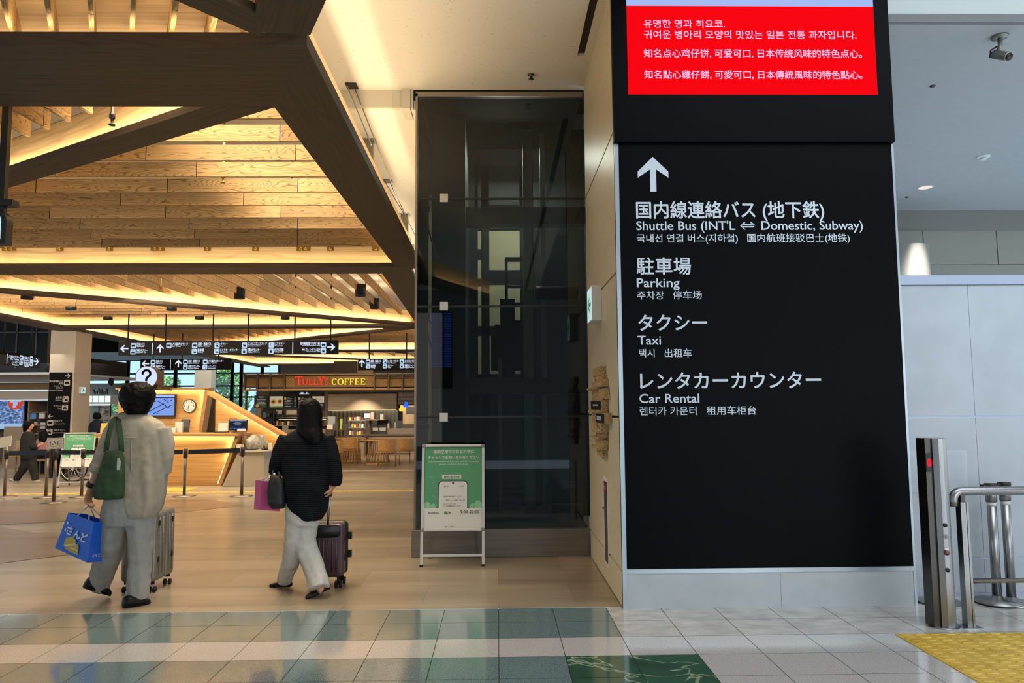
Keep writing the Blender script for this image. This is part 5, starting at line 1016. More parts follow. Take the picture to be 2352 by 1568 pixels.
# right of the column: black fascia, white kiosk
XF = -12.2; z0, z1 = P(203, 858, x=XF).z, P(203, 822, x=XF).z; ya = P(203, 850, x=XF).y
m = MB(); m.box(XF - .3, XF, ya - .6, 24.7, z0, z1); struct(m, 'trim_12', mat('black_fascia', '0a0a0b', .6, spec=.1), 'black fascia over the kiosk row at the left')
m = MB(); m.box(XF - 4, XF - .05, ya - 1, 26.4, z0 - .06, z0); struct(m, 'ceiling', mat('kiosk_soffit', 'b9bcba', .6), 'pale soffit over the kiosk row')
pbox(198, 300, 770, 808, 27.0, .2, 'trim_13', mat('black_fascia'), 'structure', 'black bulkhead beneath the far edge of the timber ceiling')
YQ = 25.0
pbox(150, 292, 880, 911, YQ + 1.2, .1, 'wall_kiosk', mat('kiosk_grey', '7e8384', .5), 'structure', 'grey wall over the white kiosk')
kl = empty('kiosk_letters', 'row of black upright letters standing on the white kiosk', 'shop lettering', P(228, 908, y=YQ + .5))
for k, (x0, x1, y0) in enumerate(((213, 215.5, 894), (217, 219.5, 899), (221, 223.5, 897), (225, 226.8, 892), (228.5, 230.5, 896), (232, 233.6, 893), (235, 238, 898), (239.4, 241, 899), (242.5, 246, 892))): pbox(x0, x1, y0, 905.8, YQ + .5, .08, 'letter', BLACK, parent=kl)
kb = empty('kiosk', 'white lit kiosk with four blank menu panels and a glass display case', 'kiosk', P(225, 1000, y=YQ))
pbox(196, 254, 906, 928, YQ, 1.0, 'header_box', mat('kiosk_white', 'c8ccca', .4), parent=kb)
for k in range(4): pbox(199 + k*14, 211 + k*14, 909, 923, YQ - .02, .02, 'menu_panel', glow('kiosk_panel', 'e6f4f4', 1.15), parent=kb)
pbox(196, 252, 928, 931, YQ - .05, .05, 'light_line', glow('kiosk_led', 'eafcff', 1.6), parent=kb)
pbox(194, 204, 930, 1010, YQ, .9, 'side_panel', mat('kiosk_white'), parent=kb, floor=True)
pbox(200, 250, 931, 1010, YQ + .8, .1, 'back_panel', mat('kiosk_back', 'a8c4c8', .4), parent=kb, floor=True)
CASE = mottled('case_products', 'b8d0d2', '6f8f96', (10, 1, 14), .3, 3, .4, .6)
pbox(204, 226, 932, 965, YQ + .3, .3, 'product_tray', CASE, parent=kb); pbox(228, 240, 932, 975, YQ + .3, .3, 'product_tray', mottled('case_products_b', 'c8dcdc', '8f5a50', (9, 1, 12), .3, 3, .45, .62), parent=kb)
pbox(196, 250, 990, 1010, YQ - .2, .9, 'counter_front', mat('kiosk_white'), parent=kb, floor=True)
m = MB(); q = P(207, 985, y=YQ - .25); m.T = Matrix.Translation(q) @ Matrix.Rotation(-.25, 4, 'Y'); m.box(-.09, .09, 0, .05, 0, .55); m.build('leaning_panel', mat('kiosk_white'), kb)
q = P(255.5, 886, y=24.2); cm = MB(); cm.lathe([(.0, .0), (.04, .01), (.065, .05), (.07, .09)], q, 14); cm.box(q.x - .05, q.x + .05, q.y - .05, q.y + .05, q.z + .09, z0 - .06 if z0 - .06 > q.z + .1 else q.z + .12); tag(cm.build('dome_camera', BLACK), 'black dome camera under the soffit beside the kiosk letters', 'camera')

# ------------------------------------------------------------------ window wall far behind with trees and a van outside
YWIN = 42.0; FRM = mat('window_frame_dark', '15191d', .4)
wx = [P(v, 900, y=YWIN).x for v in (150, 250, 290, 361, 400, 452, 490, 531, 552, 600, 640)]
zl_ = [0.0] + [P(500, v, y=YWIN).z for v in (957, 912, 886, 857, 826)]
for i, (u, w_) in enumerate(zip(wx, wx[1:])):
    m = MB()
    for x in (u, w_): m.box(x - .07, x + .07, YWIN, YWIN + .2, 0, zl_[-1])
    for z in zl_[1:]: m.box(u, w_, YWIN + .05, YWIN + .15, z - .045, z + .045)
    o = struct(m, 'window_%d' % (i + 1), FRM)
    if i == 0: WG = glass('window_glass', (.86, .96, 1.0))
    m = MB(); m.box(u + .07, w_ - .07, YWIN + .09, YWIN + .11, .05, zl_[-1] - .05); m.build('pane', WG, o)
m = MB(); m.box(-40, -10, YWIN, YWIN + .3, zl_[-1], 6.8); struct(m, 'wall_far', mat('pale_far_wall', 'a8bcc6', .6), 'pale wall above the far windows')
m = MB(); m.box(P(640, 900, y=YWIN).x, 3, YWIN, YWIN + .3, 0, 6); struct(m, 'wall_back', mat('brown_far_wall', '4c4136', .6), 'dark wall behind the coffee shop')
pbox(446, 486, 830, 889, 38.0, .6, 'column', COLP, 'structure', 'square beige column in front of the far windows', floor=True)
m = MB(); m.box(-60, 10, YWIN + .4, 90, -.1, -.02); struct(m, 'ground', mat('road_outside', '8a8f92', .8), 'grey forecourt outside the far windows')
LEAF = mottled('tree_leaves', '3f7a2a', 'a0cc62', (5, 5, 5), .6, 4, .35, .65); BARK = mat('tree_bark', '4a3a2a', .8)
def tree(px_, Y, top, r, label, sd):
    rd = random.Random(sd); q = P(px_, 935, y=Y); zt_ = P(px_, top, y=Y).z; o = empty('tree', label, 'tree', (q.x, Y, -.02), 0, 'trees outside the windows')
    m = MB(); m.cyl((q.x, Y, -.02), (q.x, Y, zt_*.6), .16, .07, 10); m.build('trunk', BARK, o); m = MB()
    for k in range(1100):
        t = rd.random()*2*PI; v = rd.random(); rr = r*(1 - abs(v - .45)**1.4)*math.sqrt(rd.random()); c = V((q.x + rr*math.cos(t), Y + rr*math.sin(t), zt_*.25 + v*zt_*.75)); s = .06 + .09*rd.random()
        n = V((rd.uniform(-1, 1), rd.uniform(-1, 1), rd.uniform(-.4, 1))).normalized(); u = n.orthogonal().normalized()*s; w_ = n.cross(u)
        m.poly([c - u, c + w_*.7, c + u, c - w_*.7])
    m.build('crown', LEAF, o)
tree(384, 47, 866, 1.0, 'bright green tree outside the windows right of the question mark disc', 1)
tree(511, 46, 846, .95, 'tall green tree outside the windows right of the far column', 2)
tree(541, 49, 856, 1.0, 'green tree outside the windows beside the coffee shop header', 3)
tree(258, 48, 905, 1.3, 'low green tree seen through the window beside the kiosk', 4)
tree(296, 52, 880, 1.0, 'green tree outside the window behind the head of the beige shirted person', 5)
vn = empty('van', 'white van parked outside the window beside the coffee shop post', 'van', (P(585, 950, y=46).x, 46, 0)); x0, x1 = P(560, 950, y=46).x, P(640, 950, y=46).x; zt_ = P(580, 917, y=46).z
m = MB(); m.prism([(x0, 46, .35), (x1, 46, .35), (x1, 46, zt_), (x0 + .75, 46, zt_), (x0 + .35, 46, zt_*.66), (x0, 46, zt_*.55)], (0, 1.6, 0)); m.build('body', mat('van_white', 'b8c8d4', .3), vn, bevel=.06)
m = MB(); m.box(x0 + .75, x1 - .3, 45.98, 46, zt_*.62, zt_*.88); m.build('side_window', mat('van_glass', '1c2a3a', .1), vn)
for xx in (x0 + .5, x1 - .6): m = MB(); m.cyl((xx, 45.97, .3), (xx, 46.2, .3), .3, n=18); m.build('wheel', RUBBER, vn)
# ------------------------------------------------------------------ coffee shop
YH = 21.0
CDK = mat('shop_dark', '1c1713', .6); CWALL = wood('cafe_wall_oak', '7d6a52', '6a5844', freq=5, along=.3, across=3, rough=.6, line=.35)
HDW = wood('header_oak', '7c5a30', '64461f', freq=6, along=.4, across=6, rough=.55, line=.4)
ch = empty('coffee_shop_header', 'timber shop header with lattice pattern and lit red and yellow coffee shop lettering', 'shop sign', (-4, YH, P(700, 897, y=YH).z))
a, b = P(561, 890, y=YH), P(1000, 861, y=YH); m = MB(); m.box(a.x, b.x, YH, YH + .5, a.z, b.z); m.build('header_board', HDW, ch)
for y0, y1, d in ((856.5, 861, .08), (890, 897, .06)): q0, q1 = P(557, y1, y=YH - d), P(1000, y0, y=YH - d); m = MB(); m.box(q0.x, q1.x, YH - d, YH + .5, q0.z, q1.z); m.build('header_rail', mat('header_rail_oak', '94703c', .5), ch)
LATT = mat('lattice_brass', 'a8823e', .5)
def lattice(x0, x1):
    """diamond lattice inlay between two pixel columns"""
    m = MB(); z0, z1 = P(700, 886.5, y=YH).z, P(700, 868, y=YH).z; xa, xb = P(x0, 875, y=YH).x, P(x1, 875, y=YH).x; s = (z1 - z0)/3; nx = int((xb - xa)/s)
    for i in range(nx):
        for j in range(3):
            cx_, cz = xa + (i + .5)*s, z0 + (j + .5)*s; w_ = s*.5
            for dx, dz in ((1, 1), (1, -1)):
                p, q = V((cx_ - dx*w_, YH - .012, cz - dz*w_)), V((cx_ + dx*w_, YH - .012, cz + dz*w_)); n = V((-(q - p).z, 0, (q - p).x)).normalized()*.011; m.poly([p - n, q - n, q + n, p + n])
    m.build('lattice_inlay', LATT, ch)
lattice(564, 677); lattice(841, 958)
for u in (561, 591, 620, 653, 860, 892, 924, 956):
    m = MB(); q = P(u, 875, y=YH - .1); m.box(q.x - .02, q.x + .02, YH - .1, YH, P(u, 894, y=YH).z, P(u, 857, y=YH).z); m.build('header_post', mat('header_post_dark', '4c3820', .5), ch)
for (x0, x1) in ((557, 655), (858, 970)):
    for v in (863, 866.5, 888): q0, q1 = P(x0, v, y=YH - .07), P(x1, v, y=YH - .07); m = MB(); m.box(q0.x, q1.x, YH - .07, YH - .04, q0.z - .008, q0.z + .008); m.build('header_bar', mat('header_post_dark'), ch)
# serif lettering, drawn stroke by stroke
GR, GY = glow('letter_red', 'ff3a26', 1.1), glow('letter_yellow', 'f6e03a', 1.1)
def letter(mb, F, chr_, x, y, w, h, st=.24, th=.09):
    """serif capital: x,y lower left in frame units (y down); w,h size"""
    R = lambda x0, y0, x1, y1: F.rect(mb, x + x0*w, y - y1*h, x + x1*w, y - y0*h, .02)
    def Q(*pts): mb.poly([F.at(x + px_*w, y - py_*h, .02) for px_, py_ in pts])
    def arc(cx_, cy_, rx, ry, a0, a1, t0, t1, n=18):
        for k in range(n):
            u0, u1 = a0 + (a1 - a0)*k/n, a0 + (a1 - a0)*(k + 1)/n
            g0, g1 = (t1 + (t0 - t1)*abs(math.cos(math.radians(u)))**1.3 for u in (u0, u1))
            c0, s0, c1, s1 = math.cos(math.radians(u0)), math.sin(math.radians(u0)), math.cos(math.radians(u1)), math.sin(math.radians(u1))
            Q((cx_ + rx*c0, cy_ + ry*s0), (cx_ + rx*c1, cy_ + ry*s1), (cx_ + (rx - g1)*c1, cy_ + (ry - g1*w/h*.9)*s1), (cx_ + (rx - g0)*c0, cy_ + (ry - g0*w/h*.9)*s0))
    if chr_ == 'T': R(.5 - st/2, 0, .5 + st/2, 1); R(.28, 0, .72, th*.7); R(0, 1 - th, 1, 1); R(0, .78, .07, 1); R(.93, .78, 1, 1)
    elif chr_ in 'LEF':
        R(.1, 0, .1 + st, 1); R(0, 0, .45, th*.7); R(0, 1 - th*.7, .45, 1)
        if chr_ in 'LE': R(.1, 0, .95, th); R(.87, 0, .97, .28)
        if chr_ in 'EF': R(.1, 1 - th, .9, 1); R(.82, .74, .92, 1); R(.3, .5 - th/2, .68, .5 + th/2); R(.62, .38, .7, .62)
    elif chr_ == 'U': R(.08, .3, .08 + st, 1); R(.78, .3, .78 + st*.6, 1); R(-.02, 1 - th*.7, .42, 1); R(.62, 1 - th*.7, 1.04, 1); arc(.5, .34, .42, .34, 180, 360, st, th)
    elif chr_ == 'Y':
        Q((.05, 1), (.05 + st*1.15, 1), (.62, .42), (.38, .42)); Q((.84, 1), (.96, 1), (.62, .42), (.5, .42)); R(.38, 0, .38 + st, .45); R(.22, 0, .78, th*.7); R(-.05, 1 - th*.7, .42, 1); R(.68, 1 - th*.7, 1.08, 1)
    elif chr_ == 'C': arc(.52, .5, .5, .52, 45, 318, st, th, 24); R(.82, .68, .93, 1)
    elif chr_ == 'O': arc(.5, .5, .52, .52, 0, 360, st, th, 28)
    elif chr_ == 'S': arc(.5, .73, .4, .29, 20, 262, st*.8, th*1.3, 20); arc(.5, .27, .42, .29, 82, -160, st*.8, th*1.3, 20); R(.78, .72, .88, .98); R(.06, .02, .16, .3)
    elif chr_ == "'": Q((.1, 1), (.9, 1), (.55, .62), (.3, .62))
LFm = Frame(P(677, 884, y=YH - .06), YH/1705); LFm.o.y = YH - .06
for chr_, x, y, w_, h in (('T', 1, 0, 16.5, 19.5), ('U', 17.5, 0, 12.5, 14), ('L', 31.5, 0, 10.5, 14), ('L', 43, 0, 10.5, 14), ('Y', 53, 0, 14, 18.5), ("'", 66, 0, 3, 18), ('S', 68.5, 0, 9, 14)):
    m = MB(); letter(m, LFm, chr_, x, y, w_, h); m.build('letter', GR, ch)
for chr_, x, w_ in (('C', 83.5, 12), ('O', 97, 14), ('F', 112.5, 10.5), ('F', 124.5, 10.5), ('E', 136.5, 10.5), ('E', 149.5, 11)):
    m = MB(); letter(m, LFm, chr_, x, 0, w_, 14); m.build('letter', GY, ch)
pbox(561, 566, 897, 1000, YH + .1, .12, 'post', mat('shop_post', '3d2e22', .5), 'structure', 'dark post under the left end of the shop header', floor=True)
pbox(745, 752.5, 897, 1030, 24.2, .12, 'post', mat('shop_post_red', '4a2f22', .5), 'structure', 'brown post in the middle of the coffee shop', floor=True)
YBK = 27.0
pbox(588, 1000, 880, 1060, YBK + .3, .1, 'wall_cafe', CDK, 'structure', 'dark back wall of the coffee shop', floor=True)
pbox(590, 748, 897, 909, YBK - .3, .1, 'trim_14', mat('cafe_band', '4f4436', .6), 'structure', 'grey brown band above the menu boards')
pbox(587, 600, 908, 1000, YBK - .4, .2, 'trim_15', mat('cafe_band_pale', '7a6a55', .6), 'structure', 'pale pier at the left end of the shop', floor=True)
m = MB(); q0, q1 = P(590, 896, y=YH + .6), P(1000, 896, y=YH + .6); m.box(q0.x, q1.x, YH + .5, YBK + .3, q0.z + .02, q0.z + .08); struct(m, 'ceiling', mat('cafe_ceiling', '4c3f30', .7), 'low brown ceiling of the coffee shop')
o = pbox(752, 911, 904, 941.5, YBK - .5, .5, 'trim_16', CWALL, 'structure', 'grey oak wall cupboards above the bar')
for u in (752, 806, 843, 875, 911): pbox(u - .3, u + .3, 904, 941, YBK - .505, .01, 'trim_17', CDK, 'structure', 'thin dark joint of the oak wall cupboards')
TILE = mat('ribbed_black_tile', '1d1a17', .3); n_, L_, b_ = nodes(TILE)
_w = N(TILE, 'ShaderNodeTexWave', Scale=2.2, Distortion=0.0); _w.bands_direction = 'X'; L_.new(mapped(TILE, (1, 1, 1)), _w.inputs['Vector']); L_.new(ramp(TILE, _w.outputs['Fac'], [(.15, '0b0a09'), (.45, '3a342c')]), b_.inputs['Base Color'])
pbox(752, 914, 941, 1000, YBK, .1, 'wall_bar_tiles', TILE, 'structure', 'black ribbed tile wall behind the bar', floor=True)
strip_light((755, 943), (910, 943), YBK - .25, 2.5, (0, .5, -.85))
m = MB(); a, b = P(755, 942, y=YBK - .3), P(910, 942, y=YBK - .3); m.box(a.x, b.x, YBK - .3, YBK - .25, a.z - .01, a.z + .01); struct(m, 'trim_18', WLINE, 'warm light line under the oak cupboards')
area('bar_spot', (P(830, 925, y=26).x, 25.6, 2.0), (math.radians(35), 0, 0), .1, .1, 34, WARM, 90)
area('cafe_fill', (P(690, 925, y=25).x, 25.3, 2.02), (math.radians(20), 0, 0), 3.0, .5, 45, WARM, 150)  # fill added to lighten the shop interior
area('cafe_fill', (P(870, 925, y=23).x, 22.6, 2.02), (math.radians(45), 0, 0), 3.0, .6, 130, WARM, 150)  # forward-tilted fill added to lighten cupboards and bar
lv = empty('louver_panel', 'brown louvered panel over the steel refrigerator', 'louver', P(933, 930, y=YBK - .6))
pbox(913, 960, 900, 929, YBK - .4, .1, 'back_plate', CDK, parent=lv)
for k in range(9): pbox(915, 958, 901 + k*3.1, 902.6 + k*3.1, YBK - .6, .2, 'louver_blade', mat('louver_brown', '6b5640', .5), parent=lv)
# menu boards
FOOD = mottled('menu_picture', 'd9cbb0', '9a7048', (6, 1, 6), .4, 2, .52, .66)
MENUS = [(583, 615, 908, 937, 'black', 'black chalk style menu board at the left end of the shop'), (618, 651, 909, 936, 'food', 'menu board with a picture of two plates of pasta'), (651, 683, 909, 936, 'list', 'black price list board right of the pasta picture'), (683, 716, 909, 936, 'list', 'black price list board half hidden by the dark haired person'), (716, 745, 909, 936, 'drink', 'menu board with a pale drink picture beside the brown post')]
for x0, x1, y0, y1, kd, lb in MENUS:
    Ym = 24.6; a, b = P(x0 + .4, y1, y=Ym), P(x1 - .4, y0, y=Ym); o = empty('menu_board', lb, 'menu board', ((a.x + b.x)/2, Ym, a.z), 0, 'menu boards over the shop counter')
    m = MB(); m.box(a.x, b.x, Ym, Ym + .06, a.z, b.z); m.build('board', BLACK, o); F = Frame((a.x, Ym, b.z), Ym/1705); w_ = x1 - x0 - .8; m = MB(); e_ = [glow('menu_white', 'c9bfae', .55), glow('menu_food', 'e0cfae', .6), glow('menu_brown', '8a4a24', .5), glow('menu_yellow', 'd8a64e', .6), glow('menu_green', '8c9a4e', .5)]
    if kd in ('food', 'drink'):
        F.rect(m, .8, .8, w_ - .8, 26 if kd == 'food' else 15, .003, 1)
        dots = ((9, 13, 7, 3), (24, 13, 6.5, 3), (9, 13, 4, 2), (24, 12, 4, 2)) if kd == 'food' else ((10, 7, 3.4, 3), (20, 8, 4, 0))
        for cx_, cy_, r, c_ in dots: m.poly([F.at(cx_ + r*math.cos(t*PI/10), cy_ + r*.8*math.sin(t*PI/10), .004 + .001*(7 - r)) for t in range(20)][::-1], c_)
        if kd == 'food': F.rect(m, .8, 23, w_ - .8, 26, .004, 4)
        else: [F.rect(m, 12, 18 + 3*k, w_ - 3, 19 + 3*k, .004, 0) for k in range(3)]
    elif kd == 'list':
        F.rect(m, 1.5, 3, 5.5, 9, .003, 3)
        for r in range(7): F.rect(m, 7 if r < 3 else 2, 2.4 + r*3.4, 14 + (r*5) % 7, 3.3 + r*3.4, .003, 0); F.rect(m, w_ - 7, 2.4 + r*3.4, w_ - 3, 3.3 + r*3.4, .003, 0)
    else:
        F.text(m, "TULLY'S", w_/2, 5, 4.2, 11, .03, 'C', .003, 0)
        for r, (u0, u1) in enumerate(((6, 26), (5, 27), (9, 24), (6, 27))): F.rect(m, u0, 9 + r*3, u1, 10 + r*3, .003, 0)
        m.poly([F.at(7 + 3.6*math.cos(t*PI/8), 23 + 4*math.sin(t*PI/8), .003) for t in range(16)][::-1], 3)
        for r in range(3): F.rect(m, 13, 20 + r*2.6, 26, 20.8 + r*2.6, .003, 4)
    m.build('print', e_, o)
    if kd == 'black': m = MB(); [m.cyl((xx, Ym + .03, b.z), (xx, Ym + .03, P(590, 896, y=YH + .6).z + .03), .012, n=6) for xx in (a.x + .05, b.x - .05)]; m.build('hanger', BLACK, o)
mb = MB(); a, b = P(618, 909, y=24.66), P(745, 904, y=24.66); mb.box(a.x, b.x, 24.66, 24.72, P(618, 936, y=24.7).z, P(590, 896, y=YH + .6).z + .03); struct(mb, 'trim_19', CDK, 'dark backing rail of the menu boards')
o = pbox(686, 738, 898.5, 906, 24.0, .05, 'door_sign', BLACK); tag(o, 'black strip sign with small white figures above the menu boards', 'sign')
F = Frame(P(686, 898.5, y=24.0), 24/1705); m = MB(); [F.rect(m, x, 2, x + 1.6, 6, .003) for x in (3, 6, 9, 17, 20)]; F.rect(m, 1.5, 5.8, 24, 6.4, .003); m.build('figures', GW, o)
# serving counter with pastry case
sc = empty('pastry_case', 'lit glass pastry case on the shop counter behind the dark haired person', 'display case', P(655, 1000, y=23.8)); YK_ = 23.8
pbox(600, 626, 944, 1000, YK_ + .5, .5, 'side_cabinet', CDK, parent=sc, floor=True); pbox(626, 748, 985, 1000, YK_, .8, 'base', mat('case_base', '8a7c68', .5), parent=sc, floor=True)
for v in (958, 976): pbox(630, 748, v, v + 2, YK_ + .05, .6, 'shelf', mat('case_shelf', 'a39374', .4), parent=sc)
pbox(640, 748, 962, 963.6, YK_ + .1, .05, 'light_line', glow('case_led', 'fff0b8', 1.8), parent=sc); pbox(628, 748, 943, 985, YK_ + .65, .05, 'back', mat('case_back', '5d5240', .5), parent=sc)
pbox(626, 629, 944, 1000, YK_, .7, 'end_post', BLACK, parent=sc); pbox(648, 662, 978, 993, YK_ - .02, .02, 'price_frame', mat('price_frame', 'a89a7c', .5), parent=sc)
rd = random.Random(3); WARES = ['d8c8a0', '2b2420', 'b08a40', '8a2f2a', 'c9c2b4', '3d5a38', 'd0b040', '5a3a28']
def ware(name, label, cat, x0, x1, y0, y1, Y, col, group, d=.08): o = pbox(x0, x1, y0, y1, Y, d, name, mat('ware_' + col, col, .45)); return tag(o, label, cat, group)
for k, x in enumerate((634, 641, 647, 653, 660, 667)): ware('pastry_pack', '%s pack from the left on the lit shelf of the pastry case' % ('first', 'second', 'third', 'fourth', 'fifth', 'sixth')[k], 'pastry', x, x + 4.6, 966 + (k % 3), 975.8, YK_ + .2, WARES[(k*3) % 8], 'packs in the pastry case')
for k, (x, w_, h) in enumerate(((603, 9, 12), (612, 7, 10))): ware('till', ('grey till screen' if k == 0 else 'dark blue till screen') + ' beside the pastry case', 'till', x, x + w_, 947 + k*2, 947 + h, YK_ + .35, '6c6a66' if k == 0 else '2a2c3a', 'tills at the counter', .12)
for k, x in enumerate((631, 634.5, 638, 641.5, 645, 648.5)): ware('condiment_jar', '%s dark jar from the left in the row on top of the pastry case' % ('first', 'second', 'third', 'fourth', 'fifth', 'sixth')[k], 'jar', x, x + 2.6, 951, 957.8, YK_ + .2, WARES[1], 'jars on the pastry case')
for k, (x, lb) in enumerate(((634, 'speckled cream card left on top of the pastry case'), (657, 'speckled cream card right on top of the pastry case'))): o = pbox(x, x + (13 if k == 0 else 24), 941, 952, YK_ + .4, .04, 'speckled_card', FOOD); tag(o, lb, 'card')
# right half: bar
bc = empty('bar_counter', 'grey brown bar counter with oak front at the back of the coffee shop', 'counter', P(900, 1043, y=24.6)); YBR = 24.6
pbox(845, 951, 999, 1043, YBR, .5, 'oak_front', CWALL, parent=bc, floor=True); pbox(843, 951, 997, 1000.5, YBR - .08, .6, 'lower_top', mat('bar_top', '5c5040', .4), parent=bc); pbox(836, 955, 983, 997, YBR + .3, .3, 'upper_panel', mat('bar_upper', '6b5f50', .5), parent=bc, floor=True)
pbox(848, 945, 1040, 1043, YBR - .01, .02, 'plinth', CDK, parent=bc)
o = pbox(851, 887, 983.5, 996.5, YBR + .2, .08, 'black_bin', BLACK); tag(o, 'black box with pale towels hung over it on the bar', 'box')
for x0, x1, lb in ((856, 868, 'folded pale towel draped on the black box, left one'), (872, 886, 'folded pale towel draped on the black box, right one')): ware('towel', lb, 'towel', x0, x1, 982, 989, YBR + .15, '9a9284', 'towels on the black box', .05)
fr_ = empty('refrigerator', 'tall stainless refrigerator with a dark window at the end of the bar', 'refrigerator', P(940, 1000, y=26.0)); pbox(925, 952, 931, 974, 26.0, .7, 'body', mottled('fridge_steel', 'a58f6e', '8d7a5e', (8, 1, .5), .35, 2, metal=.7), parent=fr_); pbox(933, 951, 933, 951, 25.97, .03, 'window', mat('fridge_window', '2c2925', .3), parent=fr_); pbox(924, 953, 974, 983, 26.0, .7, 'base', mat('fridge_base', '4a4034', .5), parent=fr_, floor=True)
for px_, py_, Y, cl, lb in ((922.5, 940, 23.2, 'ffd23c', 'yellow glass pendant lamp at the end of the bar'), (932.5, 931.5, 23.6, '2f62ff', 'blue glass pendant lamp at the end of the bar')):
    c = P(px_, py_, y=Y); o = empty('pendant_lamp', lb, 'lamp', c, 0, 'pendant lamps at the bar'); m = MB(); m.lathe([(.035, .13), (.045, .10), (.045, .07), (.085, .0), (.08, -.04), (.06, -.055)], c, 18); m.build('shade', glow('pendant_' + cl, cl, 1.2), o)
    m = MB(); m.cyl(c + V((0, 0, .13)), V((c.x, c.y, P(590, 896, y=YH + .6).z + .04)), .006, n=6); m.build('cord', BLACK, o)
rk = empty('merchandise_rack', 'metal merchandise rack with four shelves of packets left of the bar', 'shelf rack', P(818, 1040, y=24.0)); YRK = 24.0
for v in (965, 981.5, 998, 1011): pbox(799, 838, v, v + 1.6, YRK, .35, 'shelf', mat('rack_shelf', '8d8170', .4, .4), parent=rk)
for u in (800, 836): pbox(u, u + 1, 950, 1040, YRK + .3, .04, 'upright', mat('rack_upright', '5a5148', .4, .4), parent=rk, floor=True)
pbox(800, 837, 1012, 1042, YRK + .05, .3, 'cabinet', CWALL, parent=rk, floor=True)
rows = ('top', 'second', 'third', 'lowest'); 
for r, v in enumerate((965, 981.5, 998, 1011)):
    for k in range(6):
        x = 801.8 + k*5.6; h = 6 + rd.random()*3.5; ware('packet', '%s packet from the left on the %s shelf of the metal merchandise rack' % (('first', 'second', 'third', 'fourth', 'fifth', 'sixth')[k], rows[r]), 'packet', x, x + 4.6, v - h, v - .1, YRK + .08, ('d0b040', 'a87038', '6c2f24', '3b4a60', '8a8070', 'b89a5a', 'd8cfc0')[(k*2 + r*3) % 7], 'packets on the %s rack shelf' % rows[r])
tb = empty('display_table', 'dark wood display table with goods left of the merchandise rack', 'table', P(775, 1010, y=23.3)); pbox(753, 798, 986, 988.5, 23.3, .5, 'table_top', mat('red_brown_wood', '4a2c1e', .45), parent=tb); pbox(753, 798, 1003, 1012, 23.3, .5, 'lower_shelf', mat('red_brown_wood'), parent=tb, floor=True); pbox(754, 756, 988, 1010, 23.35, .05, 'leg', mat('red_brown_wood'), parent=tb); pbox(795, 797, 988, 1010, 23.35, .05, 'leg', mat('red_brown_wood'), parent=tb)
for x0, x1, y0, cl, nm, lb in ((752, 769, 956, '7f837f', 'till', 'grey till on a stand at the middle of the bar'), (750, 764, 975, 'bdb4a6', 'goods_box', 'pale carton at the left of the dark display table'), (766, 777, 972, '3a3230', 'tilted_card', 'dark menu card propped on the display table'), (780, 786, 962, '7c8a34', 'green_bottle', 'green bottle standing on the display table'), (787, 799, 973, '2b2622', 'dark_box', 'dark box at the right of the display table')):
    o = pbox(x0, x1, y0, 985.8, 23.4 + .02*(x0 % 7) if x0 != 752 else 23.63, .12, nm, mat('ware_' + cl, cl, .45)); tag(o, lb, nm.replace('_', ' '))
for x, w_, y0, y1, cl, lb in ((838, 12, 949, 960, 'c8c0b2', 'white figurine box on the bar shelf'), (851, 9, 947, 962, '6b5f4e', 'brown paper box on the bar shelf'), (862, 9, 952, 963, '1a1a1c', 'black grinder on the bar shelf'), (873, 8, 951, 963, 'a09a8c', 'pale cup stack on the bar shelf'), (890, 4, 972, 983, 'a89a70', 'cream bottle on the bar beside the towels'), (906, 3.5, 969, 983, '8d8578', 'grey slim bottle on the bar'), (914, 9, 966, 983, '16161a', 'black blender on the bar beside the refrigerator'), (853, 14, 965, 983, '0d0d0f', 'black coffee machine on the bar')):
    o = pbox(x, x + w_, y0, y1, 24.95 if y1 > 970 else 26.2, .15, 'bar_item', mat('ware_' + cl, cl, .4)); nm = lb.split(' on ')[0].split()[-1]; o.name = {'box': 'box', 'grinder': 'grinder', 'stack': 'cup_stack', 'bottle': 'bottle', 'blender': 'blender', 'machine': 'coffee_machine'}.get(nm, 'box'); tag(o, lb, o.name.split('.')[0].replace('_', ' '))
o = pbox(836, 884, 963.2, 965, 26.1, .9, 'bar_shelf', mat('rack_shelf')); tag(o, 'thin shelf on the black tile wall behind the bar', 'shelf')
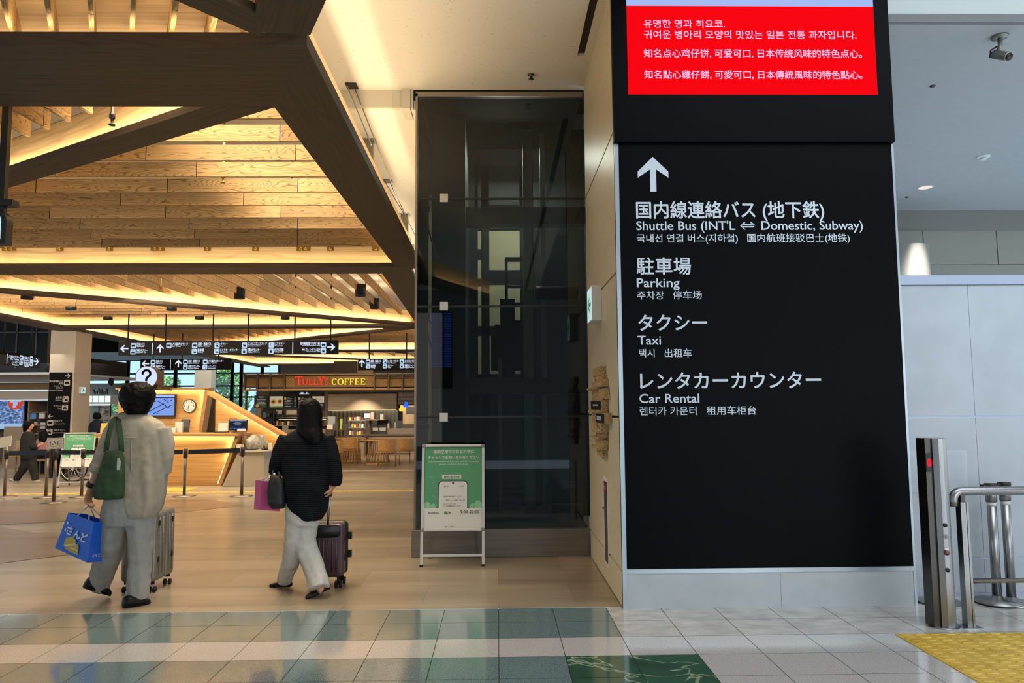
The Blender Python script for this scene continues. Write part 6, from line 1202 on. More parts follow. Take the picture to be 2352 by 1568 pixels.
# tables and chairs
CH = wood('chair_oak', 'c08f50', 'a0733c', freq=5, along=1, across=6, rough=.5, line=.4)
def cafe_table(c, r, label):
    o = empty('cafe_table', label, 'table', c, 0, 'round cafe tables'); m = MB(); m.lathe([(r, .64), (r, .665)], c, 28); m.build('table_top', CH, o); c = V(c)
    for k in range(22):
        t = 2*PI*k/22; m = MB(); m.T = Matrix.Translation(c); a_, b_2 = V((r*.42*math.cos(t), r*.42*math.sin(t), .64)), V((r*.68*math.cos(t), r*.68*math.sin(t), 0)); m.tube([a_, b_2], .014, 6); m.build('base_slat', CH, o)
    m = MB(); m.lathe([(r*.70, .0), (r*.70, .03)], c, 24); m.build('foot_ring', CH, o)
def cafe_chair(c, rz, label):
    o = empty('cafe_chair', label, 'chair', c, rz, 'oak cafe chairs'); W = .50
    m = MB(); rs = []
    for z, k in ((.40, 1.0), (.72, 1.04)):
        pass
    out_, inn = [], []
    for k in range(13):
        t = PI*(k/12); out_.append(V((W/2*math.cos(t)*1.0, -.02 - .20*math.sin(t), 0))); inn.append(V(((W/2 - .02)*math.cos(t), -.02 - .18*math.sin(t), 0)))
    ring = out_ + inn[::-1]; m.prism([p + V((0, 0, .42)) for p in ring], (0, 0, .28)); m.build('backrest', CH, o, world=False)
    m = MB(); m.loft([((0, .02, .36), (.24, 0, 0), (0, .22, 0)), ((0, .02, .40), (.24, 0, 0), (0, .22, 0))], 20, e=3); m.build('seat', CH, o, world=False)
    for x, y, h in ((-.22, -.10, .70), (.22, -.10, .70), (-.2, .2, .40), (.2, .2, .40)): m = MB(); m.tube([(x, y, 0), (x, y, h)], [.014, .018], 8); m.build('leg', CH, o, world=False)
cafe_table((P(868, 1040, y=20.7).x, 20.7, 0), .48, 'round oak cafe table with slatted base, the one farther from the lift'.replace('farther from', 'closer to')); cafe_table((P(805, 1040, y=21.9).x, 21.9, 0), .45, 'round oak cafe table beside the dark haired person')
for px_, Y, rz, lb in ((890, 19.75, .0, 'oak cafe chair with its curved back toward the hall, before the table by the lift'), (932, 20.5, .5, 'oak cafe chair at the lift side of the round table'), (806, 20.9, -.15, 'oak cafe chair seen from behind at the middle table'), (766, 19.8, .3, 'oak cafe chair partly hidden by the dark haired person')):
    cafe_chair((P(px_, 1050, y=Y).x, Y, 0), rz, lb)
# dark bulkhead over the shop
pbox(766, 818, 829, 856, 27.5, .6, 'trim_20', mat('dark_brown_box', '33281d', .6), 'structure', 'dark brown bulkhead over the coffee shop'); pbox(818, 852, 830, 856, 27.6, .5, 'trim_21', mat('cafe_pale_box', 'a08a6c', .6), 'structure', 'pale bulkhead beside the dark one over the shop')
# ------------------------------------------------------------------ people and what they carry
SKIN = mottled('skin', 'b07f62', 'bd8c6e', (30, 30, 30), .55, 3)
def cloth(name, m_, a, b=None, amp=.12, size=(14, 14, 5), rough=.85):
    return mottled(name, a, b or a, size, rough, 4, .35, .65, amp)
def volume(name, m_, parent, mb, voxel=.012, smooth=6, fold=0.0, fsize=.08):
    """closed pieces grown together into one continuous skin"""
    o = mb.build(name, m_, parent, smooth=True)
    r = o.modifiers.new('skin', 'REMESH'); r.mode = 'VOXEL'; r.voxel_size = voxel; r.use_smooth_shade = True
    if fold:
        t = bpy.data.textures.new(name + '_folds', 'CLOUDS'); t.noise_scale = fsize; t.noise_depth = 2
        d = o.modifiers.new('folds', 'DISPLACE'); d.texture = t; d.strength = fold; d.mid_level = .5; d.texture_coords = 'LOCAL'
    if smooth: s = o.modifiers.new('soften', 'SMOOTH'); s.iterations = smooth; s.factor = .5
    return o
class Fig:
    """draws a figure in picture coordinates at depth Y; dy moves a point towards (-) or away from the viewer"""
    def __init__(s, Y): s.Y = Y; s.k = Y / 1705
    def p(s, px_, py_, dy=0.0): return P(px_, py_, y=s.Y + dy)
    def loft(s, mb, rows, n=24, e=2.2, fold=0.0, nf=9):
        rr = []
        if fold:
            ys = [r[1] for r in rows]; n = 72
            def at(y):
                for a, b in zip(rows, rows[1:]):
                    if a[1] <= y <= b[1]:
                        t = (y - a[1])/max(1e-6, b[1] - a[1]); aa = list(a) + [0]*(5 - len(a)); bb = list(b) + [0]*(5 - len(b)); return [aa[i] + (bb[i] - aa[i])*t for i in range(5)]
            m_ = 34; rs = []
            for j in range(m_ + 1):
                f = j/m_; cx_, y, hw, d, dy = at(ys[0] + (ys[-1] - ys[0])*f); c = s.p(cx_, y, dy); ring = []
                for q in range(n):
                    t = 2*PI*q/n; x, yy = math.cos(t), math.sin(t); x = math.copysign(abs(x)**(2/e), x); yy = math.copysign(abs(yy)**(2/e), yy)
                    w_ = 1 + fold*min(1, f*1.8)*(math.sin(nf*t + 1.3*math.sin(5*f) + rows[0][0]) + .6*math.sin((nf*1.0 + 6)*t - 4*f))
                    ring.append(c + V((hw*s.k*x*w_, d*yy*w_, 0)))
                rs.append(ring)
            mb.smooth = True; mb.rings(rs, True); mb.smooth = False; return
        for r in rows:
            cx_, y, hw, d = r[:4]; dy = r[4] if len(r) > 4 else 0; tw = r[5] if len(r) > 5 else 0.0
            rr.append((s.p(cx_, y, dy), V((hw*s.k*math.cos(tw), hw*s.k*math.sin(tw), 0)), V((-d*math.sin(tw), d*math.cos(tw), 0))))
        mb.loft(rr, n, True, e)
    def tube(s, mb, pts, n=14, flat=None, crease=0.0):
        path = [s.p(q[0], q[1], q[3] if len(q) > 3 else 0) for q in pts]; rad = [q[2] for q in pts]
        fine, fr = [], []
        for i in range(len(path) - 1):
            a0 = path[max(i-1, 0)]; a1, a2 = path[i], path[i+1]; a3 = path[min(i+2, len(path)-1)]
            for j in range(4):
                t = j/4; fine.append(.5*((2*a1) + (a2 - a0)*t + (2*a0 - 5*a1 + 4*a2 - a3)*t*t + (3*a1 - a0 - 3*a2 + a3)*t**3)); fr.append(rad[i] + (rad[i+1] - rad[i])*t)
        if crease:
            P_, R_ = fine + [path[-1]], fr + [rad[-1]]; ff, rr = [], []
            for i in range(len(P_) - 1):
                for j in range(3): t = j/3; ff.append(P_[i].lerp(P_[i+1], t)); rr.append(R_[i] + (R_[i+1] - R_[i])*t)
            ff.append(P_[-1]); rr.append(R_[-1]); rs = []; m_ = len(ff)
            for i, (c, r_) in enumerate(zip(ff, rr)):
                tn = (ff[min(i+1, m_-1)] - ff[max(i-1, 0)]).normalized(); u = tn.cross(V((0, 1, 0))).normalized(); v = u.cross(tn); g = i/m_; ring = []
                for q in range(44):
                    t = 2*PI*q/44; w_ = 1 + crease*(math.sin(3*t + 3*g + pts[0][0]) + .6*math.sin(7*t - 5*g) + .7*math.sin(2*t + i*.9)*math.sin(g*PI*2.2 + pts[0][1])**2)
                    ring.append(c + u*r_*w_*math.cos(t) + v*r_*w_*math.sin(t))
                rs.append(ring)
            mb.smooth = True; mb.rings(rs, True); mb.smooth = False; return
        mb.tube(fine + [path[-1]], fr + [rad[-1]], n, True, flat)
def shoe(parent, mb_mat, heel, toe, w=.05, h=.075, sole=None, name='shoe'):
    heel, toe = V(heel), V(toe); d = toe - heel; L = d.length; dn = d.normalized(); up = V((0, 0, 1)); up = (up - dn*dn.dot(up)).normalized(); sd = dn.cross(up)
    rows = []
    for t, hw, hh in ((-.02, .55, .55), (.06, .8, 1.0), (.25, .82, 1.0), (.45, .86, .86), (.65, 1.0, .66), (.85, .86, .5), (.97, .5, .36), (1.0, .2, .22)):
        rows.append((heel + d*t + up*h*hh*.5, sd*w*hw, up*h*hh*.5))
    mb = MB(); mb.loft(rows, 16, True, 2.6); o = mb.build(name, mb_mat, parent)
    s = o.modifiers.new('round', 'SUBSURF'); s.levels = 1; s.render_levels = 1
    mb = MB(); mb.loft([(c - a2*1.0 + a2*.05, a*1.06, a2*.16) for c, a, a2 in [(r[0], r[1], r[2].normalized()*h*.5*.9) for r in rows] if True], 12, True, 3) if False else None
    return o
def hand(mb, wrist, palm, fdir, side, R=.0095, curl=.9, L=.075, thumb=True):
    """palm, four separate curled fingers of unequal length and a thumb; fdir: finger direction, side: across the palm"""
    wrist, palm = V(wrist), V(palm); f = V(fdir).normalized(); sdv = V(side); sdv = (sdv - f*sdv.dot(f)).normalized(); nrm = f.cross(sdv)
    mb.loft([(wrist, sdv*.026, nrm*.018), (wrist.lerp(palm, .5), sdv*.036, nrm*.018), (palm, sdv*.041, nrm*.016), (palm + f*.02, sdv*.038, nrm*.012)], 14, True, 2.3)
    for k, ln in enumerate((.92, 1.05, 1.0, .8)):
        b = palm + f*.012 + sdv*(.030 - k*.020); l = L*ln; pts = [b]; d = f.copy(); a = curl
        for seg, q in ((.45, .45), (.32, .85), (.25, .9)):
            d = (d*math.cos(a*q) + nrm*math.sin(a*q)).normalized(); pts.append(pts[-1] + d*l*seg)
        mb.tube(pts, [R, R*.97, R*.9, R*.72], 8)
    if thumb:
        b = wrist.lerp(palm, .55) + sdv*.03; d = (f*.6 + sdv*.6 + nrm*.5).normalized(); p1 = b + d*.035; p2 = p1 + (d*.6 + f*.5 + nrm*.5).normalized()*.028; mb.tube([b, p1, p2], [R*1.25, R*1.1, R*.85], 8)
def head(mb, c, r=.088, face=(0, 1, 0)):
    f = V(face).normalized(); sd = f.cross(V((0, 0, 1))).normalized(); c = V(c); up = V((0, 0, 1)); R = Matrix((sd, f, up)).transposed()
    mb.sphere(c, r*.86, r*1.05, r*1.22, 20, 14, R)
    mb.sphere(c + f*r*.35 - up*r*.75, r*.6, r*.55, r*.5, 14, 10, R)                       # jaw
    mb.loft([(c + f*r*1.0 + up*r*.2, sd*.008, f*.008), (c + f*r*1.18 - up*r*.22, sd*.015, f*.014), (c + f*r*.98 - up*r*.34, sd*.013, f*.01)], 10)   # nose
    for s_ in (-1, 1):
        mb.sphere(c + sd*s_*r*.88 - up*r*.05, r*.12, r*.22, r*.32, 10, 8, R)              # ears
        mb.sphere(c + sd*s_*r*.36 + f*r*.93 + up*r*.05, r*.17, r*.1, r*.1, 10, 8, R)      # eyelids
    mb.loft([(c + f*r*.95 - up*r*.66 + sd*r*.3, f*.006, up*.005), (c + f*r*1.0 - up*r*.64, f*.008, up*.009), (c + f*r*.95 - up*r*.66 - sd*r*.3, f*.006, up*.005)], 8)   # lips

# ---- person in the beige shirt
F_ = Fig(6.08); k_ = F_.k
SHIRT = cloth('beige_shirt_cloth', 0, '98907f', 'a69d8c', .15, (9, 9, 2.5)); PANTS = cloth('grey_trouser_cloth', 0, '8f8e8a', '9e9c98', .15, (10, 10, 3)); HAIRB = mottled('black_hair', '060404', '120d0b', (90, 90, 9), .5, 4, .35, .65, .12, spec=.1)
mb = MB(); hc_ = F_.p(316, 920, .03); head(mb, hc_, .098, (.25, 1, 0))
F_.tube(mb, [(318, 940, .058, .0), (318, 970, .062, 0)]); F_.loft(mb, [(318, 962, 30, .06), (319, 1000, 48, .08), (320, 1100, 42, .085), (310, 1160, 44, .09)])
F_.tube(mb, [(266, 992, .05), (246, 1035, .045), (229, 1078, .040, .0), (213, 1110, .031, -.01), (208, 1122, .027, -.01)])
F_.tube(mb, [(372, 992, .05), (380, 1040, .045), (378, 1082, .040, .05), (366, 1095, .034, .22), (358, 1098, .027, .33)])
F_.tube(mb, [(280, 1165, .08), (250, 1265, .06, .08), (222, 1345, .042, .22)]); F_.tube(mb, [(322, 1165, .08), (321, 1275, .06), (314, 1374, .042)])
w_ = F_.p(208, 1122, -.01); pm = F_.p(203, 1143, -.01); hand(mb, w_, pm, pm - w_, (.25, 1, 0), .0105, 1.1, .075); grip = pm + (pm - w_).normalized()*.055 + V((.022, 0, 0))
w_ = F_.p(358, 1098, .33); hand(mb, w_, w_ + V((0, .07, -.01)), (0, 1, -.1), (1, 0, 0), .010, 1.2, .07)
man = volume('person', SKIN, None, mb, .0065, 4); tag(man, 'person in a loose beige shirt and grey trousers walking away with a green tote bag', 'person')
mb = MB(); F_.loft(mb, [(318, 951, 21, .075, .01), (318, 957, 27, .082, .005), (317, 964, 44, .095), (316, 973, 57, .108), (317, 985, 61, .118), (319, 1010, 61, .125), (320, 1050, 60, .13), (322, 1095, 57, .135), (324, 1130, 53, .138), (325, 1160, 45, .14), (326, 1174, 37, .14), (325, 1186, 29, .13)], 28, 2.4, .034, 8)
F_.tube(mb, [(272, 974, .070), (256, 1005, .076), (242, 1042, .074), (229, 1072, .068), (226, 1078, .066)], crease=.03); F_.tube(mb, [(306, 961, .060), (284, 964, .066), (264, 973, .068)]); F_.tube(mb, [(370, 984, .075), (377, 1015, .072), (379, 1050, .066), (375, 1084, .060, .02)], crease=.03)
a, b = F_.p(232, 1066), F_.p(223, 1086); mb.tube([a, a.lerp(b, .15), a.lerp(b, .85), b], [.070, .077, .077, .070], 18)
sh = volume('shirt', SHIRT, man, mb, .009, 3, .014, .07)
mb = MB(); c = F_.p(318, 953, .005); mb.loft([(c + V((0, 0, -.03)), (.083, 0, 0), (0, .083, 0)), (c + V((0, 0, .012)), (.070, 0, 0), (0, .07, 0)), (c + V((0, 0, -.02)), (.078, 0, 0), (0, .078, 0))], 20); volume('collar', SHIRT, sh, mb, .008, 2)
for (u0, v0, u1, v1, r_) in ((319, 1012, 319, 1080, .0045), (286, 1004, 352, 1004, .003)):
    mb = MB(); pts = []
    for t in range(9): q = P(u0 + (u1 - u0)*t/8, v0 + (v1 - v0)*t/8, y=6.08); q.y = 6.08 - .128 + (abs(t - 4)*.006 if u0 != u1 else 0); pts.append(q)
    mb.tube(pts, r_*1.2, 8); mb.build('back_pleat' if u0 == u1 else 'yoke_seam', SHIRT, sh)
mb = MB(); F_.loft(mb, [(302, 1120, 50, .12), (300, 1150, 58, .135), (296, 1180, 60, .135), (292, 1205, 56, .125)]); F_.tube(mb, [(270, 1165, .118), (260, 1220, .112, .03), (247, 1278, .10, .10), (235, 1317, .092, .17), (227, 1350, .078, .22)], crease=.035); F_.tube(mb, [(322, 1175, .112), (323, 1235, .094), (322, 1290, .086), (319, 1340, .086), (317, 1374, .082)], crease=.035)
volume('trousers', PANTS, man, mb, .009, 3, .014, .07)
mb = MB(); F_.loft(mb, [(316, 876, 6, .03), (317, 879, 17, .065), (317, 883, 25, .09), (316, 889, 32, .115), (315.5, 900, 36.5, .135), (315, 912, 37, .138), (314, 924, 34, .13), (314, 935, 29, .11, -.01), (315, 945, 25, .09, -.02), (316, 951, 19, .06, -.03)], 28)
volume('hair', HAIRB, man, mb, .008, 2, .02, .035)
SHB = mat('black_shoe', '0a0909', .55, spec=.25)
h_ = P(283, 1391, y=5.97); t_ = P(345, 1388, y=6.12); h_.z = t_.z = .0; shoe(man, SHB, h_, t_, .062, .09); h_ = P(189, 1350, y=6.20); t_ = P(253, 1366, y=6.32); t_.z = .005; shoe(man, SHB, h_, t_, .066, .115)
mb = MB(); a, b = F_.p(212, 1108, -.01), F_.p(207, 1118, -.01); mb.tube([a, b], [.037, .036], 18); mb.build('wrist_band', BLACK, man)
# green tote
GT = cloth('green_canvas', 0, '22381f', '2d4829', .2, (8, 8, 4)); tb_ = empty('tote_bag', 'dark green canvas tote bag hanging from the shoulder of the beige shirt', 'bag', F_.p(250, 1145, -.17))
mb = MB(); F_.loft(mb, [(262, 1034, 19, .022, -.17), (260, 1060, 23, .045, -.17), (256, 1090, 28, .06, -.17), (250, 1120, 32, .065, -.17), (249, 1138, 32.5, .06, -.17), (249, 1147, 28, .04, -.17)], 24, 3); volume('bag_body', GT, tb_, mb, .009, 4, .02, .08)
for pts in ([(266, 958, -.055), (258, 964, -.12), (253, 985, -.15), (247, 1012, -.165), (243, 1038, -.17)], [(272, 958, -.02), (272, 966, -.10), (275, 990, -.145), (278, 1015, -.165), (279, 1038, -.17)]):
    mb = MB(); mb.tube([F_.p(*q) for q in pts], .020, 10, True, .3); mb.build('strap', GT, tb_)
mb = MB(); q = [P(u, v, y=6.08 - .243) for u, v in ((269, 1053), (273, 1051), (277, 1060), (275, 1079), (268, 1079))]; mb.prism(q, (0, .004, 0)); mb.build('white_label', mat('label_white', 'b4b6ac', .6), tb_)
# blue carrier bag
BB = mat('blue_bag_film', '0a58c8', .42); bb = empty('carrier_bag', 'bright blue carrier bag with white lettering held by the person in beige', 'bag', F_.p(190, 1290, -.1))
A, B, C_ = F_.p(157, 1177, -.06), F_.p(216, 1198, -.17), F_.p(255, 1200, .0); D = A + C_ - B; a, b, c = F_.p(126, 1258, -.06), F_.p(200, 1292, -.17), F_.p(234, 1289, .0); d = a + c - b
mb = MB(); i = [mb.pt(q) for q in (A, B, C_, D, a, b, c, d)]
for q in ((0, 4, 5, 1), (1, 5, 6, 2), (2, 6, 7, 3), (3, 7, 4, 0), (4, 7, 6, 5)): mb.face([i[t] for t in q])
o = mb.build('bag_body', BB, bb); s_ = o.modifiers.new('film', 'SOLIDIFY'); s_.thickness = .004
nF = (B - A).cross(a - A).normalized(); nF = nF if nF.y < 0 else -nF
def on(t, u, l=.002): return A.lerp(B, t).lerp(a.lerp(b, t), u) + nF*l
BW = mat('bag_print_white', 'c9d2dc', .5)
eu = (on(1, .5) - on(0, .5)).normalized(); ev = (on(.5, 0) - on(.5, 1)); ev = (ev - eu*ev.dot(eu)).normalized()
mb = MB()
for ch_, t, u in (('さ', .18, .52), ('ん', .43, .54), ('ど', .68, .55)): text_mesh(mb, ch_, on(t, u, .004), eu, ev, .078, .03)
for u in (.24, .42): mb.poly([on(.1, u, .004), on(.14, u - .02, .004), on(.15, u + .05, .004), on(.11, u + .07, .004)])
mb.build('lettering', BW, bb)
mb = MB()
for pts in ([(.22, .64), (.36, .55), (.52, .57), (.58, .64), (.34, .80), (.22, .86)], [(.36, .80), (.62, .66), (.68, .72), (.70, .92), (.50, .92), (.28, .90)]): mb.poly([on(t, u, .004) for t, u in pts], 0)
for pts in ([(.25, .82), (.56, .66), (.58, .69), (.28, .86)], [(.42, .80), (.67, .80), (.69, .83), (.46, .84)]): mb.poly([on(t, u, .006) for t, u in pts], 1)
mb.build('sandwich_print', [mat('print_yellow', 'b39a3c', .5), mat('print_cream', 'd2c68a', .5)], bb)
mb = MB(); g2 = [B.lerp(C_, t).lerp(b.lerp(c, t), .86) for t in (.3, .85)]; nG = (C_ - B).cross(b - B).normalized(); nG = nG if nG.x > 0 or nG.y < 0 else -nG
text_mesh(mb, 'さんど', g2[0] - nG*0 + V((0, -.006, 0)), (g2[1] - g2[0]).normalized(), V((0, 0, 1)), .03, .01, 'L', (g2[1] - g2[0]).length); mb.build('lettering', BW, bb)
hp = grip
for q in (A.lerp(B, .35), A.lerp(B, .8), D.lerp(C_, .35), D.lerp(C_, .8)): mb = MB(); mb.tube([q, q.lerp(hp, .5) + V((0, 0, -.004)), hp], .004, 6); mb.build('cord_handle', mat('white_cord', 'b8b2a8', .7), bb)
# silver suitcase
SIL = mottled('silver_shell', '77726a', '827d75', (3, 3, 60), .38, 2, metal=.35); sc_ = empty('suitcase', 'tall silver hard shell suitcase in front of the person in beige', 'suitcase', (-3.05, 6.6, 0))
x0, x1, y0, y1 = P(277, 1250, y=6.42).x, P(358, 1250, y=6.42).x, 6.42, 6.80; zb2, zt2_ = P(350, 1338, y=6.42).z, P(350, 1176, y=6.42).z
mb = MB(); mb.box(x0, x1, y0, y1, zb2, zt2_); mb.build('shell', SIL, sc_, bevel=.035, seg=4)
for xx in [x1 + .001]:
    for t in (.18, .34, .66, .82): mb = MB(); mb.tube([(xx, y0 + (y1 - y0)*t, zb2 + .05), (xx, y0 + (y1 - y0)*t, zt2_ - .05)], .006, 6); mb.build('shell_rib', SIL, sc_)
mb = MB(); mb.box(x1 - .002, x1 + .006, (y0+y1)/2 - .008, (y0+y1)/2 + .008, zb2 + .02, zt2_ - .02); mb.build('seam_zip', mat('zip_grey', '9a958c', .4, .5), sc_)
for yy in (y0 + .05, y1 - .07):
    for zz_ in (zb2 + .16, zt2_ - .12): mb = MB(); mb.box(x1, x1 + .008, yy - .012, yy + .012, zz_, zz_ + .045); mb.build('latch', BLACKM, sc_)
for xx in (x0 + .04, x1 - .04):
    for yy in (y0 + .045, y1 - .045):
        mb = MB(); mb.cyl((xx, yy, zb2 - .02), (xx, yy, zb2 + .01), .02, n=12); [mb.cyl((xx + s*.012, yy, .024), (xx + s*.03, yy, .024), .024, n=14) for s in (-1, 1)]; mb.build('wheel', RUBBER, sc_)
mb = MB(); zc_ = F_.p(356, 1100, .4).z; [mb.tube([(x1 - .12 + s*.06, 6.60, zt2_), (x1 - .12 + s*.06, 6.60, zc_)], .010, 8) for s in (-1, 1)]; mb.tube([(x1 - .2, 6.60, zc_), (x1 - .04, 6.60, zc_)], .014, 8); mb.build('pull_handle', STEEL, sc_)

# ---- person in the dark striped overshirt
G_ = Fig(6.36)
STR = mat('striped_navy_cloth', '14161c', .9, spec=.15); n_, L_, b_ = nodes(STR); _tc = N(STR, 'ShaderNodeTexCoord'); _sx = N(STR, 'ShaderNodeSeparateXYZ'); L_.new(_tc.outputs['Object'], _sx.inputs[0])
_mu = N(STR, 'ShaderNodeMath', operation='MULTIPLY'); _mu.inputs[1].default_value = 62.0; L_.new(_sx.outputs['Z'], _mu.inputs[0]); _fr = N(STR, 'ShaderNodeMath', operation='FRACT'); L_.new(_mu.outputs[0], _fr.inputs[0])
L_.new(ramp(STR, _fr.outputs[0], [(0, '0c0d11'), (.62, '0c0d11'), (.72, '232327'), (.9, '232327'), (1, '0c0d11')]), b_.inputs['Base Color'])
WPANT = cloth('pale_trouser_cloth', 0, 'b2b0aa', 'c0beb8', .15, (10, 10, 3))
mb = MB(); head(mb, G_.p(712, 950, .02), .092, (-.75, .7, 0)); G_.tube(mb, [(710, 965, .05), (706, 995, .052)]); G_.loft(mb, [(703, 990, 30, .06), (702, 1030, 42, .08), (704, 1110, 38, .08), (700, 1185, 42, .09)])
G_.tube(mb, [(660, 1008, .045), (642, 1050, .042), (634, 1082, .036, .05), (628, 1086, .028, .16)]); G_.tube(mb, [(748, 1008, .045), (763, 1055, .042), (768, 1102, .034), (763, 1117, .026, -.02)])
G_.tube(mb, [(688, 1185, .07), (672, 1270, .045, .05), (656, 1322, .034, .16), (654, 1340, .032, .2)]); G_.tube(mb, [(706, 1185, .07), (711, 1265, .05), (733, 1345, .034, -.13), (740, 1357, .032, -.14)])
w_ = G_.p(763, 1117, -.02); hand(mb, w_, G_.p(758, 1130, -.02), (-.25, 0, -1), (0, -1, 0), .0095, 1.3, .068); w_ = G_.p(628, 1086, .16); hand(mb, w_, w_ + V((-.03, .05, -.02)), (-.4, .8, -.3), (0, -.3, 1), .009, 1.2, .066)
wom = volume('person', SKIN, None, mb, .0065, 4); tag(wom, 'person with long dark hair in a dark striped overshirt pulling a plum suitcase', 'person')
mb = MB(); G_.loft(mb, [(706, 984, 20, .065), (704, 991, 34, .085), (702, 1000, 47, .10), (701, 1012, 51, .112), (700, 1040, 54, .125), (702, 1085, 52, .13), (704, 1130, 50, .135), (706, 1160, 47, .135), (710, 1180, 36, .13), (713, 1193, 24, .115)], 28, 2.3, .026, 8)
G_.tube(mb, [(660, 1003, .068), (648, 1030, .072), (638, 1062, .068), (633, 1086, .062, .03)]); G_.tube(mb, [(748, 1004, .068), (758, 1035, .070), (767, 1075, .066), (771, 1098, .060)]); a, b = G_.p(771, 1094), G_.p(766, 1113); mb.tube([a, a.lerp(b, .15), a.lerp(b, .85), b], [.058, .064, .062, .054], 16)
sh = volume('overshirt', STR, wom, mb, .009, 3, .014, .07)
mb = MB(); c = G_.p(706, 988, .0); mb.loft([(c + V((0, 0, -.045)), (.105, 0, 0), (0, .095, 0)), (c + V((0, 0, .02)), (.07, 0, 0), (0, .07, 0)), (c + V((0, 0, -.03)), (.09, 0, 0), (0, .085, 0))], 18); volume('collar', STR, sh, mb, .008, 2)
mb = MB(); G_.loft(mb, [(696, 1150, 40, .11), (695, 1180, 38, .115), (696, 1205, 36, .11)]); G_.tube(mb, [(684, 1188, .098), (677, 1240, .086), (669, 1285, .078, .06), (657, 1316, .064, .15), (653, 1334, .058, .2)], crease=.05); G_.tube(mb, [(706, 1190, .098), (701, 1243, .092), (717, 1290, .088, -.03), (730, 1330, .085, -.10), (734, 1352, .082, -.14)], crease=.04)
volume('trousers', WPANT, wom, mb, .009, 3, .014, .07)
mb = MB(); G_.loft(mb, [(712, 914, 4, .02, .0), (712, 916, 11, .05), (712, 921, 18, .075), (712, 930, 24, .095), (712, 945, 27, .108), (711, 962, 28, .105, -.01), (710, 980, 29, .09, -.03), (713, 995, 27, .065, -.075), (719, 1008, 20, .045, -.10), (725, 1020, 9, .025, -.115)], 24); volume('hair', HAIRB, wom, mb, .008, 3, .010, .03)
h_ = P(668, 1349, y=6.55); t_ = P(620, 1345, y=6.63); h_.z = .01; t_.z = 0; shoe(wom, SHB, h_, t_, .046, .055); h_ = P(757, 1352, y=6.30); t_ = P(702, 1376, y=6.17); t_.z = 0; shoe(wom, SHB, h_, t_, .046, .055)
# bags of that person
hbk = empty('handbag', 'black soft handbag hanging from the forearm of the dark striped overshirt', 'bag', G_.p(632, 1170, -.1)); BLK = cloth('black_nylon', 0, '08080a', '101013', .2, (10, 10, 6), .6)
mb = MB(); G_.loft(mb, [(634, 1092, 9, .03, -.09), (634, 1105, 16, .05, -.09), (634, 1130, 19, .06, -.09), (636, 1155, 19, .06, -.09), (638, 1168, 14, .04, -.09)], 20, 3); volume('bag_body', BLK, hbk, mb, .009, 3, .015, .08)
mb = MB(); mb.tube([G_.p(624, 1100, -.09), G_.p(628, 1082, -.05), G_.p(634, 1074, .02), G_.p(640, 1082, -.03), G_.p(644, 1100, -.09)], .012, 8); mb.build('strap', BLK, hbk)
q = G_.p(630, 1089, -.155); mb = MB(); mb.sphere(q, .011, n=12, m=8); mb.build('clasp', ALU, hbk)
pk = empty('paper_bag', 'raspberry pink paper bag carried behind the black handbag', 'bag', G_.p(612, 1172, .1)); PK = mat('pink_paper', 'bb4a86', .6); PK2 = PK
A, B, C_ = G_.p(587, 1102, .14), G_.p(600, 1104, .02), G_.p(646, 1109, .08); D = A + C_ - B; a, b, c = G_.p(583, 1169, .14), G_.p(597, 1171, .02), G_.p(642, 1174, .08); d = a + c - b
mb = MB(); i = [mb.pt(q) for q in (A, B, C_, D, a, b, c, d)]
for q in ((0, 4, 5, 1), (1, 5, 6, 2), (2, 6, 7, 3), (3, 7, 4, 0), (4, 7, 6, 5)): mb.face([i[t] for t in q])
o = mb.build('bag_body', PK, pk); s_ = o.modifiers.new('paper', 'SOLIDIFY'); s_.thickness = .004
hp = G_.p(624, 1090, .2)
for q in (B.lerp(C_, .2), B.lerp(C_, .75), A.lerp(D, .2), A.lerp(D, .75)): mb = MB(); mb.tube([q, hp], .004, 6); mb.build('cord_handle', mat('white_cord'), pk)
# plum suitcase
ps = empty('suitcase', 'small plum and black cabin suitcase pulled by the dark haired person', 'suitcase', (-1.5, 6.62, 0)); PLUM = mat('plum_shell', '4c343c', .35); Y0, Y1 = 6.50, 6.74
x0, x1 = P(703, 1260, y=Y0).x, P(789, 1260, y=Y0).x; zb2, zt2_ = P(755, 1328, y=Y0).z, P(755, 1203, y=Y0).z
mb = MB(); mb.box(x0, x1, Y0, Y0 + .12, zb2, zt2_); mb.build('front_shell', PLUM, ps, bevel=.045, seg=4); mb = MB(); mb.box(x0 + .004, x1 - .004, Y0 + .115, Y0 + .16, zb2 + .01, zt2_ - .006); mb.build('zip_band', BLACK, ps, bevel=.02, seg=3); mb = MB(); mb.box(x0, x1, Y0 + .15, Y1, zb2, zt2_); mb.build('rear_shell', mat('black_shell', '17131a', .35), ps, bevel=.04, seg=4)
for t in range(1, 8): xx = x0 + (x1 - x0)*t/8.6; mb = MB(); mb.tube([(xx, Y0 - .001, zb2 + .05), (xx, Y0 - .001, zt2_ - .13)], .007, 6); mb.build('shell_rib', PLUM, ps)
mb = MB(); mb.loft([((x0 + .16, Y0 - .003, zt2_ - .06), (.13, 0, 0), (0, 0, .055)), ((x0 + .16, Y0 + .02, zt2_ - .06), (.13, 0, 0), (0, 0, .055))], 20, True, 4); mb.build('handle_recess', BLACK, ps)
for zz_ in (zb2 + .14, zt2_ - .16):
    mb = MB(); mb.box(x1 - .05, x1 + .004, Y0 + .03, Y0 + .055, zz_, zz_ + .05); mb.build('latch', BLACK, ps); mb = MB(); mb.box(x1 - .02, x1 + .03, Y1 - .06, Y1 - .02, zz_, zz_ + .06); mb.build('side_foot', BLACK, ps)
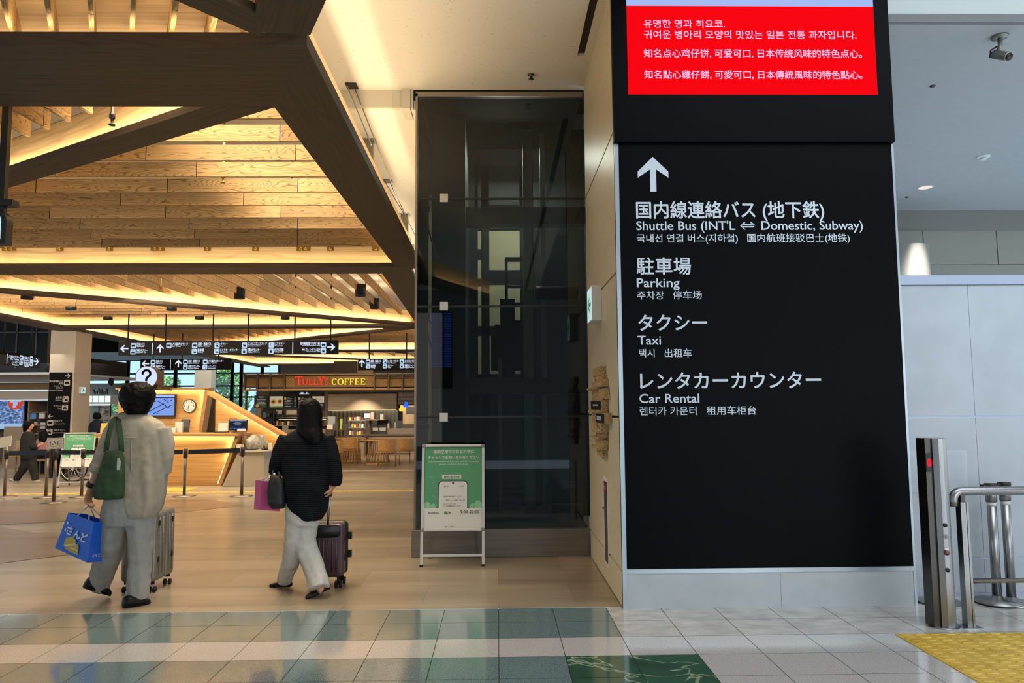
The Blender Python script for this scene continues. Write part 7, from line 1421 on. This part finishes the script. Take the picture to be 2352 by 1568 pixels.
for xx in (x0 + .05, x1 - .05):
    for yy in (Y0 + .05, Y1 - .04): mb = MB(); mb.cyl((xx, yy, .03), (xx, yy, zb2 + .02), .014, n=10); [mb.cyl((xx + s*.010, yy, .030), (xx + s*.028, yy, .030), .030, n=14) for s in (-1, 1)]; mb.build('wheel', RUBBER, ps)
mb = MB(); h0, h1 = P(752, 1215, y=Y0 + .03), P(757, 1136, y=Y0 - .06); [mb.tube([h0 + V((s, 0, 0)), h1 + V((s, 0, 0))], .011, 8) for s in (0, -.13)]; mb.build('pull_bar', STEEL, ps); mb = MB(); mb.tube([h1 + V((.02, 0, 0)), h1 + V((-.15, 0, 0))], .015, 8); mb.build('pull_grip', BLACK, ps)

# ---- small figures in the hall
BLKC = cloth('black_jersey', 0, '0c0c0e', '141416', .1); SHW = mat('pale_shoe', 'a89c8e', .6)
W_ = Fig(16.6)
mb = MB(); head(mb, W_.p(66, 977, 0), .085, (1, .2, 0)); W_.tube(mb, [(65, 984, .045), (65, 996, .05)]); W_.tube(mb, [(66, 1000, .045), (72, 1020, .04), (84, 1026, .032, -.1), (90, 1022, .026, -.12)]); W_.tube(mb, [(64, 995, .09), (66, 1045, .1)]); W_.tube(mb, [(62, 1045, .07), (55, 1070, .05), (40, 1100, .036)]); W_.tube(mb, [(68, 1045, .07), (76, 1070, .05), (80, 1100, .036)])
w_ = W_.p(90, 1022, -.12); hand(mb, w_, w_ + V((.06, 0, .02)), (1, 0, .2), (0, 0, 1), .009, .8, .06)
o1 = volume('person', SKIN, None, mb, .012, 3); tag(o1, 'person dressed in black walking to the right behind the belt barriers', 'person')
mb = MB(); W_.loft(mb, [(65, 990, 5, .05), (65, 996, 12, .10), (64, 1010, 16, .13), (65, 1030, 16.5, .14), (66, 1050, 15.5, .14)]); W_.tube(mb, [(64, 1000, .075), (70, 1018, .075), (80, 1026, .065, -.1), (87, 1024, .05, -.12)]); volume('jumper', BLKC, o1, mb, .016, 4, .02, .1)
mb = MB(); W_.loft(mb, [(66, 1040, 15, .13), (65, 1054, 16, .14)]); W_.tube(mb, [(61, 1050, .11), (57, 1070, .10), (45, 1088, .075), (37, 1101, .07)]); W_.tube(mb, [(69, 1050, .11), (75, 1070, .09), (79, 1088, .075), (82, 1102, .07)]); volume('trousers', BLKC, o1, mb, .016, 4, .02, .1)
mb = MB(); W_.loft(mb, [(66, 966, 3, .03), (65, 969, 9, .09), (64, 976, 10.5, .10, 0), (62, 984, 8, .08), (58, 992, 4, .04)]); volume('hair', HAIRB, o1, mb, .012, 2)
shoe(o1, SHW, W_.p(22, 1103, .0), W_.p(43, 1110, .0), .05, .06); shoe(o1, SHW, W_.p(72, 1107, 0), W_.p(95, 1107, 0), .05, .07)
mb = MB(); W_.loft(mb, [(42, 1012, 4, .04, .2), (40, 1028, 7, .07, .2), (38, 1038, 7.5, .07, .2)], 16, 3); o = volume('shoulder_bag', cloth('tan_canvas', 0, 'a08c6c', '8f7b5c', .1), None, mb, .014, 3); tag(o, 'tan shoulder bag behind the back of the walker in black', 'bag')
K_ = Fig(23.2)
mb = MB(); head(mb, K_.p(223, 956, 0), .095, (-.4, .9, 0)); K_.tube(mb, [(223, 964, .05), (223, 972, .055)]); K_.tube(mb, [(223, 972, .1), (225, 1030, .1)]); K_.tube(mb, [(213, 975, .05), (209, 985, .045), (207, 992, .034, .1)]); K_.tube(mb, [(221, 1025, .08), (220, 1068, .06)]); K_.tube(mb, [(229, 1025, .08), (231, 1068, .06)])
o1 = volume('person', SKIN, None, mb, .014, 3); tag(o1, 'person in a navy jacket standing at the white kiosk', 'person')
NV = cloth('navy_cloth', 0, '161c2c', '1e2638', .1); mb = MB(); K_.loft(mb, [(223, 963, 5, .06), (223, 968, 12, .11), (224, 976, 17, .15), (226, 990, 19, .16), (226, 1010, 18, .16)]); K_.tube(mb, [(213, 972, .085), (208, 985, .08), (207, 993, .07, .08)]); K_.tube(mb, [(236, 972, .085), (243, 985, .08)]); volume('jacket', NV, o1, mb, .016, 4, .02, .12)
mb = MB(); K_.loft(mb, [(225, 1005, 16, .15), (225, 1025, 16, .15)]); K_.tube(mb, [(219, 1022, .11), (219, 1069, .09)]); K_.tube(mb, [(231, 1022, .11), (232, 1069, .09)]); volume('trousers', BLKC, o1, mb, .016, 4)
mb = MB(); K_.loft(mb, [(223, 947, 4, .04), (223, 950, 8, .09), (223, 956, 9, .105, -.01), (223, 962, 7, .08, -.03)]); volume('hair', HAIRB, o1, mb, .012, 2)
S_ = Fig(18.2); fl_ = P(100, 1098, y=18.2)
mb = MB(); head(mb, S_.p(99, 998, 0), .09, (-.2, 1, 0)); S_.tube(mb, [(99, 1004, .045), (99, 1012, .05)]); S_.tube(mb, [(98, 1012, .1), (98, 1045, .11)]); S_.tube(mb, [(95, 1045, .08, 0), (92, 1050, .07, .4), (92, 1085, .05, .45)]); S_.tube(mb, [(103, 1045, .08, 0), (103, 1050, .07, .4), (103, 1085, .05, .45)])
o1 = volume('person', SKIN, None, mb, .014, 3); tag(o1, 'seated person in a pink top behind the entrance sign', 'person')
mb = MB(); S_.loft(mb, [(99, 1003, 5, .05), (98, 1009, 11, .10), (97, 1020, 13, .12), (97, 1034, 13, .13)]); S_.tube(mb, [(90, 1012, .07), (86, 1026, .065)]); volume('pink_top', cloth('pink_cloth', 0, 'b07884', 'a06a78', .1), o1, mb, .016, 4)
mb = MB(); S_.loft(mb, [(97, 1030, 13, .13), (97, 1046, 14, .15)]); S_.tube(mb, [(94, 1046, .11, 0), (92, 1052, .10, .4), (92, 1086, .09, .45)]); S_.tube(mb, [(103, 1046, .11, 0), (103, 1052, .10, .4), (103, 1086, .09, .45)]); volume('skirt', BLKC, o1, mb, .016, 4)
mb = MB(); S_.loft(mb, [(99, 988, 4, .04), (99, 991, 8, .085), (99, 998, 9.5, .10, -.01), (98, 1008, 9, .07, -.05), (97, 1016, 6, .04, -.08)]); volume('hair', HAIRB, o1, mb, .012, 2)
for x in (92, 103): shoe(o1, SHB, V((S_.p(x, 1080, .45).x, 18.6, 0)), V((S_.p(x, 1080, .45).x, 18.85, 0)), .05, .06)
st = empty('stool', 'brown stool under the seated person in pink', 'stool', (S_.p(98, 1050).x, 18.2, 0)); zs = S_.p(98, 1052).z; q = S_.p(98, 1052); mb = MB(); mb.box(q.x - .2, q.x + .2, 18.02, 18.42, zs - .06, zs - .01); mb.build('seat', mat('shelf_brown'), st)
for sx_ in (-.17, .17):
    for sy_ in (18.05, 18.39): mb = MB(); mb.cyl((q.x + sx_, sy_, 0), (q.x + sx_, sy_, zs - .06), .02, n=8); mb.build('leg', mat('shelf_brown'), st)
# desk with papers, wooden chair, wheelchair behind the poster stand
dk = empty('desk', 'dark desk with papers between entrance sign and poster stand', 'desk', (P(135, 1050, y=17.6).x, 17.6, 0)); a, b = P(112, 1040, y=17.3), P(156, 1035, y=17.3)
mb = MB(); mb.box(a.x, b.x, 17.3, 17.95, a.z, b.z); mb.build('desk_top', BLACKM, dk); mb = MB(); mb.box(a.x, b.x, 17.86, 17.9, .1, a.z); mb.build('modesty_panel', mat('desk_dark', '1d1815', .6), dk)
for xx in (a.x + .04, b.x - .04): mb = MB(); mb.box(xx - .03, xx + .03, 17.33, 17.9, 0, a.z); mb.build('leg', mat('desk_dark'), dk)
zd = b.z; mb = MB(); q = P(148, 1030, y=17.5); mb.prism([V((q.x - .12, 17.45, zd)), V((q.x + .12, 17.5, zd)), V((q.x + .16, 17.6, zd + .22)), V((q.x - .06, 17.55, zd + .22))], (0, .03, 0)); tag(mb.build('open_file', PAPER), 'open white file standing on the dark desk', 'file')
mb = MB(); q = P(135, 1022, y=17.45); mb.lathe([(.06, zd), (.06, zd + .1), (.05, zd + .12)], (q.x, q.y, 0), 14); tag(mb.build('cup', mat('blue_cup', '2c4a80', .4)), 'blue cup standing on the dark desk', 'cup')
wcx = empty('wooden_chair', 'light wooden chair behind the walker in black', 'chair', P(34, 1090, z=0)); q = P(34, 1086, z=0)
mb = MB(); mb.box(q.x - .28, q.x + .25, q.y, q.y + .45, .40, .46); mb.build('seat', CH, wcx)
for sx_ in (-.25, .22):
    for sy_ in (.03, .42): mb = MB(); mb.tube([q + V((sx_, sy_, 0)), q + V((sx_, sy_, .4))], [.018, .024], 8); mb.build('leg', CH, wcx)
wh = empty('wheelchair', 'black wheelchair parked behind the green poster stand', 'wheelchair', (P(180, 1100, y=16.4).x, 16.5, 0))
for px_, Y in ((168, 16.3), (202, 16.7)):
    c = P(px_, 1093, y=Y); r = .29; c.z = r; mb = MB(); mb.tube([c + V((r*math.cos(t*PI/14), .0, r*math.sin(t*PI/14))) for t in range(29)], .017, 8, False); w1 = mb.build('wheel', RUBBER, wh)
    mb = MB()
    for t in range(10): mb.tube([c, c + V((r*math.cos(t*PI/5), 0, r*math.sin(t*PI/5)))], .004, 5)
    mb.tube([c + V((r*.85*math.cos(t*PI/14), -.03, r*.85*math.sin(t*PI/14))) for t in range(29)], .008, 6, False); mb.build('spokes', ALU, w1)
a, b = P(160, 1075, y=16.5), P(205, 1065, y=16.5); mb = MB(); mb.box(a.x, b.x, 16.36, 16.64, .42, .48); mb.build('seat', BLACK, wh); mb = MB(); mb.box(a.x - .02, a.x + .02, 16.36, 16.64, .45, .88); mb.build('backrest', BLACK, wh); mb = MB(); mb.tube([(a.x, 16.5, .88), (a.x - .12, 16.5, .9)], .016, 8); mb.build('push_handle', BLACK, wh)
mb = MB(); mb.tube([(a.x, 16.5, .42), (b.x, 16.5, .42), (b.x + .05, 16.5, .12), (b.x + .2, 16.5, .08)], .014, 8); mb.build('frame', ALU, wh)
bpy.data.scenes.remove(_tmp)
